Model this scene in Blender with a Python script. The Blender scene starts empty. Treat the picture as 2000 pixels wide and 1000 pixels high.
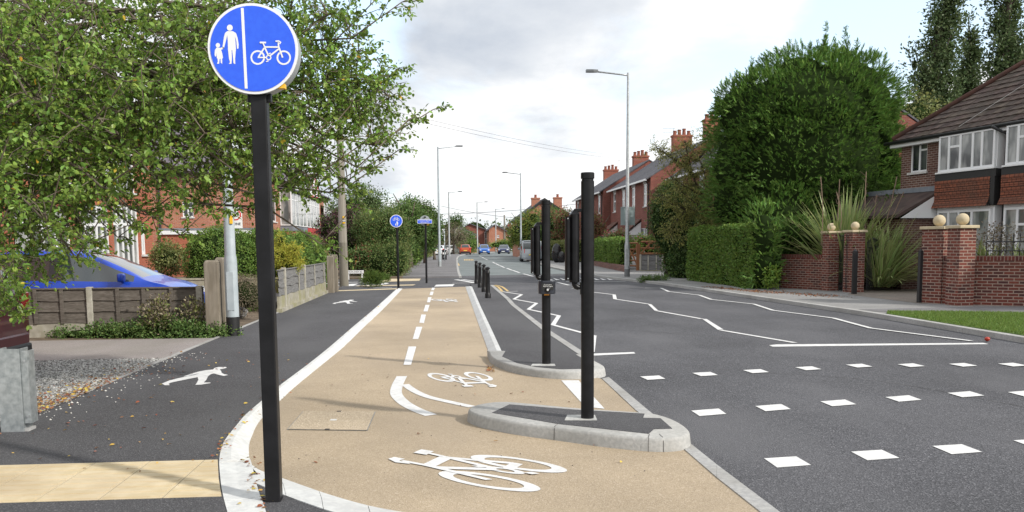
import bpy, bmesh, math, random
import numpy as np
from mathutils import Vector, Matrix
R = math.radians
scene = bpy.context.scene
COL = scene.collection
rng = np.random.default_rng(7)
random.seed(7)

# ------------------------------------------------------------------ camera
F = 1700.0; CY = 645.0; EYE = 1.7          # focal length, optical centre row and eye height (2000 px frame)
_yaw = math.atan(130 / F); _pit = math.atan((CY - 475) / F); _roll = 0.008
FW = np.array([math.sin(_yaw) * math.cos(_pit), math.cos(_yaw) * math.cos(_pit), -math.sin(_pit)])
_r0 = np.array([math.cos(_yaw), -math.sin(_yaw), 0.0]); _u0 = np.cross(_r0, FW)
RT = _r0 * math.cos(_roll) - _u0 * math.sin(_roll); UP = _u0 * math.cos(_roll) + _r0 * math.sin(_roll)
EYEP = np.array([0, 0, EYE])
cam = bpy.data.cameras.new('camera'); camo = bpy.data.objects.new('camera', cam); COL.objects.link(camo)
camo.matrix_world = Matrix(((RT[0], UP[0], -FW[0], 0), (RT[1], UP[1], -FW[1], 0), (RT[2], UP[2], -FW[2], EYE), (0, 0, 0, 1)))
cam.sensor_width = 36; cam.lens = 36 * F / 2000; cam.shift_y = (CY - 500) / 2000
cam.clip_start = 0.05; cam.clip_end = 3000
scene.camera = camo

def ray(px, py): return FW + RT * ((px - 1000) / F) + UP * ((CY - py) / F)
def G(px, py, z=0.0):                       # surveyed point on a level surface
    d = ray(px, py); return EYEP + d * ((z - EYE) / d[2])
def PY(px, py, Y): d = ray(px, py); return EYEP + d * (Y / d[1])
def PX(px, py, X): d = ray(px, py); return EYEP + d * (X / d[0])
def PL(px, py, o, dr):                      # point on a vertical plane: distance along it and height
    d = ray(px, py); n = np.array([dr[1], -dr[0]])
    t = (n @ (np.array(o[:2]))) / (n @ d[:2]); p = EYEP + d * t
    return float((p[:2] - np.array(o[:2])) @ np.array(dr)), float(p[2])

# ------------------------------------------------------------------ light
SUN_EL = R(33); SUN_AZ = math.atan2(0.812, -0.583)   # clockwise from +Y
sl = bpy.data.lights.new('sun', 'SUN'); sl.energy = 2.8; sl.angle = R(2.2); sl.color = (1.0, 0.95, 0.87)
so = bpy.data.objects.new('sun', sl); COL.objects.link(so)
_sd = Vector((math.sin(SUN_AZ) * math.cos(SUN_EL), math.cos(SUN_AZ) * math.cos(SUN_EL), math.sin(SUN_EL)))
so.rotation_euler = _sd.to_track_quat('Z', 'Y').to_euler(); so.location = _sd * 50
scene.view_settings.view_transform = 'Standard'; scene.view_settings.look = 'None'
scene.view_settings.exposure = 0.50; scene.view_settings.gamma = 1.0
scene.cycles.max_bounces = 6; scene.cycles.transparent_max_bounces = 8
scene.cycles.sample_clamp_indirect = 6

world = bpy.data.worlds.new('World'); scene.world = world; world.use_nodes = True
def build_world():
    nt = world.node_tree; nt.nodes.clear(); N = nt.nodes; L = nt.links
    out = N.new('ShaderNodeOutputWorld')
    sky = N.new('ShaderNodeTexSky'); sky.sky_type = 'NISHITA'; sky.sun_disc = False
    sky.sun_elevation = SUN_EL; sky.sun_rotation = SUN_AZ; sky.air_density = 1.0; sky.dust_density = 2.0
    bsky = N.new('ShaderNodeBackground'); bsky.inputs[1].default_value = 0.11
    L.new(sky.outputs[0], bsky.inputs[0])
    tc = N.new('ShaderNodeTexCoord')
    def math_(op, a, b=None, c=None, clamp=False):
        m = N.new('ShaderNodeMath'); m.operation = op; m.use_clamp = clamp
        for i, v in enumerate((a, b, c)):
            if v is None: continue
            if isinstance(v, (int, float)): m.inputs[i].default_value = v
            else: L.new(v, m.inputs[i])
        return m.outputs[0]
    sep = N.new('ShaderNodeSeparateXYZ'); L.new(tc.outputs['Generated'], sep.inputs[0])
    zz = math_('MAXIMUM', math_('ADD', sep.outputs[2], 0.30), 0.05)
    cx = math_('DIVIDE', sep.outputs[0], zz); cy = math_('DIVIDE', sep.outputs[1], zz)
    cmb = N.new('ShaderNodeCombineXYZ'); L.new(cx, cmb.inputs[0]); L.new(cy, cmb.inputs[1])
    def noise(scale, det, rough, off):
        mp = N.new('ShaderNodeVectorMath'); mp.operation = 'ADD'; mp.inputs[1].default_value = off; L.new(cmb.outputs[0], mp.inputs[0])
        n = N.new('ShaderNodeTexNoise'); n.inputs['Scale'].default_value = scale; n.inputs['Detail'].default_value = det
        n.inputs['Roughness'].default_value = rough; n.inputs['Distortion'].default_value = 0.25
        L.new(mp.outputs[0], n.inputs['Vector']); return n.outputs['Fac']
    def blob(px, py, rad, soft=1.0):        # a patch of sky around a direction, rad in degrees
        d = ray(px, py); d = d / np.linalg.norm(d)
        dt = N.new('ShaderNodeVectorMath'); dt.operation = 'DOT_PRODUCT'
        nrm = N.new('ShaderNodeVectorMath'); nrm.operation = 'NORMALIZE'; L.new(tc.outputs['Generated'], nrm.inputs[0])
        L.new(nrm.outputs[0], dt.inputs[0]); dt.inputs[1].default_value = d
        mr = N.new('ShaderNodeMapRange'); mr.interpolation_type = 'SMOOTHSTEP'
        mr.inputs['From Min'].default_value = math.cos(R(rad)); mr.inputs['From Max'].default_value = math.cos(R(rad * (1 - soft)))
        L.new(dt.outputs['Value'], mr.inputs['Value']); return mr.outputs[0]
    cov = noise(1.3, 10, 0.6, (3.1, 1.7, 0))
    gaps = None
    for (px, py, rad, amt) in [(1730, 60, 6, .34), (1800, -40, 6, .16), (1940, 30, 4, .14), (620, 70, 6, .22), (700, 60, 5, .13), (1330, 320, 8, .13),
                               (1470, 180, 6, .10), (2100, -150, 10, .2), (560, -60, 8, .12), (835, 380, 4, .10), (1000, 400, 7, .06)]:
        b = math_('MULTIPLY', blob(px, py, rad), amt); gaps = b if gaps is None else math_('ADD', gaps, b)
    c2 = math_('SUBTRACT', math_('ADD', cov, 0.20), gaps)
    mr = N.new('ShaderNodeMapRange'); mr.interpolation_type = 'SMOOTHSTEP'
    mr.inputs['From Min'].default_value = 0.44; mr.inputs['From Max'].default_value = 0.66; L.new(c2, mr.inputs['Value'])
    shade = noise(2.2, 10, 0.58, (8.0, 4.0, 2.0))
    dark = None
    for (px, py, rad, amt) in [(880, 150, 9, .10), (1060, 120, 9, .09), (1180, 170, 8, .05), (760, 190, 7, .05), (1000, 370, 7, .04),
                               (720, 310, 6, .06), (1450, 60, 8, -.14), (1250, 20, 8, .02), (900, 270, 6, -.12), (1850, 120, 6, -.2), (1650, 300, 7, -.12), (1130, 260, 8, -.12), (840, 350, 5, -.08)]:
        b = math_('MULTIPLY', blob(px, py, rad), amt); dark = b if dark is None else math_('ADD', dark, b)
    s2 = math_('ADD', shade, dark)
    cr = N.new('ShaderNodeValToRGB'); e = cr.color_ramp.elements
    e[0].position = 0.42; e[0].color = (0.96, 0.96, 0.96, 1); e[1].position = 0.86; e[1].color = (0.45, 0.50, 0.58, 1)
    e2 = cr.color_ramp.elements.new(0.60); e2.color = (0.69, 0.72, 0.76, 1)
    L.new(s2, cr.inputs[0])
    bcl = N.new('ShaderNodeBackground'); bcl.inputs[1].default_value = 0.86; L.new(cr.outputs[0], bcl.inputs[0])
    # thin bright blue through the gaps
    addb = N.new('ShaderNodeBackground'); addb.inputs[0].default_value = (0.70, 0.82, 0.92, 1); addb.inputs[1].default_value = 0.56
    ad = N.new('ShaderNodeAddShader'); L.new(bsky.outputs[0], ad.inputs[0]); L.new(addb.outputs[0], ad.inputs[1])
    mx = N.new('ShaderNodeMixShader'); L.new(mr.outputs[0], mx.inputs[0]); L.new(ad.outputs[0], mx.inputs[1]); L.new(bcl.outputs[0], mx.inputs[2])
    L.new(mx.outputs[0], out.inputs[0])
build_world()

# ------------------------------------------------------------------ materials
MATS = {}
def M(name, c1, c2=None, scale=8.0, rough=0.7, bump=0.0, metal=0.0, coord='Object', detail=4, bscale=None, c3=None, s3=0.6, f3=0.5, lo=0.4, hi=0.62, coat=0.0, island=0.0, transl=0.0, spec=0.5, stretch=None, emit=None):
    if name in MATS: return MATS[name]
    m = bpy.data.materials.new(name); m.use_nodes = True; nt = m.node_tree; N = nt.nodes; L = nt.links
    b = N['Principled BSDF']; b.inputs['Roughness'].default_value = rough; b.inputs['Metallic'].default_value = metal
    b.inputs['Specular IOR Level'].default_value = spec
    if coat: b.inputs['Coat Weight'].default_value = coat; b.inputs['Coat Roughness'].default_value = 0.04
    tc = N.new('ShaderNodeTexCoord'); vec = tc.outputs[coord]
    if stretch:
        mp = N.new('ShaderNodeMapping'); mp.inputs['Scale'].default_value = stretch; L.new(vec, mp.inputs[0]); vec = mp.outputs[0]
    def noise(sc, det=detail):
        n = N.new('ShaderNodeTexNoise'); n.inputs['Scale'].default_value = sc; n.inputs['Detail'].default_value = det; L.new(vec, n.inputs['Vector']); return n.outputs['Fac']
    col = None
    if c2 is not None:
        r = N.new('ShaderNodeValToRGB'); r.color_ramp.elements[0].position = lo; r.color_ramp.elements[1].position = hi
        r.color_ramp.elements[0].color = (*c1, 1); r.color_ramp.elements[1].color = (*c2, 1)
        L.new(noise(scale), r.inputs[0]); col = r.outputs[0]
    if c3 is not None:
        mxc = N.new('ShaderNodeMix'); mxc.data_type = 'RGBA'
        mr = N.new('ShaderNodeMapRange'); mr.inputs['From Min'].default_value = 0.38; mr.inputs['From Max'].default_value = 0.68; mr.inputs['To Max'].default_value = f3
        L.new(noise(s3, 5), mr.inputs['Value']); L.new(mr.outputs[0], mxc.inputs['Factor'])
        if col is not None: L.new(col, mxc.inputs['A'])
        else: mxc.inputs['A'].default_value = (*c1, 1)
        mxc.inputs['B'].default_value = (*c3, 1); col = mxc.outputs['Result']
    if island:
        g = N.new('ShaderNodeNewGeometry'); hs = N.new('ShaderNodeHueSaturation')
        mr = N.new('ShaderNodeMapRange'); mr.inputs['To Min'].default_value = 1 - island; mr.inputs['To Max'].default_value = 1 + island
        L.new(g.outputs['Random Per Island'], mr.inputs['Value']); L.new(mr.outputs[0], hs.inputs['Value'])
        mr2 = N.new('ShaderNodeMath'); mr2.operation = 'MULTIPLY_ADD'; mr2.inputs[1].default_value = 0.05; mr2.inputs[2].default_value = 0.472
        fr = N.new('ShaderNodeMath'); fr.operation = 'FRACT'; ml = N.new('ShaderNodeMath'); ml.operation = 'MULTIPLY'; ml.inputs[1].default_value = 17.3
        L.new(g.outputs['Random Per Island'], ml.inputs[0]); L.new(ml.outputs[0], fr.inputs[0]); L.new(fr.outputs[0], mr2.inputs[0]); L.new(mr2.outputs[0], hs.inputs['Hue'])
        if col is not None: L.new(col, hs.inputs['Color'])
        else: hs.inputs['Color'].default_value = (*c1, 1)
        col = hs.outputs[0]
    if col is not None: L.new(col, b.inputs['Base Color'])
    else: b.inputs['Base Color'].default_value = (*c1, 1)
    if bump:
        bp = N.new('ShaderNodeBump'); bp.inputs['Strength'].default_value = 1.0; bp.inputs['Distance'].default_value = bump
        L.new(noise(bscale or scale), bp.inputs['Height']); L.new(bp.outputs[0], b.inputs['Normal'])
    if emit: b.inputs['Emission Color'].default_value = (*emit[0], 1); b.inputs['Emission Strength'].default_value = emit[1]
    if transl:
        tr = N.new('ShaderNodeBsdfTranslucent'); ms = N.new('ShaderNodeMixShader'); ms.inputs[0].default_value = transl
        if col is not None: L.new(col, tr.inputs[0])
        else: tr.inputs[0].default_value = (*c1, 1)
        L.new(b.outputs[0], ms.inputs[1]); L.new(tr.outputs[0], ms.inputs[2]); L.new(ms.outputs[0], N['Material Output'].inputs[0])
    MATS[name] = m; return m

def MB_(name, c1, c2, mortar, bw=0.225, bh=0.075, ms=0.01, rough=0.85, bump=0.004, offset=0.5, bias=0.0, c3=None, soft=0.1, s3=0.8, f3=0.5):
    """brick / tile pattern in the mesh's metric UVs"""
    if name in MATS: return MATS[name]
    m = bpy.data.materials.new(name); m.use_nodes = True; nt = m.node_tree; N = nt.nodes; L = nt.links
    b = N['Principled BSDF']; b.inputs['Roughness'].default_value = rough; b.inputs['Specular IOR Level'].default_value = 0.25
    tc = N.new('ShaderNodeTexCoord'); t = N.new('ShaderNodeTexBrick')
    t.offset = offset; t.inputs['Scale'].default_value = 1.0; t.inputs['Brick Width'].default_value = bw; t.inputs['Row Height'].default_value = bh
    t.inputs['Mortar Size'].default_value = ms; t.inputs['Mortar Smooth'].default_value = soft; t.inputs['Bias'].default_value = bias
    t.inputs['Color1'].default_value = (*c1, 1); t.inputs['Color2'].default_value = (*c2, 1); t.inputs['Mortar'].default_value = (*mortar, 1)
    L.new(tc.outputs['UV'], t.inputs['Vector']); col = t.outputs['Color']
    n = N.new('ShaderNodeTexNoise'); n.inputs['Scale'].default_value = s3; n.inputs['Detail'].default_value = 6; L.new(tc.outputs['UV'], n.inputs['Vector'])
    if c3:
        mx = N.new('ShaderNodeMix'); mx.data_type = 'RGBA'; mr = N.new('ShaderNodeMapRange'); mr.inputs['From Min'].default_value = .4; mr.inputs['From Max'].default_value = .7; mr.inputs['To Max'].default_value = f3
        L.new(n.outputs['Fac'], mr.inputs['Value']); L.new(mr.outputs[0], mx.inputs['Factor']); L.new(col, mx.inputs['A']); mx.inputs['B'].default_value = (*c3, 1); col = mx.outputs['Result']
    n2 = N.new('ShaderNodeTexNoise'); n2.inputs['Scale'].default_value = 14; n2.inputs['Detail'].default_value = 6; L.new(tc.outputs['UV'], n2.inputs['Vector'])
    hs = N.new('ShaderNodeHueSaturation'); mr = N.new('ShaderNodeMapRange'); mr.inputs['To Min'].default_value = .65; mr.inputs['To Max'].default_value = 1.35
    L.new(n2.outputs['Fac'], mr.inputs['Value']); L.new(mr.outputs[0], hs.inputs['Value']); L.new(col, hs.inputs['Color']); L.new(hs.outputs[0], b.inputs['Base Color'])
    bp = N.new('ShaderNodeBump'); bp.inputs['Distance'].default_value = bump; bp.invert = True; L.new(t.outputs['Fac'], bp.inputs['Height']); L.new(bp.outputs[0], b.inputs['Normal'])
    MATS[name] = m; return m

def speckle(name, base, dark, light, scale, bigc=None, rough=0.85, bump=0.003, bigs=0.35, bigf=0.5):
    """stone aggregate: cells of three tones, plus worn patches"""
    m = bpy.data.materials.new(name); m.use_nodes = True; nt = m.node_tree; N = nt.nodes; L = nt.links; b = N['Principled BSDF']
    b.inputs['Roughness'].default_value = rough; b.inputs['Specular IOR Level'].default_value = 0.35
    tc = N.new('ShaderNodeTexCoord'); v = N.new('ShaderNodeTexVoronoi'); v.inputs['Scale'].default_value = scale; L.new(tc.outputs['Object'], v.inputs['Vector'])
    sp = N.new('ShaderNodeSeparateColor'); L.new(v.outputs['Color'], sp.inputs[0])
    r = N.new('ShaderNodeValToRGB'); r.color_ramp.elements[0].color = (*dark, 1); r.color_ramp.elements[0].position = 0.0
    r.color_ramp.elements[1].position = 1.0; r.color_ramp.elements[1].color = (*light, 1); e = r.color_ramp.elements.new(0.35); e.color = (*base, 1); e = r.color_ramp.elements.new(0.8); e.color = (*base, 1)
    L.new(sp.outputs[0], r.inputs[0]); col = r.outputs[0]
    n = N.new('ShaderNodeTexNoise'); n.inputs['Scale'].default_value = bigs; n.inputs['Detail'].default_value = 8; n.inputs['Roughness'].default_value = 0.62; L.new(tc.outputs['Object'], n.inputs['Vector'])
    hs = N.new('ShaderNodeHueSaturation'); mr = N.new('ShaderNodeMapRange'); mr.inputs['From Min'].default_value = .3; mr.inputs['From Max'].default_value = .7; mr.inputs['To Min'].default_value = 1 - 0.22; mr.inputs['To Max'].default_value = 1.2
    L.new(n.outputs['Fac'], mr.inputs['Value']); L.new(mr.outputs[0], hs.inputs['Value']); L.new(col, hs.inputs['Color']); col = hs.outputs[0]
    if bigc:
        mx = N.new('ShaderNodeMix'); mx.data_type = 'RGBA'; n3 = N.new('ShaderNodeTexNoise'); n3.inputs['Scale'].default_value = bigs * 2.3; n3.inputs['Detail'].default_value = 7
        mpp = N.new('ShaderNodeMapping'); mpp.inputs['Location'].default_value = (5, 3, 1); mpp.inputs['Scale'].default_value = (1, 0.35, 1); L.new(tc.outputs['Object'], mpp.inputs[0]); L.new(mpp.outputs[0], n3.inputs['Vector'])
        m2 = N.new('ShaderNodeMapRange'); m2.inputs['From Min'].default_value = .45; m2.inputs['From Max'].default_value = .75; m2.inputs['To Max'].default_value = bigf
        L.new(n3.outputs['Fac'], m2.inputs['Value']); L.new(m2.outputs[0], mx.inputs['Factor']); L.new(col, mx.inputs['A']); mx.inputs['B'].default_value = (*bigc, 1); col = mx.outputs['Result']
    L.new(col, b.inputs['Base Color'])
    bp = N.new('ShaderNodeBump'); bp.inputs['Distance'].default_value = bump; L.new(v.outputs['Distance'], bp.inputs['Height']); L.new(bp.outputs[0], b.inputs['Normal'])
    MATS[name] = m; return m

# ------------------------------------------------------------------ mesh helpers
def tag(o, label=None, cat=None, group=None, kind=None):
    if label: o['label'] = label
    if cat: o['category'] = cat
    if group: o['group'] = group
    if kind: o['kind'] = kind
    return o
def empty(name, loc=(0, 0, 0), label=None, cat=None, group=None):
    o = bpy.data.objects.new(name, None); COL.objects.link(o); o.location = loc; o.empty_display_size = 0.2
    bpy.context.view_layer.update() if False else None
    return tag(o, label, cat, group)
def origin_of(p):
    v = Vector((0, 0, 0))
    while p is not None: v = v + Vector(p.location); p = p.parent
    return v
def link_mesh(name, me, parent=None):
    o = bpy.data.objects.new(name, me); COL.objects.link(o)
    if parent is not None: o.parent = parent
    return o
def box_uv(me):
    n = len(me.polygons)
    if n == 0: return
    uvl = me.uv_layers.new(name='UVMap')
    nl = len(me.loops); vi = np.empty(nl, np.int32); me.loops.foreach_get('vertex_index', vi)
    co = np.empty(len(me.vertices) * 3, np.float32); me.vertices.foreach_get('co', co); co = co.reshape(-1, 3)
    nm = np.empty(n * 3, np.float32); me.polygons.foreach_get('normal', nm); nm = nm.reshape(-1, 3)
    lt = np.empty(n, np.int32); me.polygons.foreach_get('loop_total', lt)
    fn = np.repeat(nm, lt, axis=0)
    flat = np.abs(fn[:, 2]) > 0.97
    t = np.stack([-fn[:, 1], fn[:, 0], np.zeros(len(fn))], 1); ln = np.linalg.norm(t, axis=1, keepdims=True); t = np.where(ln > 1e-5, t / np.maximum(ln, 1e-5), [1, 0, 0])
    t[flat] = [1, 0, 0]; bb = np.cross(fn, t); bb[flat] = [0, 1, 0]
    p = co[vi]; uv = np.stack([(p * t).sum(1), (p * bb).sum(1)], 1).astype(np.float32)
    uvl.data.foreach_set('uv', uv.ravel())

class MB:
    def __init__(s): s.v = []; s.f = []
    def add(s, vs, fs):
        k = len(s.v); s.v.extend([tuple(map(float, p)) for p in vs]); s.f.extend([tuple(i + k for i in f) for f in fs]); return s
    def quad(s, *p): return s.add(p, [tuple(range(len(p)))])
    def box(s, a, b, rz=0.0, c=None):
        x0, y0, z0 = a; x1, y1, z1 = b
        vs = [(x0, y0, z0), (x1, y0, z0), (x1, y1, z0), (x0, y1, z0), (x0, y0, z1), (x1, y0, z1), (x1, y1, z1), (x0, y1, z1)]
        if rz:
            cx, cy = c if c else ((x0 + x1) / 2, (y0 + y1) / 2); C_, S_ = math.cos(rz), math.sin(rz)
            vs = [(cx + (x - cx) * C_ - (y - cy) * S_, cy + (x - cx) * S_ + (y - cy) * C_, z) for x, y, z in vs]
        return s.add(vs, [(0, 3, 2, 1), (4, 5, 6, 7), (0, 1, 5, 4), (1, 2, 6, 5), (2, 3, 7, 6), (3, 0, 4, 7)])
    def obox(s, o, d, s0, s1, t0, t1, z0, z1):
        """box in a facade frame: along d from s0 to s1, outward (right of d) from t0 to t1"""
        n = (d[1], -d[0]); P = lambda a, t, z: (o[0] + d[0] * a + n[0] * t, o[1] + d[1] * a + n[1] * t, z)
        vs = [P(s0, t1, z0), P(s1, t1, z0), P(s1, t0, z0), P(s0, t0, z0), P(s0, t1, z1), P(s1, t1, z1), P(s1, t0, z1), P(s0, t0, z1)]
        return s.add(vs, [(0, 3, 2, 1), (4, 5, 6, 7), (0, 1, 5, 4), (1, 2, 6, 5), (2, 3, 7, 6), (3, 0, 4, 7)])
    def prism(s, poly, z0, z1, top=None):
        n = len(poly); ar = sum(poly[i][0] * poly[(i + 1) % n][1] - poly[(i + 1) % n][0] * poly[i][1] for i in range(n))
        if ar < 0: poly = list(poly)[::-1]; top = list(top)[::-1] if top else None
        tp = top or poly
        vs = [(p[0], p[1], z0) for p in poly] + [(p[0], p[1], z1) for p in tp]
        return s.add(vs, [tuple(range(n))[::-1], tuple(range(n, 2 * n))] + [(i, (i + 1) % n, n + (i + 1) % n, n + i) for i in range(n)])
    def tube(s, pts, rad, n=8, cap=True, sq=False):
        pts = [Vector(p) for p in pts]; rad = rad if isinstance(rad, (list, tuple)) else [rad] * len(pts)
        k = len(s.v); ref = None
        for i, p in enumerate(pts):
            t = (pts[min(i + 1, len(pts) - 1)] - pts[max(i - 1, 0)]).normalized()
            if ref is None: ref = Vector((1, 0, 0)) if abs(t.x) < 0.9 else Vector((0, 1, 0))
            a = t.cross(ref).normalized(); b = t.cross(a).normalized(); ref = a.cross(t) * -1 if False else b.cross(t) * -1 if False else ref
            for j in range(n):
                an = 2 * math.pi * (j + (0.5 if sq else 0)) / n; q = p + (a * math.cos(an) + b * math.sin(an)) * rad[i]; s.v.append(tuple(q))
        for i in range(len(pts) - 1):
            for j in range(n): s.f.append((k + i * n + j, k + i * n + (j + 1) % n, k + (i + 1) * n + (j + 1) % n, k + (i + 1) * n + j))
        if cap: s.f.append(tuple(k + j for j in range(n))[::-1]); s.f.append(tuple(k + (len(pts) - 1) * n + j for j in range(n)))
        return s
    def lathe(s, prof, c=(0, 0, 0), n=20, axis='z'):
        k = len(s.v)
        for r, h in prof:
            for j in range(n):
                an = 2 * math.pi * j / n; x, y = r * math.cos(an), r * math.sin(an)
                p = (x, y, h) if axis == 'z' else ((x, h, y) if axis == 'y' else (h, x, y))
                s.v.append((p[0] + c[0], p[1] + c[1], p[2] + c[2]))
        for i in range(len(prof) - 1):
            for j in range(n): s.f.append((k + i * n + j, k + i * n + (j + 1) % n, k + (i + 1) * n + (j + 1) % n, k + (i + 1) * n + j))
        s.f.append(tuple(k + j for j in range(n))[::-1]); s.f.append(tuple(k + (len(prof) - 1) * n + j for j in range(n)))
        return s
    def build(s, name, mat, parent=None, smooth=False, bevel=0.0, auto=None):
        o0 = origin_of(parent)
        me = bpy.data.meshes.new(name); me.from_pydata([(x - o0.x, y - o0.y, z - o0.z) for x, y, z in s.v], [], s.f)
        bm = bmesh.new(); bm.from_mesh(me)
        if len(bm.verts) < 60000: bmesh.ops.recalc_face_normals(bm, faces=bm.faces[:]) if s.closed() else None
        if bevel:
            bmesh.ops.remove_doubles(bm, verts=bm.verts[:], dist=1e-5)
            es = [e for e in bm.edges if len(e.link_faces) == 2 and e.calc_face_angle(0) > 0.5]
            bmesh.ops.bevel(bm, geom=es, offset=bevel, segments=2, profile=0.5, affect='EDGES', clamp_overlap=True)
        bm.to_mesh(me); bm.free()
        box_uv(me)
        if mat is not None: me.materials.append(mat)
        if smooth:
            me.polygons.foreach_set('use_smooth', [True] * len(me.polygons))
            if auto is not None: me.set_sharp_from_angle(angle=R(auto))
        me.update(); return link_mesh(name, me, parent)
    def closed(s): return getattr(s, 'is_closed', False)

def smooth_poly(pts, n=6, closed=False):
    """Catmull-Rom through 2-D/3-D points"""
    P = [np.array(p, float) for p in pts]; out = []
    N_ = len(P)
    rngi = range(N_) if closed else range(N_ - 1)
    for i in rngi:
        p0 = P[(i - 1) % N_] if (closed or i > 0) else P[0]; p1 = P[i]; p2 = P[(i + 1) % N_]; p3 = P[(i + 2) % N_] if (closed or i + 2 < N_) else P[-1]
        for k in range(n):
            t = k / n; out.append(0.5 * ((2 * p1) + (-p0 + p2) * t + (2 * p0 - 5 * p1 + 4 * p2 - p3) * t * t + (-p0 + 3 * p1 - 3 * p2 + p3) * t ** 3))
    if not closed: out.append(P[-1])
    return out
def resample(pts, n):
    P = np.array([np.asarray(p, float)[:2] for p in pts]); d = np.r_[0, np.cumsum(np.linalg.norm(np.diff(P, axis=0), axis=1))]
    t = np.linspace(0, d[-1], n); return np.stack([np.interp(t, d, P[:, 0]), np.interp(t, d, P[:, 1])], 1)

def np_mesh(name, V, Fq, mat, parent=None, mats=None, midx=None, uv=None):
    """quads (k x 4) or triangles (k x 3) straight from arrays"""
    o0 = np.array(origin_of(parent)); V = (np.asarray(V, np.float32) - o0).astype(np.float32); Fq = np.asarray(Fq, np.int32); k, w = Fq.shape
    me = bpy.data.meshes.new(name); me.vertices.add(len(V)); me.vertices.foreach_set('co', V.ravel())
    me.loops.add(k * w); me.loops.foreach_set('vertex_index', Fq.ravel()); me.polygons.add(k)
    me.polygons.foreach_set('loop_start', np.arange(k, dtype=np.int32) * w)
    me.update(calc_edges=True); me.validate()
    for m in (mats or [mat]): me.materials.append(m)
    if midx is not None: me.polygons.foreach_set('material_index', np.asarray(midx, np.int32))
    return link_mesh(name, me, parent)
def unit(a): return a / np.maximum(np.linalg.norm(a, axis=-1, keepdims=True), 1e-9)
LEAF = np.array([[0, 0, 0], [.30, .28, .05], [.26, .66, .04], [0, 1, -.12], [-.26, .66, .04], [-.30, .28, .05]])
def leaves_geo(P, A, Nn, S, W=0.9, shape=LEAF):
    """P base points, A leaf axes, Nn leaf normals, S lengths"""
    A = unit(A); Bx = unit(np.cross(A, Nn)); Nz = np.cross(Bx, A); S = np.asarray(S).reshape(-1, 1, 1)
    V = P[:, None, :] + S * (Bx[:, None, :] * shape[None, :, 0:1] * W + A[:, None, :] * shape[None, :, 1:2] + Nz[:, None, :] * shape[None, :, 2:3])
    n = len(P); base = np.arange(n)[:, None] * 6
    Fq = np.concatenate([base + np.array([0, 1, 2, 3]), base + np.array([0, 3, 4, 5])], 0)
    return V.reshape(-1, 3), Fq
def leaf_mesh(name, P, A, Nn, S, mat, parent=None, W=0.9, mats=None, midx=None):
    V, Fq = leaves_geo(P, A, Nn, S, W)
    if midx is not None: midx = np.concatenate([midx, midx])
    return np_mesh(name, V, Fq, mat, parent, mats, midx)
def rand_dirs(n): return unit(rng.normal(size=(n, 3)))

# colours ------------------------------------------------------------
asphalt_new = speckle('fresh_asphalt', (.072, .071, .077), (.040, .040, .044), (.16, .16, .165), 130, bigc=(.105, .105, .11), bigf=.7)
asphalt_road = speckle('road_asphalt', (.088, .089, .098), (.042, .043, .048), (.20, .20, .215), 90, bigc=(.135, .135, .145), bump=0.006, bigf=.75)
asphalt_teal = speckle('blue_grey_surfacing', (.165, .188, .190), (.13, .15, .155), (.21, .235, .24), 60, bigc=(.20, .22, .222))
asphalt_old = speckle('worn_pavement', (.27, .265, .26), (.20, .20, .20), (.36, .355, .35), 90, bigc=(.20, .20, .195), bigs=.5)
asphalt_mid = speckle('grey_pavement', (.17, .165, .17), (.12, .12, .125), (.24, .23, .24), 90, bigc=(.21, .205, .205), bigs=.5)
beige_s = speckle('buff_surfacing', (.405, .325, .228), (.31, .245, .17), (.52, .43, .33), 120, bigc=(.335, .275, .21), bigf=.6, bump=0.002)
concrete_w = M('pale_concrete', (.56, .57, .57), (.66, .67, .66), 18, .8, .002, c3=(.44, .44, .43), s3=1.3, f3=.5)
concrete_g = M('grey_concrete', (.34, .34, .34), (.43, .43, .42), 25, .85, .003, c3=(.25, .24, .22), s3=1.8, f3=.65)
concrete_k = M('kerb_concrete', (.38, .38, .37), (.47, .465, .45), 30, .88, .003, c3=(.25, .245, .225), s3=1.2, f3=.6)
white_paint = M('road_paint', (.78, .78, .77), (.68, .68, .68), 30, .6, .0015, c3=(.42, .42, .42), s3=9, f3=.42, lo=.3, hi=.7)
worn_paint = M('worn_road_paint', (.50, .50, .50), (.33, .33, .34), 12, .7, lo=.35, hi=.7)
yellow_paint = M('yellow_paint', (.62, .43, .16), (.50, .36, .16), 15, .7)
black_metal = M('black_painted_metal', (.008, .008, .009), (.014, .014, .016), 6, .42, .0004, bscale=60, spec=.28)
grey_metal = M('galvanised_metal', (.42, .44, .45), (.54, .56, .57), 12, .45, metal=.55, c3=(.33, .35, .36), s3=4, f3=.6)
lamp_white = M('painted_column', (.36, .41, .44), (.42, .47, .50), 5, .4)
joint_dark = M('joint_dark', (.06, .055, .05), rough=.95)
earth = M('soil', (.10, .075, .05), (.16, .12, .08), 5, .95, .02)
# ================================================================== the ground
def sheet(name, poly, z, mat, kind='structure', label=None):
    mb = MB(); mb.quad(*[(p[0], p[1], z) for p in poly]); o = mb.build(name, mat); tag(o, kind=kind)
    return o
def slab(name, poly, z0, z1, mat, bevel=0):
    mb = MB(); mb.prism([(p[0], p[1]) for p in poly], z0, z1); mb.is_closed = True
    return tag(mb.build(name, mat, bevel=bevel), kind='structure')
def gpx(lst, z=0.0): return [G(x, y, z) for x, y in lst]

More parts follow.
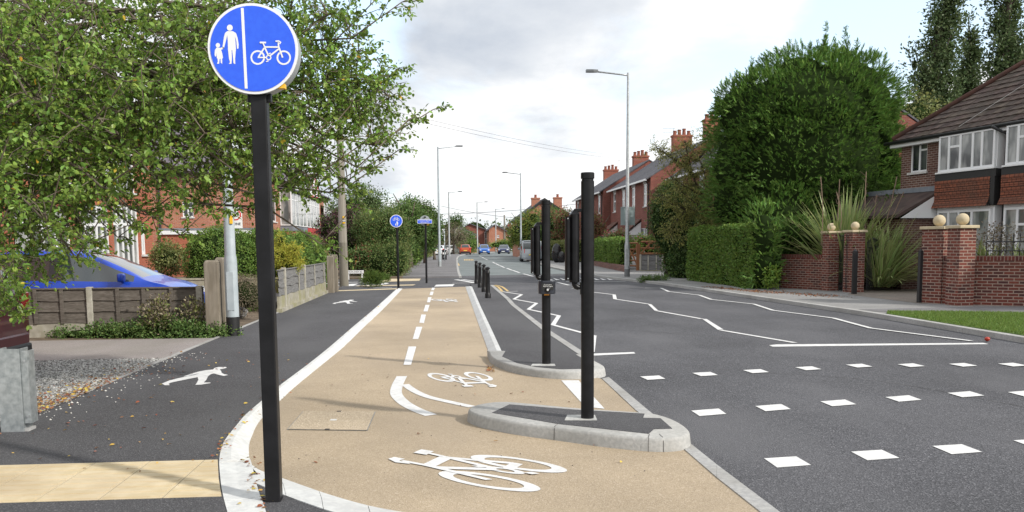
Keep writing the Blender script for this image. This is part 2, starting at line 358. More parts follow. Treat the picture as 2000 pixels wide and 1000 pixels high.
ground_m = M('rough_ground', (.09, .11, .05), (.15, .14, .09), .6, .95, .02)
sheet('ground', [(-1500, -300), (1500, -300), (1500, 2500), (-1500, 2500)], -0.06, ground_m)
KR = [(9.7, -6), (9.55, 5), (9.45, 13.6), (9.46, 18.7), (9.26, 22.2), (8.6, 33.45), (8.15, 37), (7.36, 44.3), (7.2, 60), (7.6, 78), (8.6, 100), (10.2, 122), (13.5, 145), (20, 168), (31, 190), (50, 215)]
KR = [tuple(p[:2]) for p in smooth_poly(KR, 5)]
KL = [(0.83, 43.6), (0.85, 50), (1.0, 65), (1.2, 80), (1.5, 100), (2.2, 120), (4.2, 142), (9, 163), (17, 183), (30, 205), (48, 228)]
KL = [tuple(p[:2]) for p in smooth_poly(KL, 5)]
cut = next(i for i, p in enumerate(KR) if p[1] > 47.6)
sheet('road', [(-3, -6)] + KR[:cut] + [(7.34, 47.6), (-3, 45.8)], 0.0, asphalt_road)
sheet('road', [(0.84, 46.1), (7.34, 47.6)] + KR[cut:] + KL[::-1][:-3], 0.004, asphalt_teal)
sheet('side_road', [(-70, 35.4), (-3, 35.4), (1.72, 34.6), (1.9, 36.5), (2.2, 43.8), (-3.2, 43.3), (-70, 43.3)], 0.004, asphalt_new)

# cycle track and the sloped kerbs beside it -------------------------------
outer = [(774, 565), (735, 600), (690, 638), (645, 677), (600, 713), (544, 755), (515, 780), (480, 810), (463, 830), (445, 852), (436, 866), (430, 885), (428, 905)]
inner = [(786, 564), (752, 600), (712, 638), (672, 677), (632, 710), (577, 755), (550, 780), (520, 808), (502, 830), (493, 850), (487, 866), (486, 885), (489, 905)]
outerW = [p[:2] for p in smooth_poly(gpx(outer, .08), 4)]; innerW = [p[:2] for p in smooth_poly(gpx(inner, .005), 4)]
outer2 = [p[:2] for p in smooth_poly(gpx([(428, 905), (430, 930), (434, 960), (444, 1000), (462, 1060), (490, 1130)], .08), 4)]
inner2 = [p[:2] for p in smooth_poly(gpx([(489, 905), (494, 922), (499, 945), (506, 970), (517, 1000), (534, 1060), (560, 1130)], .05), 4)]
up3 = [p[:2] for p in smooth_poly(gpx([(490, 908), (510, 921), (550, 935), (638, 966), (723, 990), (810, 1006), (950, 1030), (1150, 1060)], .005), 4)]
lo3 = [p[:2] for p in smooth_poly(gpx([(499, 944), (520, 953), (551, 966), (621, 991), (660, 1003), (760, 1028), (900, 1056), (1100, 1095)], .08), 4)]
rin = gpx([(909, 560), (922, 597), (936, 637), (960, 703)], .005); rout = gpx([(922, 560), (938, 597), (957, 637), (987, 702)], .08)
def kerb_run(mb, A, B, za, zb, seg=0.6, gap=0.006, prof=((0, 1), (.38, .93), (1, 0)), base=-0.03):
    """a run of cambered kerb stones between two edge lines, with open joints"""
    L = float(np.sum(np.linalg.norm(np.diff(np.array([np.asarray(a)[:2] for a in A]), axis=0), axis=1)))
    ns = max(1, round(L / seg)); sub = 6; n = ns * sub + 1
    a = resample(A, n); b = resample(B, n)
    for k in range(ns):
        i0 = k * sub; rows = []
        for j in range(sub + 1):
            pa, pb = a[i0 + j].copy(), b[i0 + j].copy()
            if j == 0: q = 1; 
            elif j == sub: q = -1
            else: q = 0
            if q:
                o = i0 + j + q; L_ = np.linalg.norm(a[o] - a[i0 + j]) + 1e-9; pa += (a[o] - a[i0 + j]) / L_ * gap / 2; L_ = np.linalg.norm(b[o] - b[i0 + j]) + 1e-9; pb += (b[o] - b[i0 + j]) / L_ * gap / 2
            row = [(*pa, base)] + [(*(pa + (pb - pa) * t), zb + (za - zb) * w) for t, w in prof] + [(*pb, base)]
            rows.append(row)
        m = len(rows[0]); vs = [p for r in rows for p in r]; fs = []
        for j in range(sub):
            for c in range(m - 1): fs.append((j * m + c, j * m + c + 1, (j + 1) * m + c + 1, (j + 1) * m + c))
        fs.append(tuple(range(m))); fs.append(tuple(sub * m + c for c in range(m))[::-1])
        mb.add(vs, fs)
mb = MB()
kerb_run(mb, outerW, innerW, .084, .012, .9)
kerb_run(mb, outer2, inner2, .084, .074, .35, prof=((0, 1), (.5, .3), (1, 1)))
kerb_run(mb, lo3, up3, .084, .012, .45)
kerb_run(mb, rout, rin, .084, .012, .9)
tag(mb.build('cycle_track_kerb', concrete_w), kind='structure')
beige_poly = [*innerW, *up3[1:], (1.0, 4.0), (1.95, 4.4), *[p for p in gpx([(1482, 1000), (1400, 935), (1340, 880), (1242, 803), (1176, 741)])], (1.8, 11.0), (1.5, 11.4), (.9, 12.2), *rin[::-1]]
sheet('cycle_track', beige_poly, 0.005, beige_s)

# left footway (raised 80 mm) -----------------------------------------------
foot = [(-4.0, 34.6)] + [tuple(p) for p in outerW] + [tuple(p) for p in outer2[1:]] + [(-1.1, -4), (-4.0, -4)]
slab('footway', foot, -.05, .08, asphalt_new)
tri = [tuple(p) for p in inner2] + [(0.2, 3.2), (1.5, 3.2)] + [tuple(p) for p in lo3[::-1][:-1]]
slab('footway', [*[tuple(p) for p in inner2[4:]], (0.3, 3.0), (2.0, 3.6), *[tuple(p) for p in lo3[::-1]]], -.05, .078, asphalt_new)
mb = MB(); mb.is_closed = True
mb.box((-4.06, -4, -.05), (-4.0, 22.0, .092)); tag(mb.build('path_edging', concrete_g), kind='structure')
# buffer strip with the bollards
buf = [tuple(p[:2]) for p in rout] + [(1.0, 11.2), (1.9, 11.2), *[tuple(p[:2]) for p in gpx([(1131, 692), (1058, 643), (998, 595), (989, 584), (960, 559)], .08)], (1.6, 35.0), (1.0, 35.4)]
slab('traffic_separator', buf, -.05, .08, asphalt_new)
gl = [tuple(p[:2]) for p in gpx([(958, 557), (989, 584), (998, 595), (1058, 643), (1131, 692), (1146, 697)], .08)]
mb = MB(); mb.is_closed = True
for i in range(len(gl) - 1):
    (x0, y0), (x1, y1) = gl[i], gl[i + 1]; mb.prism([(x0 - .01, y0), (x0 + .11, y0), (x1 + .11, y1 + .004), (x1 - .01, y1 + .004)], -.02, .086)
tag(mb.build('road_edging', concrete_g), kind='structure')
mb = MB(); mb.is_closed = True
e1 = gpx([(1176, 741), (1242, 803), (1337, 880), (1400, 935), (1482, 1000), (1600, 1100)]); e2 = gpx([(1189, 738), (1267, 804), (1353, 872), (1400, 910), (1519, 1000), (1640, 1100)])
for i in range(5):
    a, b, c, d = e1[i], e2[i], e2[i + 1], e1[i + 1]
    mb.prism([(a[0], a[1]), (b[0], b[1]), (c[0], c[1] + .004), (d[0], d[1] + .004)], -.02, .012)
tag(mb.build('road_edging', concrete_g), kind='structure')

# two kerbed islands ---------------------------------------------------------
def inset(poly, d):
    n = len(poly); P = [np.array(p[:2]) for p in poly]; out = []
    ar = sum(P[i][0] * P[(i + 1) % n][1] - P[(i + 1) % n][0] * P[i][1] for i in range(n)); sg = 1 if ar > 0 else -1
    for i in range(n):
        a, b, c = P[i - 1], P[i], P[(i + 1) % n]; t = unit((c - a)[None])[0]; out.append(b + sg * d * np.array([-t[1], t[0]]))
    return out
def island(outline, inner_px=None, inner=None, h=.12, label='', segs=(5, 9), cap=.124):
    out = [tuple(p[:2]) for p in outline]; mb = MB(); n = len(out)
    o2 = inset(out, .012); o3 = inset(out, .035); k3 = inset(out, .13) if inner is None else None
    rings = [[(p[0], p[1], -.02) for p in out], [(p[0], p[1], h - .03) for p in o2], [(p[0], p[1], h - .008) for p in inset(out, .02)], [(p[0], p[1], h) for p in o3]]
    vs = [p for r in rings for p in r]; fs = []
    for r in range(3):
        for i in range(n): fs.append((r * n + i, r * n + (i + 1) % n, (r + 1) * n + (i + 1) % n, (r + 1) * n + i))
    fs.append(tuple(3 * n + i for i in range(n)))
    mb.add(vs, fs); t = mb.build('traffic_island', concrete_k, smooth=True, auto=50)
    tag(t, label, 'traffic island')
    inn = inner or k3
    m2 = MB(); m2.prism([(p[0], p[1]) for p in inn], h - .02, cap); m2.is_closed = True; m2.build('surface', asphalt_new, t)
    return t, out
iso2 = smooth_poly([(*p, 0) for p in [(.19, 8.26), (.235, 8.06), (.35, 7.86), (.65, 7.54), (.92, 7.33), (1.28, 7.04), (1.60, 6.85), (1.78, 6.81), (1.94, 6.87), (2.045, 7.06), (2.05, 7.45), (1.97, 7.75), (1.83, 7.90), (1.28, 8.18), (.83, 8.48), (.6, 8.61), (.43, 8.59), (.27, 8.46)]], 3, closed=True)
inner2p = gpx([(995, 790), (961, 806), (1092, 828), (1267, 847), (1277, 838), (1313, 837), (1290, 817), (1256, 816), (1259, 808), (1120, 800)], .122)
isl2, o2_ = island([p for p in iso2], inner=[p[:2] for p in inner2p], label='nearer kerbed island carrying the nearer black signal pole')
iso1 = [(0.62, 13.0), (0.62, 12.4), (0.68, 11.9), (0.82, 11.4), (1.02, 11.02), (1.28, 10.75), (1.55, 10.64), (1.82, 10.68), (2.0, 10.82), (2.06, 11.1), (2.03, 11.6), (1.96, 12.3), (1.95, 12.7)]
island(smooth_poly([(*p, 0) for p in iso1[:-1]], 2) , inner=[(.9, 12.95), (.79, 12.2), (.94, 11.5), (1.16, 11.08), (1.45, 10.84), (1.75, 10.84), (1.9, 10.98), (1.9, 11.5), (1.84, 12.5), (1.3, 12.95)], h=.105, label='farther kerbed island end below the pole with the push button unit', cap=.108)
# joints in the island kerbs
for (x0, y0, x1, y1, h) in [(*G(1082, 861)[:2], *G(1086, 831, .12)[:2], .12), (*G(1266, 884)[:2], *G(1268, 849, .12)[:2], .12), (*G(1296, 884)[:2], *G(1291, 851, .12)[:2], .12)]:
    mb = MB(); d = np.array([x1 - x0, y1 - y0]); d /= np.linalg.norm(d); n_ = np.array([-d[1], d[0]]) * .0025; p0 = np.array([x0, y0]) - d * .003
    q1 = np.array([x0, y0]) + d * .0125; q2 = np.array([x0, y0]) + d * .15
    for (a, za, b, zb) in ((p0, 0, q1 - d * .003, h - .026), (q1 - d * .003, h - .026, q1 + d * .02, h + .002), (q1 + d * .02, h + .002, q2, h + .002)):
        mb.quad((*(a - n_), za), (*(a + n_), za), (*(b + n_), zb), (*(b - n_), zb))
    mb.build('kerb_joint', joint_dark, isl2)

# right footway, verge, kerb ---------------------------------------------------
def offs(line, d):
    L_ = [np.array(p) for p in line]; out = []
    for i in range(len(L_)):
        t = unit((L_[min(i + 1, len(L_) - 1)] - L_[max(i - 1, 0)])[None])[0]; out.append(tuple(L_[i] + d * np.array([t[1], -t[0]])))
    return out
KR2 = offs(KR, .13); KL2 = offs(KL, -.13)
slab('pavement', KR2 + [(60, 205), (60, 20), (60, -6)], -.05, .095, asphalt_old)
slab('pavement', KL2 + [(20, 228), (-2.3, 120), (-2.3, 60), (-2.1, 43.6)], -.05, .085, asphalt_mid)
mb = MB(); kerb_run(mb, KR2, KR, .10, .094, 0.92, prof=((0, 1), (.85, 1), (1, 0)))
tag(mb.build('kerb', concrete_k), kind='structure')
mb = MB(); kerb_run(mb, KL, KL2, .09, .09, 0.92, prof=((0, .9), (.15, 1), (1, 1)))
tag(mb.build('kerb', concrete_k), kind='structure')
# dark resurfaced patch of the right pavement by the verge, light worn crossing
sheet('pavement_patch', [(9.7, 18.9), (9.62, 19.6), (12.5, 19.9), (13.7, 19.85), (18, 19.3), (18, 16.2), (13.0, 17.6)], .099, asphalt_mid)
verge = [(9.62, -5), (9.6, 13.6), (9.62, 18.3), (9.9, 18.75), (11.4, 18.3), (13.0, 17.6), (15, 16.6), (17, -5)]
grass_base = M('turf', (.10, .17, .035), (.15, .23, .05), 6, .95, .02)
slab('verge', verge, .05, .112, grass_base)
# left gravel, drive and beds
gravel_b = speckle('gravel_bed', (.40, .40, .39), (.22, .21, .20), (.68, .68, .66), 45, bump=.01)
drive_m = speckle('pinkish_drive', (.30, .27, .26), (.22, .20, .19), (.42, .39, .37), 110, bigc=(.22, .21, .17))
slab('gravel_area', [(-4.06, -4), (-4.06, 12.9), (-14, 12.6), (-14, -4)], -.05, .075, gravel_b)
slab('driveway', [(-4.06, 12.9), (-4.06, 15.6), (-14, 15.6), (-14, 12.6)], -.05, .082, drive_m)
slab('garden', [(-4.06, 15.6), (-4.06, 34.6), (-30, 34.6), (-30, 15.6)], -.05, .06, earth)
slab('garden', [(-2.1, 43.5), (-2.1, 60), (-2.3, 140), (-40, 140), (-40, 43.5)], -.05, .07, earth)

# ================================================================== painted markings
def strokes(name, items, z0, mat, label=None, cat=None, group=None, kind='structure'):
    """items: world quads or ('l', pts, width). each stroke lies 0.4 mm above the last"""
    mb = MB(); z = z0
    for it in items:
        if isinstance(it, tuple) and it[0] == 'l':
            _, pts, w = it; pts = [np.array(p[:2]) for p in pts]
            for a, b in zip(pts[:-1], pts[1:]):
                d = unit((b - a)[None])[0]; n_ = np.array([-d[1], d[0]]) * w / 2
                mb.quad((*(a - n_), z), (*(b - n_), z), (*(b + n_), z), (*(a + n_), z)); z += .0004
        elif isinstance(it, tuple) and it[0] == 'b':       # smooth band between mitred offsets
            _, pts, w = it; pts = [np.array(p[:2]) for p in pts]; L_, R_ = [], []
            for i, p in enumerate(pts):
                t = unit((pts[min(i + 1, len(pts) - 1)] - pts[max(i - 1, 0)])[None])[0]; n_ = np.array([-t[1], t[0]]) * (w[i] if isinstance(w, (list, np.ndarray)) else w) / 2
                L_.append((*(p - n_), z)); R_.append((*(p + n_), z))
            for i in range(len(pts) - 1): mb.quad(L_[i], L_[i + 1], R_[i + 1], R_[i])
            z += .0004
        else:
            mb.quad(*[(p[0], p[1], z) for p in it]); z += .0004
    o = mb.build(name, mat); tag(o, label, cat, group, kind); return o
Z1 = .009
dash = [[(813, 639), (825, 639), (817, 663), (806, 663)], [(823, 615), (832, 615), (828, 632), (819, 631)], [(831, 596), (839, 596), (835, 609), (827, 609)], [(836, 581), (843, 581), (840, 591), (834, 591)],
        [(841, 570), (847, 570), (845, 577), (839, 577)], [(844, 562.5), (849.5, 562.5), (847.5, 567.5), (842, 567.5)], [(798, 678), (813, 678), (803, 714), (788, 714)]]
strokes('track_marking', [gpx(d) for d in dash], Z1, white_paint)
c1 = [(776, 736), (794, 736), (791, 757), (784, 772), (801, 789), (825, 801), (850, 811), (833, 814.5), (801, 803), (777, 791), (766, 776), (764, 765), (770, 750)]
bandU = smooth_poly(gpx([(791, 752), (808, 764), (835, 776), (876, 786), (922, 796)]), 5)
c1w = gpx([(776, 736), (794, 736)]); thick = smooth_poly(gpx([(785, 736), (776, 754), (774, 771), (788, 787), (812, 801), (842, 812.5)]), 5)
strokes('track_marking', [('b', thick, .135), ('b', bandU, .10)], Z1, white_paint)
strokes('track_marking', [gpx([(1096, 744), (1130, 744), (1181, 800), (1143, 796)])], Z1, white_paint)
# bicycle pictograms: local frame rear hub (0,0), front hub (1,0)
def arc(cx, cy, r, a0, a1, n=28): return [(cx + r * math.cos(R(a0 + (a1 - a0) * k / n)), cy + r * math.sin(R(a0 + (a1 - a0) * k / n))) for k in range(n + 1)]
BIKE = [(arc(0, 0, .245, 0, 360), .065), (arc(1, 0, .245, 0, 360), .065), (arc(.42, 0, .085, 0, 360, 14), .045),
        ([(0.03, .02), (.27, .40)], .06), ([(0.0, 0.0), (.36, 0.0)], .05), ([(.25, .42), (.42, .06)], .06), ([(.25, .40), (.82, .40)], .06),
        ([(.45, .05), (.82, .34)], .06), ([(.96, .0), (.80, .42), (.79, .58)], .06), ([(.68, .62), (.80, .63), (.88, .58), (.84, .52)], .055),
        ([(.27, .40), (.20, .55)], .05), ([(.08, .565), (.32, .565)], .065), ([(.42, .13), (.50, .17)], .04), ([(.42, -.13), (.33, -.16)], .04)]
def affine(src, dst):
    A = np.array([[x, y, 1] for x, y in src]); B = np.array([np.asarray(d)[:2] for d in dst]); Mx, *_ = np.linalg.lstsq(A, B, rcond=None)
    return lambda p: np.array([p[0], p[1], 1.0]) @ Mx
def bike_strokes(T, fat=1.0):
    items = []
    for pts, w in BIKE:
        P = [np.array(p) for p in pts]; L_, R_ = [], []
        for i, p in enumerate(P):
            if len(P) > 10: a, b = P[(i - 1) % (len(P) - 1)], P[(i + 1) % (len(P) - 1)]
            else: a, b = P[max(i - 1, 0)], P[min(i + 1, len(P) - 1)]
            t = unit((b - a)[None])[0]; n_ = np.array([-t[1], t[0]]) * w * fat / 2; L_.append(T(p - n_)); R_.append(T(p + n_))
        items.append((L_, R_))
    return items
def ground_bike(T, z=Z1, fat=1.35):
    mb = MB()
    for L_, R_ in bike_strokes(T, fat):
        for i in range(len(L_) - 1): mb.quad((*L_[i], z), (*L_[i + 1], z), (*R_[i + 1], z), (*R_[i], z))
        z += .0004
    return tag(mb.build('cycle_symbol', white_paint), kind='structure')
T1 = affine([(0, 0), (1, 0), (.80, .64), (.2, .58)], [G(1011, 906.5), G(952, 942), G(768, 899), G(822, 886)]); ground_bike(T1)
T2 = affine([(0, 0), (1, 0), (.80, .62), (.2, .57)], [G(859, 738), G(936, 736), G(960, 756), G(918, 756)]); ground_bike(T2)
_c2 = T2((.5, .2)); _c3 = G(872, 587.5)[:2]; T3 = lambda p: (T2(p) - _c2) * np.array([.95, 1.25]) + _c3; ground_bike(T3, .011, 1.6)
# walking figures on the footway
man = [(316, 749), (322, 752), (331, 752), (330.5, 750), (329, 749), (334, 747), (352, 743), (386, 736.3), (387.5, 741), (385, 746.5), (381.5, 751.5), (392, 751), (411, 748), (411, 746.8), (398, 746.8), (403, 741.5), (406, 735), (411, 731), (417.5, 729), (424, 731), (437, 734), (446, 732), (438, 730.5), (433, 728), (432, 724.5), (429, 721), (436, 720), (443, 718), (441, 716.5), (427, 716.5), (419, 718.5), (416, 721.5), (403, 722.5), (388, 725.5), (372, 730), (358, 735), (366, 734.5), (380, 731), (391, 727.8), (380, 732), (350, 738), (330, 743)]
mw = gpx([(x, y) for x, y in man], .085)
mb = MB(); mb.quad(*[(p[0], p[1], .0835) for p in mw]); tag(mb.build('walking_symbol', white_paint), kind='structure')
cm = np.mean([p[:2] for p in mw], axis=0); c2_ = G(676, 589.5, .085)[:2]
mb = MB(); mb.quad(*[(*((np.array(p[:2]) - cm) * np.array([1.0, 1.15]) + c2_), .0835) for p in mw]); tag(mb.build('walking_symbol', white_paint), kind='structure')
# road: crossing squares
def sq_row(first, corners):
    q = gpx(first); base = q[0]; return [[c + (p - base) for p in q] for c in corners]
rowA = sq_row([(1492, 896), (1555, 892), (1584, 909), (1518, 914)], [G(1492, 896), G(1662, 883), G(1821, 872), G(1979, 861)])
rowB = sq_row([(1475, 794), (1526, 790), (1544.5, 800), (1495, 804)], [G(1350, 803), G(1475, 794), G(1602, 785), G(1729, 776.6), G(1850.5, 768.5), G(1968, 767)])
rowC = sq_row([(1451, 724), (1485, 722), (1502, 728), (1470, 730)], [G(1250, 736.5), G(1352, 729.5), G(1451, 724), G(1553, 718.5), G(1651.6, 713.5), G(1752.6, 712.7), G(1853, 712), G(1949, 711.7)])
strokes('crossing_square', rowA + rowB + rowC, .004, white_paint)
strokes('stop_line', [gpx([(1502, 674.5), (1517, 673), (1920, 670), (1931, 672.5), (1509, 677.5)]), gpx([(1159, 691), (1238, 688), (1241, 691), (1159, 695)]), gpx([(1159.5, 657), (1165, 657), (1161.5, 688), (1158, 688)])], .004, white_paint)
z1 = lambda l: [(950 + x / 6.25, 540 + y / 6.25) for x, y in l]; z2 = lambda l: [(1150 + x / 4, 530 + y / 4) for x, y in l]
ll = lambda px, w: ('l', gpx(px), w)
zz = [ll([(990, 569.5), (1011.6, 568.8)], .10)] + [ll([a, b], .10) for a, b in zip(*(lambda p: (p[:-1], p[1:]))([(980, 569.6), (1019, 575.5), (1003.6, 584.5), (1048, 592.5), (1032, 604.5), (1091.6, 617), (1080, 635), (1162, 657)]))]
zz += [ll([(1116, 564), (1131, 563.6)], .1), ll([(1159, 571), (1198, 575.7)], .1), ll(z2([(205, 218), (462, 256)]), .1), ll(z2([(530, 310), (882, 373)]), .1), ll(z2([(1030, 462), (1612, 561)]), .1)]
zz += [gpx(z2(q)) for q in ([(185, 182), (211, 184), (219, 218), (190, 218)], [(460, 257), (488, 259), (542, 309), (514, 309)], [(886, 374), (922, 376), (1052, 458), (1008, 460)])]
rz = [(1260, 563), (1291, 563), (1306, 570), (1366, 577), (1389, 585.5), (1472, 594.5), (1510, 607), (1627, 622), (1701, 642), (1897, 667)]
zz += [ll([a, b], .10) for a, b in zip(rz[:-1], rz[1:])]
strokes('zigzag_line', zz, .004, white_paint)
ln = [((1001, 528), (1015, 533)), ((1022, 535), (1041.5, 540)), ((990, 524), (999.7, 528)), ((976.6, 519), (985.5, 523)), ((968, 515), (975.5, 518.6)), ((962, 512), (967, 514.6)), ((946, 505), (952, 508)), ((936, 500), (945, 504)), ((1089, 552), (1111, 557.5)), ((1105, 550.3), (1222, 550.3))]
strokes('lane_line', [ll([a, b], .12) for a, b in ln] + [gpx([(1060 + i * 13, 547.5), (1068 + i * 13, 547.3), (1054 + i * 13, 543.5)]) for i in range(11)], .009, white_paint)
dy = lambda p, w=.1: ('b', smooth_poly(gpx(p), 4), w)
strokes('surface_joint', [('b', smooth_poly(gpx([(1090, 690), (1300, 712), (1500, 728), (1720, 745), (2000, 795)]), 6), .012), ('b', smooth_poly(gpx([(1135, 640), (1330, 652), (1420, 660)]), 5), .02)], .003, M('bitumen_joint', (.15, .15, .155), (.05, .05, .05), 6, .8))
strokes('yellow_line', [dy([(961, 557.5), (971, 560), (976, 564), (981, 570)], .09), dy([(967, 557.2), (979, 560), (986, 564.5), (992, 569.5)], .09), ll([(886, 505), (895, 519)], .28)] + [gpx([(906 + i * 3.2, 506.6), (908 + i * 3.2, 506.2), (909 + i * 3.2, 508.8), (907 + i * 3.2, 509.2)]) for i in range(6)], .013, yellow_paint)
strokes('junction_marking', [gpx([(848, 560.2), (852, 556.6), (888, 555.2), (884, 559.6)]), ll([(890, 546.3), (926, 552.5)], .22), ll([(903, 546.3), (928, 549.5)], .2), ll([(884, 553.5), (930, 552.6)], .15), ll([(718, 563), (766, 562.4)], .12),
        ('b', [(G(690, 555)[0] + 1.35 * math.cos(a), G(690, 555)[1] + 1.75 * math.sin(a)) for a in np.linspace(0, 2 * math.pi, 40)], .32), gpx([(664, 556), (700, 554.5), (690, 558.5), (664, 559)])], .010, white_paint)
# tactile paving
buff_tac = M('buff_tactile', (.56, .46, .29), (.64, .54, .37), 7, .85, .003, c3=(.44, .35, .23), s3=1.4, f3=.7)
strokes('tactile_paving', [gpx([(744, 551), (753, 545), (822, 544.6), (819, 548.8)]), gpx([(694, 559.8), (700, 558.4), (812, 556), (807, 558)])], .012, buff_tac)
strokes('tactile_paving', [gpx([(648, 567.5), (775, 563.2), (775, 565), (648, 569.3)], .08)], .0838, buff_tac)
mb = MB(); mb.is_closed = True
pA, pB = G(428, 900, .085), G(432, 970, .085); qA, qB = G(0, 907, .085), G(0, 980, .085)
ycell = (pA[1] + qA[1]) / 2 + .02; cw = .40; x_right = -1.44
_ed = np.array([p[:2] for p in list(outerW) + list(outer2)]); _ed = _ed[np.argsort(_ed[:, 1])]
def edge_x(y): return float(np.interp(y, _ed[:, 1], _ed[:, 0]))
for r in range(2):
    for c in range(10):
        x1 = x_right - c * cw; x0 = x1 - cw; y0 = ycell - 1.0 + r * .5; y1 = y0 + .5
        def lim(y, x): return min(x, edge_x(y) - .012)
        if x0 + .05 > lim(y1, x1): continue
        mb.prism([(x0 + .003, y0 + .003), (lim(y0, x1 - .003), y0 + .003), (lim(y1, x1 - .003), y1 - .003), (x0 + .003, y1 - .003)], .05, .083)
        for k in range(4):
            ya, yb = y0 + .03 + k * .125, y0 + .095 + k * .125
            if lim(yb, x1 - .02) > x0 + .04: mb.prism([(x0 + .02, ya), (lim(ya, x1 - .02), ya), (lim(yb, x1 - .02), yb), (x0 + .02, yb)], .0832, .0875)
o = mb.build('tactile_paving', buff_tac, bevel=0); tag(o, kind='structure')
# inspection cover set in the track
steel_frame = M('cover_frame', (.20, .20, .19), (.28, .27, .25), 20, .6)
cov = speckle('cover_infill', (.44, .36, .26), (.33, .27, .20), (.60, .51, .39), 85, bump=.004)
t = empty('inspection_cover', (-1.1, 8.4, 0), 'square inspection cover with buff infill let into the cycle track', 'manhole cover')
q = gpx([(560, 841), (592, 804.5), (734, 805.5), (718, 843)]); cxy = np.mean([p[:2] for p in q], axis=0); q2 = [cxy + (p[:2] - cxy) * .975 for p in q]
mb = MB(); mb.quad(*[(p[0], p[1], .009) for p in q]); mb.build('frame', steel_frame, t)
mb = MB(); mb.quad(*[(p[0], p[1], .0125) for p in q2]); mb.build('infill', cov, t)
for a, b in (((q[0] + q[3]) / 2, 1), ((q[1] + q[2]) / 2, -1)):
    mb = MB(); mb.box((a[0] - .022, a[1] + (.0 if b > 0 else -.04), .0126), (a[0] + .022, a[1] + (.04 if b > 0 else 0), .0155)); mb.build('lifting_key', joint_dark, t)
mb = MB(); mb.box((cxy[0] - .03, cxy[1] - .03, .0126), (cxy[0] + .03, cxy[1] + .03, .0150)); mb.build('badge', concrete_w, t)
# ================================================================== street furniture
def put(mb, name, mat, parent, label=None, **k):
    mb.is_closed = True; o = mb.build(name, mat, parent, **k)
    if label: o['label'] = label
    return o
def copy_tree(o, parent=None):
    c = o.copy(); COL.objects.link(c)
    if parent is not None: c.parent = parent
    for ch in [x for x in KIDS.get(o.name, [])]:
        copy_tree(ch, c)
    KIDS[c.name] = [x for x in COL.objects if x.parent == c]
    return c
KIDS = {}
def note(root):
    def walk(o):
        KIDS[o.name] = [x for x in COL.objects if x.parent == o]
        for x in KIDS[o.name]: walk(x)
    walk(root); return root
def text_mesh(name, s, size, mat, parent, origin, xdir=(1, 0, 0), up=(0, 0, 1), width=None, align='CENTER', thick=.001):
    cu = bpy.data.curves.new(name, 'FONT'); cu.body = s; cu.size = size; cu.align_x = align; cu.align_y = 'CENTER'; cu.extrude = thick; cu.resolution_u = 3
    o = bpy.data.objects.new(name, cu); COL.objects.link(o); bpy.context.view_layer.update()
    me = bpy.data.meshes.new_from_object(o.evaluated_get(bpy.context.evaluated_depsgraph_get())); bpy.data.objects.remove(o, do_unlink=True)
    X = Vector(xdir).normalized(); U = Vector(up).normalized(); Nn = X.cross(U); o0 = origin_of(parent); w = max((v.co.x for v in me.vertices), default=1) - min((v.co.x for v in me.vertices), default=0)
    sx = (width / w) if width else 1
    for v in me.vertices:
        p = Vector(origin) + X * v.co.x * sx + U * v.co.y + Nn * v.co.z; v.co = p - o0
    me.materials.clear(); me.materials.append(mat); me.name = name
    return link_mesh(name, me, parent)
blue_sign = M('blue_sign_face', (.028, .115, .80), (.032, .13, .84), 30, .35, spec=.4)
white_sign = M('white_sign_face', (.80, .80, .80), rough=.35)
sign_grey = M('sign_back_grey', (.30, .33, .34), (.35, .38, .39), 6, .5)
yellow_st = M('yellow_sticker', (.85, .50, .03), rough=.5); red_ring = M('red_sign_ring', (.65, .02, .03), rough=.5); black_ink = M('black_ink', (.015, .015, .015), rough=.5)
orange_st = M('orange_strip', (.9, .38, .04), rough=.4)
ADULT = [(245, 308), (225, 325), (215, 360), (203, 445), (203, 466), (212, 470), (222, 440), (245, 345), (250, 400), (252, 470), (262, 560), (272, 590), (260, 605), (285, 605), (288, 560), (286, 480), (291, 480), (300, 560), (303, 598), (320, 609), (318, 560), (325, 470), (320, 400), (316, 352), (328, 400), (332, 445), (335, 468), (348, 465), (350, 430), (340, 370), (325, 325), (295, 308)]
CHILD = [(148, 458), (133, 480), (130, 520), (135, 540), (145, 538), (147, 505), (151, 555), (158, 560), (160, 585), (152, 605), (172, 605), (177, 560), (184, 560), (187, 595), (201, 606), (199, 560), (207, 550), (200, 510), (190, 478), (207, 470), (217, 462), (207, 452), (185, 460)]
def figures(mb, T, y0):
    for poly, (hx, hy, hr) in ((ADULT, (268, 277, 27)), (CHILD, (160, 437, 20))):
        mb.quad(*[(T(p)[0], y0, T(p)[1]) for p in poly])
        mb.quad(*[(T((hx + hr * math.cos(a), hy + hr * math.sin(a)))[0], y0 - .0004, T((hx + hr * math.cos(a), hy + hr * 1.05 * math.sin(a)))[1]) for a in np.linspace(0, 2 * math.pi, 18)[:-1]])
def bike_face(mb, T, y0):
    for L_, R_ in bike_strokes(T):
        for i in range(len(L_) - 1): mb.quad((L_[i][0], y0, L_[i][1]), (L_[i + 1][0], y0, L_[i + 1][1]), (R_[i + 1][0], y0, R_[i + 1][1]), (R_[i][0], y0, R_[i][1]))
        y0 -= .0003
def disc(mb, c, r, y0, y1, n=56): mb.lathe([(r, y0), (r, y1)], (c[0], 0, c[1]), n, 'y'); return mb

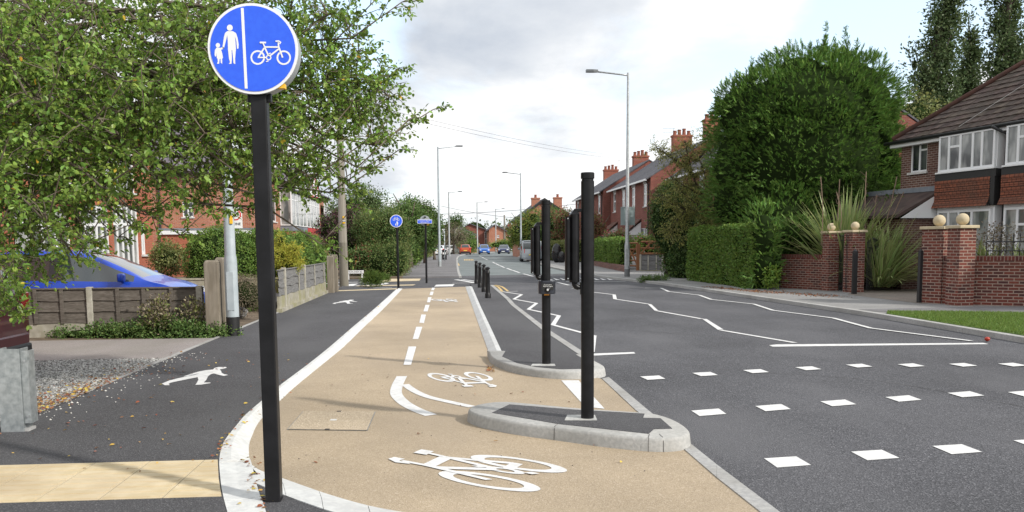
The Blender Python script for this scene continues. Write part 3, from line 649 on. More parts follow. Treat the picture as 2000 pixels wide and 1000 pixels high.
# nearest sign -------------------------------------------------------------
bx, by = -1.11, 5.53
t = empty('shared_path_sign', (bx, by, .08), 'large round blue sign with walkers and bicycle halves on a square black post', 'road sign', 'blue round cycle route signs')
mb = MB(); mb.box((bx - .047, by - .047, .05), (bx + .047, by + .047, 2.80)); put(mb, 'post', black_metal, t, bevel=.008)
zc = 2.868; SK = .265 / 415
def S8(p): return (bx - .012 + (p[0] - (p[1] - 465) * .045 - 480) * SK, zc - (p[1] - 465) * SK)
mb = MB(); disc(mb, (bx - .012, zc), .262, by - .075, by + .045); put(mb, 'lamp_housing', sign_grey, t, smooth=True, auto=40)
mb = MB(); disc(mb, (bx - .012, zc), .265, by - .085, by - .0751); f = put(mb, 'sign_plate', white_sign, t)
mb = MB(); disc(mb, (bx - .012, zc), .249, by - .0885, by - .0852); put(mb, 'blue_disc', blue_sign, f)
mb = MB(); figures(mb, S8, by - .0895); mb.build('walker_symbol', white_sign, f)
kx = lambda p: S8((525 + p[0] * 240, 545 - p[1] * 240)); mb = MB(); bike_face(mb, kx, by - .0893); mb.build('bicycle_symbol', white_sign, f)
a, b = S8((380, 97)), S8((422, 830)); mb = MB(); mb.quad((a[0] - .0085, by - .0897, a[1]), (a[0] + .0085, by - .0897, a[1]), (b[0] + .0085, by - .0897, b[1]), (b[0] - .0085, by - .0897, b[1])); mb.build('divider', white_sign, f)
mb = MB(); mb.box((bx + .10, by - .072, zc - .226), (bx + .165, by - .02, zc - .2), rz=0); put(mb, 'sticker', yellow_st, t)
mb = MB(); mb.box((bx - .07, by - .02, zc - .30), (bx + .07, by + .03, zc - .18)); put(mb, 'bracket', black_metal, t, bevel=.004)

# second round sign --------------------------------------------------------
bx, by = -1.82, 34.3
t = empty('shared_path_sign', (bx, by, .08), 'small round blue sign with bicycle above two walkers on a thin black post', 'road sign', 'blue round cycle route signs')
mb = MB(); mb.tube([(bx, by, .0), (bx, by, 2.6)], .045, 12); put(mb, 'post', black_metal, t, smooth=True, auto=40)
mb = MB(); disc(mb, (bx - .03, 2.59), .245, by - .08, by - .05); f = put(mb, 'sign_plate', white_sign, t)
mb = MB(); disc(mb, (bx - .03, 2.59), .222, by - .084, by - .0801); put(mb, 'blue_disc', blue_sign, f)
mb = MB(); bike_face(mb, lambda p: (bx - .03 + (p[0] - .5) * -.16, 2.645 + p[1] * .16), by - .086); mb.build('bicycle_symbol', white_sign, f)
mb = MB(); figures(mb, lambda p: (bx - .01 + (p[0] - 240) * .00052, 2.49 - (p[1] - 440) * .00052), by - .086); mb.build('walker_symbol', white_sign, f)
# sign with grey back and blue plate ---------------------------------------
bx, by = -.80, 38.1
t = empty('cycle_end_sign', (bx, by, .004), 'grey round sign back with a small blue name plate on a thin black post', 'road sign')
mb = MB(); mb.tube([(bx, by, .0), (bx, by, 2.75)], .045, 12); put(mb, 'post', black_metal, t, smooth=True, auto=40)
mb = MB(); disc(mb, (bx - .03, 2.70), .225, by + .05, by + .09); put(mb, 'sign_back', sign_grey, t)
mb = MB(); mb.box((bx - .07, by + .0, 2.83), (bx + .02, by + .049, 2.88)); put(mb, 'clamp', black_metal, t)
mb = MB(); mb.box((bx - .35, by - .08, 2.575), (bx + .28, by - .05, 2.75)); f = put(mb, 'name_plate', white_sign, t)
mb = MB(); mb.box((bx - .335, by - .084, 2.592), (bx + .265, by - .0801, 2.733)); put(mb, 'blue_panel', blue_sign, f)
text_mesh('lettering', 'CYCLISTS REJOIN', .066, white_sign, f, (bx - .035, by - .0865, 2.695), width=.54)
text_mesh('lettering', 'CARRIAGEWAY', .066, white_sign, f, (bx - .035, by - .0865, 2.63), width=.40)
mb = MB(); mb.box((bx + .05, by + .035, 2.50), (bx + .15, by + .0495, 2.56)); put(mb, 'sticker', yellow_st, t)

# signal poles ------------------------------------------------------------------
sig_black = M('signal_black', (.007, .007, .008), (.012, .012, .014), 9, .38, .0003, bscale=80, spec=.28)
def signal_pole(x, y, zb, top, label, H0):
    t = empty('signal_pole', (x, y, zb), label, 'crossing signal', 'black poles of the toucan crossing')
    mb = MB(); mb.lathe([(.058, zb - .03), (.058, top - .075), (.052, top - .072), (.052, top - .055), (.060, top - .052), (.060, top - .006), (.055, top)], (x, y, 0), 28); put(mb, 'pole', sig_black, t, smooth=True, auto=35)
    # nearside signal unit seen from its back: two upright rounded cases on elbow brackets
    z0, z1 = H0; cx = x - .115
    u = MB(); n = 20
    ring = [(cx + .044 * math.cos(a), y + .02 + .075 * math.sin(a)) for a in np.linspace(0, 2 * math.pi, n + 1)[:-1]]
    u.prism(ring, z0, z1); put(u, 'signal_case', sig_black, t, smooth=True, auto=40)
    u = MB(); ring = [(cx - .062 + .024 * math.cos(a), y - .0 + .05 * math.sin(a)) for a in np.linspace(0, 2 * math.pi, n + 1)[:-1]]
    u.prism(ring, z0 + .02, z1 - .02); c = put(u, 'visor_case', sig_black, t, smooth=True, auto=40)
    for zz_ in (z0 + .035, z1 - .035): m = MB(); m.lathe([(.006, -.004), (.004, .0)], (cx - .066, y - .048, zz_), 8, 'y'); put(m, 'screw', grey_metal, c)
    u = MB(); u.prism([(cx - .040, y - .045), (cx + .040, y - .045), (cx + .040, y + .08), (cx - .040, y + .08)], z1 + .001, z1 + .04, [(cx - .012, y - .01), (cx + .02, y - .01), (cx + .02, y + .05), (cx - .012, y + .05)]); put(u, 'top_cap', sig_black, t)
    u = MB(); u.box((cx - .005, y - .02, z1 + .022), (x - .04, y + .02, z1 + .052)); put(u, 'bracket', sig_black, t, bevel=.006)
    u = MB(); u.tube([(cx, y, z0 + .01), (cx, y, z0 - .02), (cx + .012, y, z0 - .038), (cx + .03, y, z0 - .045), (x - .03, y, z0 - .045)], .026, 12); put(u, 'bracket', sig_black, t, smooth=True)
    u = MB(); u.box((x - .066, y - .02, z0 - .11), (x - .045, y + .02, z0 - .0)); put(u, 'clamp', sig_black, t, bevel=.003)
    return t
plate_m = M('access_plate', (.50, .50, .48), (.40, .40, .39), 30, .6)
def quad_part(name, px, z, mat, parent, th=.004):
    q = gpx(px, z); mb = MB(); mb.prism([(p[0], p[1]) for p in q], z - th, z + th); return put(mb, name, mat, parent)
zt = lambda py, Y, px=1140: float(PY(px, py, Y)[2])
p3 = signal_pole(1.26, 7.65, .124, zt(337, 7.65), 'nearer plain black signal pole standing on the near kerbed island', (zt(551, 7.65), zt(419, 7.65)))
quad_part('base_plate', [(1103, 820.5), (1108, 811), (1162, 811), (1166, 820.5)], .127, plate_m, p3)
p2 = signal_pole(1.32, 11.34, .108, zt(391, 11.34, 1062), 'farther black signal pole with the push button unit fixed to its middle', (zt(537, 11.34, 1048), zt(442, 11.34, 1048)))
quad_part('base_plate', [(1037, 714.5), (1040, 711), (1083, 711), (1085, 714.5)], .110, plate_m, p2)
x, y = 1.32, 11.34; zb0, zb1 = zt(574.5, 11.2, 1066), zt(548.5, 11.2, 1066)
mb = MB(); mb.prism([(x - .108, y - .065), (x - .112, y - .10), (x - .09, y - .145), (x - .06, y - .165), (x + .06, y - .165), (x + .09, y - .145), (x + .112, y - .10), (x + .108, y - .065), (x + .10, y + .055), (x - .10, y + .055)], zb0, zb1)
bb = put(mb, 'push_button_unit', M('unit_plastic', (.02, .022, .03), (.03, .033, .045), 10, .28), p2, bevel=.012)
mb = MB(); mb.box((x - .078, y - .1685, zb0 + .055), (x + .078, y - .1645, zb1 - .035)); put(mb, 'instruction_panel', black_ink, bb)
text_mesh('lettering', 'Push button', .021, white_sign, bb, (x + .003, y - .170, zb0 + .122))
text_mesh('lettering', 'Wait for signal', .021, white_sign, bb, (x + .003, y - .170, zb0 + .101))
mb = MB(); mb.lathe([(.034, -.178), (.037, -.172), (.037, -.160)], (x, y, zb0 + .058), 20, 'y'); put(mb, 'button_ring', sig_black, bb, smooth=True)
mb = MB(); mb.lathe([(.013, -.186), (.016, -.176)], (x, y, zb0 + .058), 14, 'y'); put(mb, 'button', M('button_silver', (.8, .8, .8), rough=.25, metal=.4), bb)
mb = MB(); mb.lathe([(.006, -.150), (.008, -.14)], (x, y, zb1 - .014), 10, 'y'); put(mb, 'screw', grey_metal, bb)
mb = MB(); mb.box((x - .032, y - .072, zb0 - .020), (x + .032, y - .058, zb0 - .004)); put(mb, 'orange_strip', orange_st, p2)
t = empty('chamber_cover', (1.3, 11.9, .08), 'grey steel chamber cover set in asphalt behind the farther signal pole', 'chamber cover')
quad_part('plate', [(1031, 705), (1035, 698), (1099, 698), (1106, 705)], .084, grey_metal, t)
for px_ in (1038, 1100): g = G(px_, 701, .09); mb = MB(); mb.lathe([(.012, .088), (.010, .0895)], (g[0], g[1], 0), 8); put(mb, 'bolt', joint_dark, t)

# bollards ---------------------------------------------------------------------------
def make_bollard():
    t = empty('bollard', (0, 0, 0), 'x', 'bollard', 'black bollards on the traffic separator')
    mb = MB(); mb.lathe([(.088, -.02), (.088, .12), (.075, .14), (.066, .17), (.062, .72), (.070, .735), (.070, .755), (.062, .77), (.062, .80), (.052, .815), (.050, .86)], (0, 0, 0), 20); put(mb, 'post', black_metal, t, smooth=True, auto=40)
    mb = MB(); mb.lathe([(.052, .861), (.075, .872), (.078, .885), (.060, .905), (.035, .925), (.001, .932)], (0, 0, 0), 20); put(mb, 'cap', black_metal, t, smooth=True, auto=50)
    return note(t)
bo = make_bollard(); BL = ['nearest bollard in the row of four, showing its whole base', 'second bollard from the camera in the row of four', 'third bollard from the camera in the row of four', 'farthest bollard in the row, beside the junction']
for i, (px_, py_) in enumerate([(953, 582), (945.5, 570), (937.5, 561.5), (930.5, 554)]):
    o = bo if i == 0 else copy_tree(bo); g = G(px_, py_, .08); o.location = (g[0], g[1], .08); o['label'] = BL[i]

# lamp columns --------------------------------------------------------------------------
led = M('lamp_head_grey', (.12, .13, .14), rough=.4)
def lamp(x, y, zb, h, side, arm, mat, label, r0=.095, r1=.055, base_r=.12, base_h=1.3, band=None, rise=.05, headsz=1.0, fat=1.0):
    t = empty('street_lamp', (x, y, zb), label, 'street lamp', 'street lamps along the road')
    b0 = .36 if band else 0
    if band: mb = MB(); mb.lathe([(base_r * 1.04, zb - .02), (base_r * 1.04, zb + b0)], (x, y, 0), 24); put(mb, 'base_band', band, t, smooth=True, auto=40)
    mb = MB(); mb.lathe([(base_r, zb + b0 - .01), (base_r, zb + base_h), (r0 * 1.12, zb + base_h + .10), (r0, zb + base_h + .16), (r1, zb + h)], (x, y, 0), 24); put(mb, 'column', mat, t, smooth=True, auto=40)
    mb = MB(); a = arm * side; mb.tube([(x, y, zb + h - .12), (x + a * .12, y, zb + h - .09), (x + a * .8, y, zb + h + rise)], .028 * fat, 8); put(mb, 'arm', mat, t, smooth=True)
    mb = MB(); x0, x1 = x + a * .72, x + a; mb.prism([(x0, y - .07), (x0 + (x1 - x0) * .4, y - .13), (x1, y - .12), (x1, y + .12), (x0 + (x1 - x0) * .4, y + .13), (x0, y + .07)], zb + h + rise - .03 * fat, zb + h + rise + .05 * fat); put(mb, 'lamp_head', led, t)
    mb = MB(); mb.box((x - base_r * .55, y - base_r - .004, zb + b0 + .12), (x + base_r * .55, y - base_r * .84, zb + base_h - .15)); put(mb, 'access_door', mat, t, bevel=.004)
    return t
lA = lamp(-3.83, 16.0, .06, 8.2, 1, 1.7, lamp_white, 'pale column with black base and speed zone plate beside the timber gateposts', base_r=.112, base_h=1.32, band=M('black_base_paint', (.015, .015, .016), rough=.5))
pc = PY(460, 425, 16.12)
mb = MB(); mb.box((pc[0] - .115, 16.12, pc[2] - .19), (pc[0] + .115, 16.135, pc[2] + .19)); zp = put(mb, 'zone_plate', white_sign, lA)
mb = MB(); mb.lathe([(.10, 16.116), (.10, 16.1195)], (pc[0], 0, pc[2] + .05), 28, 'y'); put(mb, 'red_ring', red_ring, zp)
mb = MB(); mb.lathe([(.078, 16.112), (.078, 16.1158)], (pc[0], 0, pc[2] + .05), 28, 'y'); put(mb, 'white_disc', white_sign, zp)
text_mesh('lettering', '20', .11, black_ink, zp, (pc[0], 16.110, pc[2] + .05)); text_mesh('lettering', 'ZONE', .065, black_ink, zp, (pc[0], 16.117, pc[2] - .115))
mb = MB(); mb.box((-3.83 + .035, 15.895, zt(437, 15.9, 445)), (-3.83 + .085, 15.93, zt(421, 15.9, 445))); put(mb, 'sticker', yellow_st, lA)
lB = lamp(8.53, 40.4, .095, 9.35, -1, 1.95, grey_metal, 'tall grey column with a square grey sign back on the right pavement', r0=.095, r1=.05, base_r=.125, base_h=1.45, band=M('grey_base_paint', (.16, .165, .17), rough=.6), fat=1.4)
a, b = PY(1212, 440, 40.6), PY(1240, 404, 40.6); sq = M('teal_grey_back', (.27, .33, .33), rough=.5)
mb = MB(); mb.box((a[0], 40.58, a[2]), (b[0], 40.60, b[2])); f = put(mb, 'sign_back', sq, lB)
for zz_ in (a[2] + .012, b[2] - .03): mb = MB(); mb.box((a[0], 40.555, zz_ - .01), (b[0], 40.579, zz_ + .02)); put(mb, 'channel', sq, f)
for (px_, pyt, Y, side, zb, lab) in [(857.5, 287, 62.6, 1, .085, 'grey lamp column on the left pavement beyond the junction, beside the bus stop'), (877, 375, 114.6, 1, .085, 'second grey lamp column along the left pavement, behind the white cars'),
                           (1017, 338, 84.5, -1, .095, 'grey lamp column with left pointing arm on the right side near the van'), (932, 395, 144, 1, .0, 'distant grey lamp column beside the blue car'), (968, 408, 171, 1, 0, 'more distant thin lamp column in front of the orange brick gable'), (1009, 425, 232, -1, 0, 'farthest thin lamp column near the distant chimneys')]:
    p = PY(px_ + .5, 470, Y); lamp(p[0], Y, zb, float(PY(px_, pyt, Y)[2]) - zb, side, 1.75, grey_metal if Y > 100 else lamp_white, lab, r0=.09 if Y < 100 else .10, r1=.055 if Y < 100 else .08, base_r=.12, base_h=1.2, band=sign_grey, fat=1.3 if Y > 70 else 1.0)

# telegraph poles and wires ------------------------------------------------------------------
wood_pole = M('weathered_pole', (.22, .20, .17), (.30, .275, .24), 14, .9, .004, stretch=(1, 1, .06), c3=(.12, .11, .08), s3=2, f3=.6)
t = empty('telegraph_pole', (-3.98, 34.83, 0), 'tall weathered wooden pole by the side road corner with yellow tags', 'telegraph pole')
mb = MB(); mb.lathe([(.185, -.02), (.175, .8), (.165, 1.75), (.168, 1.76), (.168, 1.79), (.16, 1.8), (.12, 7.6)], (-3.98, 34.83, 0), 16); put(mb, 'pole', wood_pole, t, smooth=True, auto=50)
for z0, m_ in ((2.75, yellow_st), (2.60, white_sign), (2.55, yellow_st)): mb = MB(); mb.box((-3.95, 34.655, z0 - .03), (-3.85, 34.68, z0 + .05 if m_ is yellow_st else z0 + .03)); put(mb, 'tag', m_, t)
mb = MB(); mb.box((-4.3, 34.78, 7.2), (-3.66, 34.88, 7.3)); put(mb, 'crossarm', wood_pole, t)
p = PY(985.5, 470, 176); t2 = empty('telegraph_pole', (p[0], 176, 0), 'distant dark wooden pole in front of the far brick houses', 'telegraph pole')
mb = MB(); mb.lathe([(.2, 0), (.16, float(PY(985, 420, 176)[2]))], (p[0], 176, 0), 8); put(mb, 'pole', wood_pole, t2)
wire_m = M('cable_grey', (.20, .20, .22), rough=.7)
def wire(pts, r, label):
    a, b = Vector(pts[0]), Vector(pts[1]); sag = pts[2]; P = [a.lerp(b, k / 24) - Vector((0, 0, sag * 4 * (k / 24) * (1 - k / 24))) for k in range(25)]
    mb = MB(); mb.tube(P, r, 5); mb.is_closed = True; o = mb.build('overhead_wire', wire_m); tag(o, label, 'wire', 'overhead wires')
top = (-3.98, 34.75, 7.35)
wire((top, tuple(PX(1215, 303.5, 18.4)), .35), .009, 'upper of two slack wires running from the left pole to the terrace chimney')
wire(((-4.2, 34.75, 7.25), tuple(PX(1258, 313, 18.4)), .45), .009, 'lower of two slack wires running from the left pole to the terrace chimney')
wire((tuple(PY(640, 414, 150)), tuple(PY(1130, 398, 150)), 1.0), .05, 'higher level cable crossing far down the road')
wire((tuple(PY(860, 402, 170)), tuple(PY(1085, 430, 170)), .6), .045, 'lower faint cable crossing far down the road')

# bus stop, bin, street name --------------------------------------------------------------------
p = PY(868, 470, 84); t = empty('bus_stop', (p[0], 84, .085), 'white bus stop pole with a white flag by the left kerb', 'bus stop')
mb = MB(); mb.tube([(p[0], 84, .08), (p[0], 84, 3.15)], .055, 10); put(mb, 'pole', lamp_white, t, smooth=True)
mb = MB(); mb.box((p[0] - .40, 83.98, 2.4), (p[0] - .06, 84.02, 3.12)); f = put(mb, 'flag', white_sign, t)
mb = MB(); mb.box((p[0] - .34, 83.96, 2.86), (p[0] - .12, 83.979, 3.0)); put(mb, 'bus_symbol', black_ink, f)
g = G(868, 507, .085); t = empty('litter_bin', (g[0], g[1], .085), 'square black litter bin with pale poster panel by the left kerb', 'litter bin')
x, y = g[0], g[1]; mb = MB(); mb.box((x - .24, y - .24, .085), (x + .24, y + .24, .85)); put(mb, 'body', black_metal, t, bevel=.02)
mb = MB(); mb.box((x - .26, y - .26, .98), (x + .26, y + .26, 1.08)); put(mb, 'hood', black_metal, t, bevel=.02)
mb = MB(); mb.box((x - .22, y - .1, .85), (x + .22, y + .22, .98)); put(mb, 'neck', black_metal, t)
mb = MB(); mb.box((x - .17, y - .252, .62), (x + .17, y - .241, .83)); put(mb, 'panel', white_sign, t)
mb = MB(); mb.prism([(x - .05, y - .252), (x + .05, y - .252), (x + .05, y - .241), (x - .05, y - .241)], .28, .45); put(mb, 'litter_symbol', white_sign, t)
ga, gb = G(679.5, 545.5, .07), G(708, 545, .07); yy = (ga[1] + gb[1]) / 2
t = empty('street_name_sign', ((ga[0] + gb[0]) / 2, yy, .07), 'low white street name plate on two short legs beside the pole', 'street sign')
x0, x1 = PY(677.5, 530, yy)[0], PY(710.3, 530, yy)[0]; z0, z1 = float(PY(695, 534, yy)[2]), float(PY(695, 528, yy)[2])
mb = MB(); mb.box((x0, yy - .03, z0), (x1, yy, z1)); f = put(mb, 'name_plate', white_sign, t)
text_mesh('lettering', 'HIGHLANDS RD', .11, black_ink, f, ((x0 + x1) / 2, yy - .033, (z0 + z1) / 2), width=(x1 - x0) * .86)
for xx in (x0 + .06, x1 - .08): mb = MB(); mb.box((xx - .035, yy + .001, .05), (xx + .035, yy + .06, z0 + .03)); put(mb, 'leg', white_sign, t)

# galvanised post at the left edge ------------------------------------------------------------
galv = M('galvanised_spangle', (.30, .33, .34), (.47, .50, .51), 22, .42, .0006, metal=.6, c3=(.38, .40, .40), s3=3, f3=.6, lo=.35, hi=.65, detail=6)
t = empty('galvanised_post', (-3.78, 7.83, .08), 'stout galvanised steel channel post at the edge of the gravel', 'barrier post')
g0 = G(40, 843, .08); px_, py_ = g0[0], g0[1] + .04; Hg = .735
mb = MB(); w = .012
mb.box((px_ - .16, py_ - .05, .02), (px_ + .035, py_ - .05 + w, .08 + Hg)); mb.box((px_ + .035 - w, py_ - .05 + w, .02), (px_ + .035, py_ + .12, .08 + Hg)); mb.box((px_ - .16, py_ - .05 + w, .02), (px_ - .16 + w, py_ + .12, .08 + Hg)); put(mb, 'channel', galv, t, bevel=.003)
mb = MB(); mb.box((px_ + .036, py_ - .035, .15), (px_ + .095, py_ - .01, .08 + Hg - .02)); mb.box((px_ + .08, py_ - .010, .15), (px_ + .095, py_ + .10, .08 + Hg - .02)); put(mb, 'flange', galv, t, bevel=.003)
for zz_ in (.71, .22): mb = MB(); mb.lathe([(.012, -.052), (.008, -.037)], (px_ + .075, py_, zz_), 10, 'y'); put(mb, 'bolt', grey_metal, t)
mb = MB(); mb.box((px_ - .14, py_ - .036, .06), (px_ + .07, py_ + .10, .105)); put(mb, 'footing', concrete_g, t)

# ================================================================== cars
tyre_m = M('tyre_rubber', (.02, .02, .02), rough=.8); rim_m = M('alloy_rim', (.45, .46, .48), rough=.3, metal=.8)
car_glass = M('car_glass', (.025, .035, .04), rough=.04, spec=.9, coat=.6); trim_m = M('black_trim', (.02, .02, .022), rough=.5)
head_m = M('headlight_glass', (.75, .78, .8), rough=.12, spec=.8); tail_m = M('taillight_red', (.45, .01, .015), rough=.15, coat=.6); chrome = M('chrome_strip', (.75, .75, .76), rough=.15, metal=.9)
def paint(n, c): return M('car_paint_' + n, c, rough=.32, coat=.55, metal=.05, spec=.35)
PROF = {  # x/L, sill, belt, top, width factor, roof half-width factor
 'hatch': [(-.500, .42, .62, .66, .78, .70), (-.492, .34, .80, .86, .90, .72), (-.465, .26, .92, 1.02, .97, .72), (-.42, .24, .96, 1.36, 1.0, .70), (-.36, .22, .97, 1.47, 1.0, .71), (-.22, .21, .97, 1.52, 1.0, .72), (-.02, .21, .96, 1.53, 1.0, .73), (.08, .21, .95, 1.50, 1.0, .73), (.15, .21, .94, 1.38, 1.0, .74), (.25, .21, .93, 1.13, 1.0, .79), (.315, .21, .92, .97, .99, .86), (.40, .22, .84, .88, .97, .84), (.455, .24, .74, .78, .92, .80), (.485, .28, .62, .66, .82, .72), (.500, .36, .50, .52, .72, .64)],
 'mpv': [(-.500, .42, .70, .74, .80, .70), (-.49, .34, .90, .98, .92, .72), (-.465, .26, .98, 1.24, .97, .70), (-.43, .24, 1.0, 1.46, 1.0, .70), (-.36, .22, 1.0, 1.56, 1.0, .71), (-.20, .21, 1.0, 1.61, 1.0, .72), (-.04, .21, .99, 1.61, 1.0, .73), (.04, .21, .98, 1.575, 1.0, .73), (.11, .21, .97, 1.47, 1.0, .74), (.22, .21, .96, 1.24, 1.0, .79), (.325, .21, .95, .995, .99, .86), (.40, .22, .86, .90, .97, .84), (.455, .24, .75, .79, .92, .80), (.485, .28, .62, .66, .82, .72), (.500, .36, .50, .52, .72, .64)],
 'van': [(-.500, .45, .95, 1.80, .93, .88), (-.494, .30, 1.05, 1.90, .97, .88), (-.46, .27, 1.08, 1.95, 1.0, .88), (-.2, .27, 1.08, 1.97, 1.0, .88), (.1, .27, 1.08, 1.95, 1.0, .87), (.18, .27, 1.08, 1.84, 1.0, .86), (.27, .27, 1.08, 1.50, 1.0, .86), (.34, .27, 1.06, 1.12, .99, .86), (.43, .28, .98, 1.02, .96, .84), (.48, .3, .8, .84, .88, .78), (.5, .38, .55, .58, .78, .7)]}
def make_car(name, style, L_, W_, H_, mat, label, cat='car', group='cars on the road', lower=None, roof=None, rails=False):
    t = empty(name, (0, 0, 0), label, cat, group)
    pr = PROF[style]; k = 4; P = smooth_poly([np.array(p) for p in pr], k); hs = H_ / max(p[3] for p in pr)
    P = [np.array([p[0] * L_, p[1], p[2] * hs, max(p[3] * hs, p[2] * hs + .02), p[4] * W_ / 2, p[5] * W_ / 2]) for p in P]
    def ring(p):
        x, s, b, tp, w, rw = p; g = tp - b; rw = max(rw, w * (.93 - .35 * min(g, .55) / .55))
        pts = [(w * .80, s - .03), (w * .97, s + .02), (w, s + (b - s) * .45), (w * .985, b - .08), (w * .955, b), (rw + .035, tp - .085 * min(1, g / .3)), (rw, tp - .04 * min(1, g / .3)), (rw - .10, tp - .006), (rw * .5, tp + .012 * min(1, g / .3) + .004), (0, tp + .016)]
        return [(x, y, z) for y, z in pts] + [(x, -y, z) for y, z in pts[:-1][::-1]]
    rings = [ring(p) for p in P]; m = len(rings[0]); xs = [p[0] / L_ for p in P]; gh = [p[3] - p[2] for p in P]
    front_glass, back_glass, side = MB(), MB(), MB(); body = MB()
    V = [v for r in rings for v in r]
    fb, ff, fr, fs_ = [], [], [], []
    roof0 = next(i for i in range(len(P)) if P[i][3] > .955 * H_); roof1 = max(i for i in range(len(P)) if P[i][3] > .955 * H_)
    for i in range(len(P) - 1):
        xm = (xs[i] + xs[i + 1]) / 2; g = (gh[i] + gh[i + 1]) / 2
        for c in range(m - 1):
            f = (i * m + c, (i + 1) * m + c, (i + 1) * m + c + 1, i * m + c + 1)
            cc = min(c, m - 2 - c)       # 0..8
            if cc in (6, 7, 8) and i >= roof1 and g > .07 and (cc > 6 or True): ff.append(f) if cc >= 7 else fb.append(f)
            elif cc in (7, 8) and i < roof0 and g > .14: fr.append(f)
            elif cc == 4 and g > .17 and i < roof1 + k * 3 and style != 'van': fs_.append((f, xm))
            elif cc == 4 and style == 'van' and xm > .06 and g > .2: fs_.append((f, xm))
            else: fb.append(f)
    fb.append(tuple(range(m))); fb.append(tuple((len(P) - 1) * m + c for c in range(m)))
    for i in range(len(P) - 1): fb.append((i * m, (i + 1) * m, (i + 1) * m + m - 1, i * m + m - 1))
    def sub(name, faces, mt, parent, off=0.0):
        mb = MB(); mb.add(V, faces); mb.is_closed = False; o = mb.build(name, mt, parent)
        bm = bmesh.new(); bm.from_mesh(o.data); bmesh.ops.delete(bm, geom=[v for v in bm.verts if not v.link_faces], context='VERTS'); bmesh.ops.recalc_face_normals(bm, faces=bm.faces[:]); bm.to_mesh(o.data); bm.free()
        o.data.polygons.foreach_set('use_smooth', [True] * len(o.data.polygons)); o.data.set_sharp_from_angle(angle=R(38)); return o
    bd = sub('body', fb, mat, t); sub('windscreen', ff, car_glass, t); sub('rear_window', fr, car_glass, t)
    pill = [(-.30, -.275), (-.085, -.055)] if style != 'van' else []
    for sg in (0, 1):
        fl = [f for f, xm in fs_ if ((f[0] % m) > m // 2) == bool(sg)]
        sub('side_window', fl, car_glass, t)
    for a, b in pill:        # door pillars between the side windows
        for sg in (-1, 1):
            i = min(range(len(P)), key=lambda q: abs(xs[q] - (a + b) / 2)); p = P[i]; r = rings[i]; lo_, hi_ = r[4], r[5]
            mb = MB(); mb.add([(a * L_, sg * (lo_[1] + .004), lo_[2]), (b * L_, sg * (lo_[1] + .004), lo_[2]), (b * L_, sg * (hi_[1] + .004), hi_[2]), (a * L_, sg * (hi_[1] + .004), hi_[2]), (a * L_, sg * (lo_[1] - .03), lo_[2]), (b * L_, sg * (lo_[1] - .03), lo_[2]), (b * L_, sg * (hi_[1] - .03), hi_[2]), (a * L_, sg * (hi_[1] - .03), hi_[2])], [(0, 1, 2, 3), (4, 7, 6, 5), (0, 4, 5, 1), (3, 2, 6, 7), (0, 3, 7, 4), (1, 5, 6, 2)]); put(mb, 'pillar', trim_m, t)
    wr = .325 if style != 'van' else .34
    for wx in (-.305 * L_, .315 * L_):
        for sg in (-1, 1):
            mb = MB(); mb.lathe([(wr + .055, sg * (W_ / 2 - .22)), (wr + .055, sg * (W_ / 2 + .004))], (wx, 0, wr + .01), 20, 'y'); put(mb, 'wheel_arch', trim_m, bd)
            mb = MB(); mb.lathe([(wr - .03, sg * (W_ / 2 - .2)), (wr, sg * (W_ / 2 - .18)), (wr, sg * (W_ / 2 - .01)), (wr - .03, sg * (W_ / 2 + .012))], (wx, 0, wr), 24, 'y'); wh = put(mb, 'wheel', tyre_m, t, smooth=True, auto=40)
            mb = MB(); mb.lathe([(wr * .66, sg * (W_ / 2 + .008)), (wr * .62, sg * (W_ / 2 + .022))], (wx, 0, wr), 16, 'y'); put(mb, 'rim', rim_m, wh)
    f = P[-1]; hz = .62 * hs * (1.2 if style == 'van' else 1.05)
    for sg in (-1, 1):
        mb = MB(); mb.prism([(.432 * L_, sg * W_ * .46), (.478 * L_, sg * W_ * .30), (.494 * L_, sg * W_ * .30), (.474 * L_, sg * W_ * .465)], hz, hz + .13); put(mb, 'headlight', head_m, t, bevel=.015)
        mb = MB(); mb.prism([(-.502 * L_, sg * W_ * .33), (-.494 * L_, sg * W_ * .47), (-.462 * L_, sg * W_ * .492), (-.462 * L_, sg * W_ * .33)], .80 * hs, 1.02 * hs if style != 'van' else 1.45); put(mb, 'tail_light', tail_m, t, bevel=.02)
        mb = MB(); mx = .235 * L_ if style != 'van' else .26 * L_; zb = (.96 if style != 'van' else 1.1) * hs; mb.prism([(mx - .09, sg * W_ * .49), (mx + .05, sg * W_ * .49), (mx + .06, sg * (W_ * .49 + .20)), (mx - .06, sg * (W_ * .49 + .22))], zb, zb + .17); put(mb, 'wing_mirror', mat, t, bevel=.035, smooth=True)
    plate_y = M('rear_plate', (.75, .55, .08), rough=.5); 
    mb = MB(); mb.box((-.5 * L_ - .025, -.26, .60 * hs), (-.5 * L_ + .06, .26, .60 * hs + .11)); put(mb, 'number_plate', plate_y, t)
    mb = MB(); mb.box((.5 * L_ - .06, -.26, .36), (.5 * L_ + .02, .26, .47)); put(mb, 'number_plate', white_sign, t)
    mb = MB(); mb.box((-.5 * L_ - .012, -W_ * .40, .24), (-.47 * L_, W_ * .40, .50)); put(mb, 'rear_bumper', lower or mat, t, bevel=.03)
    mb = MB(); mb.box((.45 * L_, -W_ * .33, .26), (.5 * L_ + .010, W_ * .33, .35)); mb.box((.46 * L_, -W_ * .22, .50), (.5 * L_ + .004, W_ * .22, .60)); put(mb, 'grille', trim_m, t, bevel=.01)
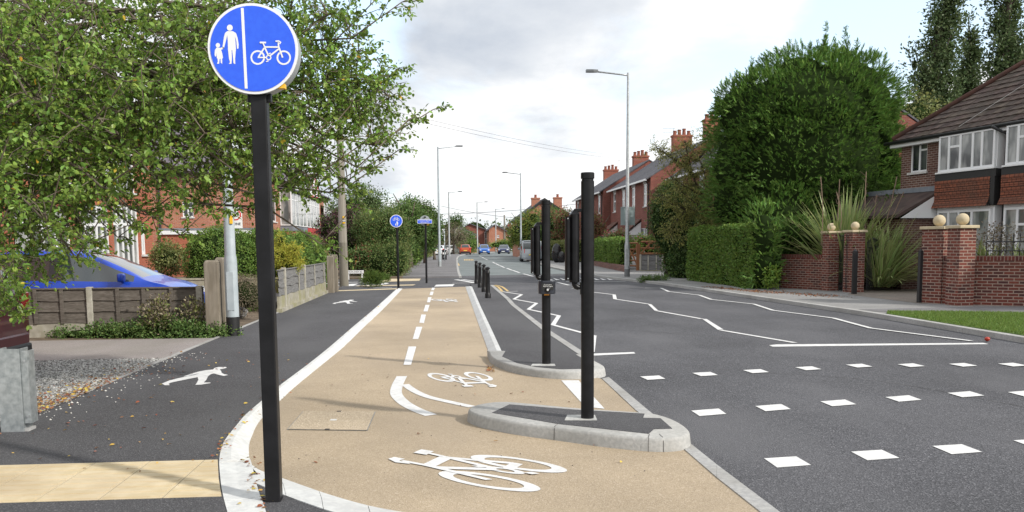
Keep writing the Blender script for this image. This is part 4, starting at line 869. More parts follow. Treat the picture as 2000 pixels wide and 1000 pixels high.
    if style == 'van':
        for sg in (-1, 1):
            mb = MB(); mb.prism([(-.5 * L_ - .012, sg * .05), (-.5 * L_ - .012, sg * W_ * .40), (-.488 * L_, sg * W_ * .40), (-.488 * L_, sg * .05)], 1.18 * hs, 1.72 * hs); put(mb, 'rear_window', car_glass, t, bevel=.01)
            mb = MB(); mb.box((-.36 * L_, sg * (W_ * .497) - .012, 1.2 * hs), (-.06 * L_, sg * (W_ * .497) + .012, 1.68 * hs)); put(mb, 'side_window', car_glass, t)
    return t
def place(t, x, y, rz, z=0.0):
    t.location = (x, y, z); t.rotation_euler = (0, 0, rz); return t
# distant traffic; heading 90 deg shows the tail, -90 deg the nose
blue_p = paint('bright_blue', (.015, .11, .42)); orange_p = paint('orange_red', (.42, .07, .02)); white_p = paint('white', (.75, .76, .77)); navy_p = paint('navy', (.015, .025, .08)); silver_p = paint('grey_silver', (.27, .30, .33)); dark_p = paint('charcoal', (.03, .035, .05)); tan_p = paint('pale_gold', (.42, .38, .32))
def gcar(t, px, py, rz): g = G(px, py); return place(t, g[0], g[1] + 2.0, rz)
gcar(make_car('suv_car', 'mpv', 4.1, 1.78, 1.57, orange_p, 'orange red car driving away seen from behind, with black lower bumper', lower=trim_m), 909, 497.5, R(90))
gcar(make_car('hatchback_car', 'mpv', 3.9, 1.68, 1.53, blue_p, 'bright blue small car coming towards the camera'), 946.5, 497, R(-90))
gcar(make_car('hatchback_car', 'hatch', 4.3, 1.80, 1.45, navy_p, 'dark navy hatchback facing the camera, parked against the right kerb', group='parked cars'), 986, 496, R(-97))
gcar(make_car('hatchback_car', 'hatch', 3.9, 1.70, 1.48, white_p, 'white hatchback seen from behind beside the bus stop pole', group='parked cars'), 861, 499, R(82))
gcar(make_car('estate_car', 'hatch', 4.4, 1.78, 1.46, white_p, 'silvery white car parked just beyond the white hatchback on the left', group='parked cars'), 882.5, 496.2, R(60))
gcar(make_car('hatchback_car', 'hatch', 4.2, 1.78, 1.44, white_p, 'white car between the blue and the navy cars'), 965, 491.5, R(70))
gcar(make_car('estate_car', 'hatch', 4.4, 1.78, 1.48, white_p, 'white car mostly hidden behind the navy hatchback', group='parked cars'), 996, 491, R(-100))
gcar(make_car('saloon_car', 'hatch', 4.4, 1.76, 1.42, tan_p, 'pale car farther back to the right of the navy hatchback', group='parked cars'), 1005.5, 490, R(-100))
gcar(make_car('saloon_car', 'hatch', 4.4, 1.78, 1.45, dark_p, 'dark car parked just left of the grey van', group='parked cars'), 1014.5, 490.5, R(-100))
g = G(1039, 511.5); place(make_car('parked_van', 'van', 4.8, 1.9, 1.94, silver_p, 'grey silver van parked at the right kerb seen from behind', 'van', 'parked cars'), g[0] + .1, g[1] + 2.3, R(87))
g = G(1087, 508); place(make_car('hatchback_car', 'hatch', 4.0, 1.75, 1.45, dark_p, 'dark car half hidden between the two signal poles', group='parked cars'), g[0] + .3, g[1] + 3, R(88), .0)
# near cars on the left drives
nb = paint('cobalt_blue', (.010, .055, .44)); cb = make_car('blue_hatchback', 'mpv', 4.6, 1.80, 1.56, nb, 'bright blue car parked behind the low timber fence, nose towards the road', 'car', 'parked cars')
xf = float(PY(372, 560, 18.3)[0]); place(cb, xf - 2.3, 18.9, 0.0, .06)
mb = MB(); 
mb = MB(); mb.tube([(-1.7, -.905, 1.0), (.2, -.912, .975), (1.38, -.905, .94)], .014, 6); put(mb, 'window_strip', chrome, cb)
for xx in (-.25, .95 - .2): mb = MB(); mb.box((xx - .1, -.935, .84), (xx + .1, -.895, .875)); put(mb, 'door_handle', nb, cb, bevel=.012)
for xx in (-1.15, .10, 1.02): mb = MB(); mb.box((xx - .004, -.9035, .32), (xx + .004, -.898, .95)); put(mb, 'door_gap', trim_m, cb)
mb = MB(); mb.tube([(-1.6, -.63, 1.555), (-1.3, -.655, 1.60), (-.5, -.66, 1.605), (0.25, -.65, 1.56)], .018, 6); put(mb, 'roof_rail', trim_m, cb)
mb = MB(); mb.tube([(1.50, -.55, 1.0), (1.15, -.1, 1.09), (1.05, .1, 1.12)], .012, 5); put(mb, 'wiper', trim_m, cb)
mar = paint('maroon', (.10, .008, .014)); cmn = make_car('maroon_suv', 'mpv', 4.3, 1.80, 1.62, mar, 'maroon car at the left edge with only its rear corner showing', 'car', 'parked cars')
mb = MB(); mb.box((-2.19, -.72, .22), (-2.0, .72, .36)); put(mb, 'lower_trim', trim_m, cmn, bevel=.03)
place(cmn, -5.50 - 2.15, 11.2, R(180), .09)
for o in [c for c in cmn.children if c.name.startswith('number_plate')]: bpy.data.objects.remove(o, do_unlink=True)
# ================================================================== buildings
brick_red = MB_('red_brick', (.30, .075, .045), (.40, .115, .065), (.30, .24, .20), c3=(.20, .06, .045), f3=.5)
brick_terr = MB_('terrace_brick', (.20, .055, .04), (.29, .085, .06), (.22, .15, .13), c3=(.12, .045, .035), f3=.5)
brick_or = MB_('orange_brick', (.36, .11, .065), (.46, .18, .10), (.42, .33, .27), c3=(.30, .11, .06), f3=.5)
brick_dk = MB_('brown_brick', (.10, .048, .038), (.17, .08, .06), (.34, .27, .23), c3=(.075, .035, .03), f3=.55, ms=.012)
brick_gd = MB_('garden_brick', (.19, .052, .038), (.05, .028, .03), (.36, .27, .22), bias=-.1, ms=.011, c3=(.12, .05, .035), f3=.4)
brick_sm = MB_('smooth_red_brick', (.35, .105, .062), (.42, .14, .08), (.34, .17, .12), c3=(.28, .08, .055), f3=.4, ms=.006)
tile_hung = MB_('hung_tiles', (.26, .088, .05), (.18, .07, .045), (.05, .03, .025), bw=.165, bh=.115, ms=.008, c3=(.13, .07, .05), f3=.85, s3=.7, bump=.01)
slate = MB_('slate_roof', (.10, .10, .115), (.15, .148, .165), (.05, .05, .055), bw=.30, bh=.22, ms=.008, c3=(.075, .075, .08), f3=.6)
slate_p = MB_('purple_slate', (.14, .12, .15), (.19, .165, .19), (.07, .06, .07), bw=.30, bh=.22, ms=.008, c3=(.10, .09, .10), f3=.6)
tile_br = MB_('brown_roof_tile', (.085, .06, .052), (.125, .09, .078), (.03, .022, .02), bw=.30, bh=10., ms=.012, c3=(.06, .045, .04), f3=.6, s3=.9, bump=.012)
upvc = M('white_window_frame', (.78, .79, .80), rough=.35); stone_w = M('painted_stone', (.62, .61, .59), (.52, .51, .50), 10, .8)
lead = M('lead_grey', (.17, .19, .22), (.22, .24, .27), 4, .6); rain_bk = M('black_downpipe', (.015, .015, .017), rough=.45)
red_trim = M('red_painted_wood', (.45, .02, .02), rough=.5); blk_tim = M('black_timber', (.02, .02, .02), rough=.6); terracotta = M('terracotta', (.30, .10, .06), (.17, .06, .045), 6, .8)
ridge_red = M('ridge_tile', (.11, .05, .038), (.08, .042, .035), 4, .85)
def glass_mat(n, c, c2, sc=1.2):
    return M(n, c, c2, sc, .05, spec=.8, detail=2, stretch=(1, 1, .4), lo=.42, hi=.6)
glass_d = glass_mat('window_glass', (.015, .018, .02), (.10, .11, .11)); glass_c = glass_mat('curtained_glass', (.10, .11, .11), (.36, .37, .36), 2.5)
def wall(mb, o, d, s0, s1, z0, z1, holes=(), rev=.10, t=0.0):
    n = (d[1], -d[0]); P = lambda s, z, q=0.0: (o[0] + d[0] * s + n[0] * (t + q), o[1] + d[1] * s + n[1] * (t + q), z)
    S = sorted({s0, s1, *[h[0] for h in holes], *[h[1] for h in holes]}); Z = sorted({z0, z1, *[h[2] for h in holes], *[h[3] for h in holes]})
    S = [s for s in S if s0 - 1e-6 <= s <= s1 + 1e-6]; Z = [z for z in Z if z0 - 1e-6 <= z <= z1 + 1e-6]
    for a, b in zip(S[:-1], S[1:]):
        for c, e in zip(Z[:-1], Z[1:]):
            if any(h[0] - 1e-6 <= a and b <= h[1] + 1e-6 and h[2] - 1e-6 <= c and e <= h[3] + 1e-6 for h in holes): continue
            mb.quad(P(a, c), P(b, c), P(b, e), P(a, e))
    for a, b, c, e in holes:
        mb.quad(P(a, c), P(a, e), P(a, e, -rev), P(a, c, -rev)); mb.quad(P(b, c), P(b, c, -rev), P(b, e, -rev), P(b, e))
        mb.quad(P(a, e), P(b, e), P(b, e, -rev), P(a, e, -rev)); mb.quad(P(a, c), P(a, c, -rev), P(b, c, -rev), P(b, c))
def window(parent, o, d, s0, s1, z0, z1, mull=(), tran=(), t=-.05, fw=.06, fm=None, glass=None, sill=stone_w, sillh=.07, name='window'):
    """frame with bars, one pane behind, a sill below"""
    mb = MB(); fm = fm or upvc
    mb.obox(o, d, s0, s1, t - .05, t + .01, z0, z0 + fw); mb.obox(o, d, s0, s1, t - .05, t + .01, z1 - fw, z1)
    mb.obox(o, d, s0, s0 + fw, t - .05, t + .01, z0 + fw, z1 - fw); mb.obox(o, d, s1 - fw, s1, t - .05, t + .01, z0 + fw, z1 - fw)
    for m in mull: s = s0 + (s1 - s0) * m; mb.obox(o, d, s - fw * .6, s + fw * .6, t - .045, t + .006, z0 + fw, z1 - fw)
    for tr in tran:
        f, a, b = tr if isinstance(tr, tuple) else (tr, 0, 1); z = z0 + (z1 - z0) * f
        mb.obox(o, d, s0 + (s1 - s0) * a + fw * .6, s0 + (s1 - s0) * b - fw * .6, t - .042, t + .004, z - fw * .5, z + fw * .5)
    f = put(mb, name, fm, parent); mb = MB(); mb.obox(o, d, s0 + fw * .4, s1 - fw * .4, t - .035, t - .018, z0 + fw * .4, z1 - fw * .4); put(mb, 'pane', glass or glass_d, f)
    if sill is not None: mb = MB(); mb.obox(o, d, s0 - .06, s1 + .06, t - .03, .07, z0 - sillh, z0 - .002); put(mb, 'sill', sill, f)
    return f
def chimney(parent, cx, cy, z0, z1, wx, wy, mat, pots, cap=True, potmat=None):
    mb = MB(); mb.box((cx - wx / 2, cy - wy / 2, z0), (cx + wx / 2, cy + wy / 2, z1 - .18)); mb.box((cx - wx / 2 - .06, cy - wy / 2 - .06, z1 - .18), (cx + wx / 2 + .06, cy + wy / 2 + .06, z1 - .02)); c = put(mb, 'chimney', mat, parent)
    for i in range(pots):
        y = cy + (i - (pots - 1) / 2) * (wy / max(pots, 1)) if wy >= wx else cy; x = cx if wy >= wx else cx + (i - (pots - 1) / 2) * (wx / pots)
        mb = MB(); h = .36 + .09 * ((i * 7) % 3); mb.lathe([(.17, z1 - .02), (.14, z1 + h * .8), (.17, z1 + h * .82), (.17, z1 + h)], (x, y, 0), 10); put(mb, 'chimney_pot', potmat or terracotta, c, smooth=True, auto=40)
    return c
def gable_roof_y(mb, xf, xr, xb, zf, zr, zb, y0, y1, th=.10):
    """ridge along Y: front eaves xf/zf, ridge xr/zr, back eaves xb/zb"""
    for (xa, za, xc, zc) in ((xf, zf, xr, zr), (xb, zb, xr, zr)):
        mb.add([(xa, y0, za), (xa, y1, za), (xc, y1, zc), (xc, y0, zc), (xa, y0, za - th), (xa, y1, za - th), (xc, y1, zc - th), (xc, y0, zc - th)], [(0, 1, 2, 3), (4, 7, 6, 5), (0, 4, 5, 1), (0, 3, 7, 4), (1, 5, 6, 2)])

# terrace on the right ----------------------------------------------------------
def terrace_house(y0, y1, X, ez, rz, label, wins, porch=True, door_s=.5, chim=None, slits=True, ground='bay', sidewall=True):
    t = empty('terraced_house', (X, (y0 + y1) / 2, .09), label, 'house', 'red brick terraced houses on the right')
    o = (X, y1); d = (0, -1); L_ = y1 - y0
    holes = [(a, b, ez - 2.05, ez - .38) for a, b in wins]; gh = []
    if ground == 'bay': gh = [(L_ * .58, L_ * .88, 1.0, 2.75)]
    if ground == 'win': gh = [(L_ * .55, L_ * .8, 1.05, 2.7)]
    mb = MB(); wall(mb, o, d, 0, L_, .0, ez, holes + gh)
    for s in (0, L_):
        y = y1 - s; mb.quad((X, y, 0), (X + 8.4, y, 0), (X + 8.4, y, ez), (X + 4.2, y, rz - .15), (X, y, ez))
    mb.quad((X + 8.4, y0, 0), (X + 8.4, y1, 0), (X + 8.4, y1, ez), (X + 8.4, y0, ez)); put(mb, 'wall', brick_terr, t)
    mb = MB(); gable_roof_y(mb, X - .35, X + 4.2, X + 8.8, ez - .12, rz, ez - .12, y0 - .04, y1 - .02); rf = put(mb, 'roof', slate, t)
    mb = MB(); mb.box((X - .42, y0, ez - .26), (X - .30, y1 - .02, ez - .13)); put(mb, 'gutter', upvc, t)
    for a, b, z0, z1 in holes:
        window(t, o, d, a, b, z0, z1, (), (.55,), t=-.03, fw=.13, glass=glass_c); mb = MB(); mb.obox(o, d, a - .12, b + .12, .0, .03, z1 + .005, z1 + .26); put(mb, 'lintel', stone_w, t)
    for a, b, z0, z1 in gh:
        window(t, o, d, a, b, z0, z1, (.5,), (.7,), glass=glass_c)
    mb = MB(); mb.tube([(X - .09, y0 + .35, 0), (X - .09, y0 + .35, ez - .5), (X - .36, y0 + .35, ez - .2)], .05, 8); put(mb, 'downpipe', rain_bk, t)
    if chim is not None:
        cy, pots, wy = chim; chimney(rf, X + 4.2, cy, rz - .4, rz + 1.75, .95, wy, brick_or, pots)
    if porch:
        a, b = L_ * door_s - 1.0, L_ * door_s + 1.15; q = t
        mb = MB(); wall(mb, o, d, a, b, .0, 2.35, [(a + .12, a + 1.0, .05, 2.15), (a + 1.12, b - .1, .75, 2.15)], rev=.05, t=1.1); 
        mb.quad((X, y1 - a, 0), (X - 1.1, y1 - a, 0), (X - 1.1, y1 - a, 2.35), (X, y1 - a, 3.3)); mb.quad((X, y1 - b, 2.25), (X - 1.1, y1 - b, 2.25), (X - 1.1, y1 - b, 2.35), (X, y1 - b, 3.25)); mb.quad((X, y1 - b, 0), (X - 1.1, y1 - b, 0), (X - 1.1, y1 - b, .8), (X, y1 - b, .8))
        pc_ = put(mb, 'porch', upvc, q)
        oo = (X - 1.1, y1); window(q, oo, d, a + 1.12, b - .1, .75, 2.15, (.5,), (.75,), sill=None, glass=glass_c); window(q, oo, d, a + .12, a + 1.0, .05, 2.15, (.5,), (.6,), sill=None, name='door', glass=glass_c)
        window(q, (X - 1.0, y1 - b), (1, 0), .05, .95, .8, 2.2, (.5,), (.75,), t=0, sill=None, glass=glass_c)
        mb = MB(); mb.add([(X - 1.3, y1 - b - .12, 2.32), (X - 1.3, y1 - a + .12, 2.32), (X, y1 - a + .12, 3.4), (X, y1 - b - .12, 3.4), (X - 1.3, y1 - b - .12, 2.42), (X - 1.3, y1 - a + .12, 2.42), (X, y1 - a + .12, 3.5), (X, y1 - b - .12, 3.5)], [(0, 3, 2, 1), (4, 5, 6, 7), (0, 1, 5, 4), (2, 3, 7, 6), (1, 2, 6, 5), (3, 0, 4, 7)]); put(mb, 'porch_roof', MB_('porch_tile', (.13, .07, .055), (.17, .09, .07), (.05, .03, .03), bw=.3, bh=.3), q)
    return t
XT = 15.0; brick_ch = MB_('chimney_brick', (.30, .075, .045), (.38, .11, .06), (.28, .20, .16), c3=(.15, .05, .04), f3=.6); EZ = float(PX(1260, 349, XT)[2]); RZ = EZ + 2.75
yc = lambda px: float(PX(px, 400, XT)[1])
rows = [(63.0, 70.6, 'terraced house with open upper windows and brown porch, nearest in the stepped forward row', [(1.0, 2.0), (4.6, 5.7)], True, .35, (67.5, 0, .9)),
        (70.6, 78.2, 'terraced house with tilted open white windows just beyond the lamp column', [(1.0, 2.0), (5.2, 6.3)], False, .5, None)]
terrace_house(63.0, 70.6, XT, EZ, RZ, 'terraced house with brown porch and pink flowers in front, nearest of the forward row', [(1.3, 2.4), (5.4, 6.4)], True, .45, (69.9, 0, .9) and None)
terrace_house(70.6, 78.2, XT, EZ, RZ, 'terraced house with white upper windows behind the tall lamp column', [(1.2, 2.3), (5.0, 6.1)], True, .25, None, ground='win')
terrace_house(78.7, 86.5, XT - .6, EZ, RZ, 'terraced house with white porch behind the reddish tree', [(1.2, 2.3), (5.2, 6.2)], True, .75, None)
terrace_house(86.5, 95.5, XT - .6, EZ, RZ, 'terraced house at the far end of the terrace beside the nearer signal pole', [(1.2, 2.3), (5.6, 6.7)], False, .5, None, ground='win')
terrace_house(52.0, 62.2, XT + 1.3, EZ - .1, RZ, 'terraced house half hidden by the sparse tree, set back from the row', [(2.0, 3.1), (7.0, 8.1)], False, .5, None)
terrace_house(41.5, 52.0, XT + 1.3, EZ - .1, RZ, 'terraced house almost hidden behind the large conifer', [(2.0, 3.1), (7.0, 8.1)], False, .5, None)
# chimneys belong to the roofs under them
roofs = [o for o in COL.objects if o.name.startswith('roof')]
def roof_at(y):
    return min(roofs, key=lambda r: abs(r.parent.location.y - y))
for (pxl, pxr, pyt, pots, X_) in [(1178, 1208, 331, 4, XT + 4.2), (1235, 1267, 304, 4, XT + 4.2), (1311, 1351, 264, 4, XT + 5.5), (1373, 1405, 233, 3, XT + 5.5)]:
    ym = float(PX((pxl + pxr) / 2, 300, X_)[1]); top = float(PX((pxl + pxr) / 2, pyt, X_)[2]); wx = (pxr - pxl) * ym / 1700 * .92
    chimney(roof_at(ym), X_, ym, RZ - .9, top, wx, .8, brick_ch, pots)
# aerials
def aerial(parent, x, y, z0, z1, n=5, w=.9):
    mb = MB(); mb.tube([(x, y, z0), (x, y, z1)], .025, 5)
    for i in range(n): mb.tube([(x - w, y, z1 - .05 - i * .32), (x + .15, y, z1 - .05 - i * .32)], .014, 4)
    put(mb, 'aerial', grey_metal, parent)
p = PX(1316, 250, 20.4); aerial(roof_at(p[1]), p[0], p[1], 10, float(p[2]), 4, 1.0)
p = PX(1209, 313, 19.2); aerial(roof_at(p[1]), p[0], p[1], 9, float(p[2]), 1, .6)

# gable fronted brick houses far off ----------------------------------------------------------
def gable_house(x0, x1, y0, y1, ez, ax, az, label, mat, roofm, front=(), side=(), chims=(), slope_r=None, group=None, verge=None):
    t = empty('brick_house', ((x0 + x1) / 2, y0, 0), label, 'house', group)
    er = slope_r if slope_r is not None else ez
    mb = MB(); wall(mb, (x0, y0), (1, 0), 0, x1 - x0, 0, min(ez, er), front); mb.quad((x0, y0, min(ez, er)), (x1, y0, min(ez, er)), (x1, y0, er), (ax, y0, az), (x0, y0, ez))
    wall(mb, (x0, y1), (0, -1), 0, y1 - y0, 0, ez, side); wall(mb, (x1, y0), (0, 1), 0, y1 - y0, 0, er); wall(mb, (x1, y1), (-1, 0), 0, x1 - x0, 0, min(ez, er)); put(mb, 'wall', mat, t)
    mb = MB(); gable_roof_y(mb, x0 - .4, ax, x1 + .4, ez - .2, az + .12, er - .2, y0 - .35, y1 + .2, .16); rf = put(mb, 'roof', roofm, t)
    if verge:
        mb = MB()
        for (xa, za) in ((x0 - .4, ez - .2), (x1 + .4, er - .2)): mb.add([(xa, y0 - .42, za - .28), (xa, y0 - .42, za + .04), (ax, y0 - .42, az + .14), (ax, y0 - .42, az - .2), (xa, y0 - .36, za - .28), (xa, y0 - .36, za + .04), (ax, y0 - .36, az + .14), (ax, y0 - .36, az - .2)], [(0, 1, 2, 3), (4, 7, 6, 5), (0, 3, 7, 4), (1, 5, 6, 2)])
        put(mb, 'bargeboard', verge, t)
    for h in front: window(t, (x0, y0), (1, 0), *h, (.5,), (.7,))
    for h in side: window(t, (x0, y1), (0, -1), *h, (.5,), (.7,))
    for (cx, cy, zt_, w, pots) in chims: chimney(rf, cx, cy, az - 2.0, zt_, w, w * .8, mat, pots)
    return t
Yh = 104.
xa, xb, ap = PY(1016, 425, Yh), PY(1104, 410, Yh), PY(1063, 389, Yh)
gable_house(xa[0], xb[0] + .8, Yh, Yh + 12, xa[2], ap[0], ap[2], 'brick house whose gable end with two chimneys faces the camera behind the yellow green tree', brick_or, slate, verge=blk_tim,
            chims=[(PY(1046, 400, Yh + 3)[0], Yh + 3, PY(1046, 386, Yh + 3)[2], 1.0, 1), (PY(1089, 400, Yh + 3)[0], Yh + 3, PY(1089, 385, Yh + 3)[2], 1.0, 1)])
Yh = 185.; a, b, c = PY(906, 444, Yh), PY(955, 449, Yh), PY(917, 437, Yh)
hD = gable_house(a[0], b[0], Yh, Yh + 14, a[2], c[0], c[2], 'distant brick house with a long roof slope, left of the orange gable', brick_terr, slate, slope_r=b[2])
for px_ in (949.5, 953, 957): p0 = PY(px_, 460, Yh - .6); window(hD, (p0[0] - .2, Yh - .4), (1, 0), -.1, .5, PY(px_, 477, Yh)[2] - .3, PY(px_, 453, Yh)[2], (), (.5,), t=.3)
Yh = 176.; a, b, c = PY(955, 448, Yh), PY(993, 453, Yh), PY(967, 439, Yh)
gable_house(a[0], b[0], Yh, Yh + 14, a[2], c[0], c[2], 'distant orange brick gable wall with one small white window', brick_or, slate, slope_r=b[2], front=[((PY(971, 460, Yh)[0] - a[0]), (PY(975, 460, Yh)[0] - a[0]), PY(972, 464, Yh)[2], PY(972, 459, Yh)[2])])
Yh = 200.; a, b, c = PY(988, 447, Yh), PY(1012, 462, Yh), PY(990, 443, Yh)
hE = gable_house(a[0], b[0], Yh, Yh + 20, a[2], c[0], c[2], 'row house beyond the orange gable with small arched white windows', brick_terr, slate, slope_r=b[2], chims=[(PY(997, 440, Yh)[0], Yh + 3, PY(997, 439, Yh)[2], .9, 2), (PY(1013, 440, Yh)[0], Yh + 8, PY(1013, 437, Yh)[2], 1.1, 2), (PY(1006, 440, Yh)[0], Yh + 12, PY(1006, 441, Yh)[2], .9, 1)])
for px_ in (995, 1000, 1004): p0 = PY(px_, 460, Yh); window(hE, (p0[0], Yh), (1, 0), 0, .5, PY(px_, 472, Yh)[2], PY(px_, 461, Yh)[2], (), (.5,), t=.1)
Yh = 160.; a, b, c = PY(888, 447, Yh), PY(928, 456, Yh), PY(897, 443, Yh)
gable_house(a[0], b[0], Yh, Yh + 10, a[2], c[0], c[2], 'pale bungalow gable seen through the bare tree on the left', M('pale_render', (.55, .54, .50), rough=.9), slate, slope_r=b[2])

# house on the left beyond the side road ------------------------------------------------------
XF = -10.5; Y2 = 51.0; t2 = empty('brick_house', (XF - 5, Y2, .07), 'large orange brick house with white upper bay windows beyond the side road', 'house', 'houses on the left')
EZ2 = 5.85; o = (-25.0, Y2); side_h = []
a, b = PY(357, 424, Y2), PY(377, 394, Y2); side_h = [(a[0] + 25, b[0] + 25, a[2], b[2])]
fo = (XF, Y2); s_of = lambda px: float(PX(px, 400, XF)[1]) - Y2
w1 = (s_of(527), s_of(539), 3.15, 5.0)
w2 = (s_of(612), s_of(617), 3.2, 5.1)
mb = MB(); wall(mb, o, (1, 0), 0, 14.5, 0, EZ2, side_h); wall(mb, fo, (0, 1), 0, 30, 0, EZ2, [w1, w2]); wall(mb, (XF, Y2 + 30), (-1, 0), 0, 14.5, 0, EZ2); wall(mb, (-25, Y2 + 30), (0, -1), 0, 30, 0, EZ2); put(mb, 'wall', brick_or, t2)
window(t2, o, (1, 0), *side_h[0], (.5,), (.6,)); window(t2, fo, (0, 1), *w1, (.5,), ()); window(t2, fo, (0, 1), *w2, (.5,), ())
mb = MB(); e = .4; z0 = EZ2 - .05; zr = 10.0; x0, x1, y0, y1 = -25 - e, XF + e, Y2 - e, Y2 + 30 + e; xm = (x0 + x1) / 2; q = (x1 - x0) / 2
for f in ([(x0, y0, z0), (x1, y0, z0), (xm, y0 + q, zr)], [(x1, y0, z0), (x1, y1, z0), (xm, y1 - q, zr), (xm, y0 + q, zr)], [(x1, y1, z0), (x0, y1, z0), (xm, y1 - q, zr)], [(x0, y1, z0), (x0, y0, z0), (xm, y0 + q, zr), (xm, y1 - q, zr)], [(x0, y0, z0 - .1), (x0, y1, z0 - .1), (x1, y1, z0 - .1), (x1, y0, z0 - .1)]): mb.quad(*f)
rf2 = put(mb, 'roof', slate_p, t2); mb = MB(); mb.tube([(x0, y0, z0 - .05), (x1, y0, z0 - .05), (x1, y1, z0 - .05)], .07, 6); put(mb, 'gutter', rain_bk, t2)
chimney(rf2, xm, Y2 + 15, 8.5, 11.6, 1.0, 1.8, brick_or, 4)
for k, (pa, pb, trimc) in enumerate([(546, 577, lead), (578, 604, red_trim)]):
    sa, sb = s_of(pa), s_of(pb); bo_ = (XF + .75, Y2); zw0, zw1 = 2.95, 5.25
    mb = MB(); mb.obox(fo, (0, 1), sa, sb, .003, .75, 0, zw0 - .35); bay = put(mb, 'bay', brick_sm, t2)
    mb = MB(); mb.obox(fo, (0, 1), sa - .04, sb + .04, .003, .80, zw0 - .348, zw0 - .05); put(mb, 'bay_skirt', trimc, bay)
    window(t2, bo_, (0, 1), sa, sb, zw0, zw1, (.25, .5, .75), (.72,), t=.02, glass=glass_c, sill=None)
    window(t2, (XF + .02, Y2 + sa), (1, 0), 0, .72, zw0, zw1, (), (.72,), t=0, glass=glass_c, sill=None)
    mb = MB(); sm = (sa + sb) / 2; zt_ = 6.9; mb.add([(XF + 1.0, Y2 + sa - .15, zw1), (XF + 1.0, Y2 + sb + .15, zw1), (XF + 1.0, Y2 + sm, zt_), (XF - 2.2, Y2 + sm, zt_), (XF - .2, Y2 + sa - .15, zw1 + .1), (XF - .2, Y2 + sb + .15, zw1 + .1)], [(0, 2, 3, 4), (1, 5, 3, 2), (0, 4, 5, 1)]); gr = put(mb, 'gable_roof', slate_p, t2)
    mb = MB(); mb.quad((XF + .94, Y2 + sa, zw1), (XF + .94, Y2 + sb, zw1), (XF + .94, Y2 + sm, zt_ - .18)); put(mb, 'gable_panel', upvc, gr)
    mb = MB()
    for f_ in (.3, .5, .7): s = sa + (sb - sa) * f_; h_ = zw1 + (zt_ - .2 - zw1) * (1 - abs(f_ - .5) * 2); mb.obox((XF + .94, Y2), (0, 1), s - .07, s + .07, .003, .03, zw1, h_)
    mb.obox((XF + .94, Y2), (0, 1), sa - .1, sb + .1, .003, .08, zw1 - .12, zw1); put(mb, 'timber', blk_tim if k == 0 else red_trim, gr)
mb = MB(); s = s_of(609); mb.tube([(XF + .07, Y2 + s, 0), (XF + .07, Y2 + s, 5.6)], .07, 6); put(mb, 'downpipe', red_trim, t2)
mb = MB(); s = s_of(619); mb.tube([(XF + .07, Y2 + s, 0), (XF + .07, Y2 + s, 5.6)], .07, 6); put(mb, 'downpipe', rain_bk, t2)
a = PY(311, 400, Y2 - .1); mb = MB(); mb.tube([(a[0], Y2 - .08, 0), (a[0], Y2 - .08, 5.7)], .06, 6); put(mb, 'downpipe', rain_bk, t2)
s = s_of(625); window(t2, fo, (0, 1), s, s + 5, 3.0, 5.3, (.33, .66), (.7,), t=.35)
# garage wall
gx0, gx1 = PY(313, 450, 47.5)[0], PY(502, 450, 47.5)[0]; tg = empty('garage', ((gx0 + gx1) / 2, 47.5, .07), 'low brick garage with a white fascia in front of the orange house wall', 'garage')
mb = MB(); mb.box((gx0, 47.5, 0), (gx1, 50.8, 2.3)); put(mb, 'wall', brick_sm, tg); mb = MB(); mb.box((gx0 - .1, 47.38, 2.301), (gx1 + .1, 50.9, 2.52)); put(mb, 'fascia', upvc, tg)
mb = MB(); mb.box((gx0 - .05, 47.36, 2.521), (gx1 + .1, 50.9, 2.62)); put(mb, 'roof', lead, tg)
# house directly behind the blue car ------------------------------------------------------------
t1 = empty('brick_house', (XF - 4, 23, .06), 'smooth red brick house with tall white window frames behind the blue car', 'house', 'houses on the left')
fo = (XF, 12.0); so = lambda px: float(PX(px, 450, XF)[1]) - 12.0; zz_ = lambda px, py: float(PX(px, py, XF)[2])
hs_ = [(so(28), so(138), .6, zz_(100, 405)), (so(158), so(214), .25, zz_(185, 400)), (so(222), so(271), .15, zz_(245, 400)), (so(275), so(284), zz_(280, 497), zz_(280, 436)), (so(40), so(138), 3.5, 4.9), (so(200), so(268), 3.5, 4.9)]
Lh = so(299)
mb = MB(); wall(mb, fo, (0, 1), 0, Lh, 0, 5.6, hs_); wall(mb, (XF - 8, 12), (1, 0), 0, 8, 0, 5.6); wall(mb, (XF, 12 + Lh), (-1, 0), 0, 8, 0, 5.6); wall(mb, (XF - 8, 12 + Lh), (0, -1), 0, Lh, 0, 5.6); put(mb, 'wall', brick_sm, t1)
for i, h in enumerate(hs_): window(t1, fo, (0, 1), *h, (.5,) if i == 3 else ((.2, .4, .6, .8) if i in (1, 2) else (.25, .5, .75)), (.78,) if i != 3 else (), fw=.09, glass=glass_c)
mb = MB(); gable_roof_y(mb, XF + .4, XF - 4, XF - 8.4, 5.5, 8.2, 5.5, 11.6, 12 + Lh + .3); put(mb, 'roof', slate_p, t1)
mb = MB(); s = so(147); mb.tube([(XF + .08, 12 + s, 0), (XF + .08, 12 + s, 5.5)], .06, 8); put(mb, 'downpipe', rain_bk, t1)

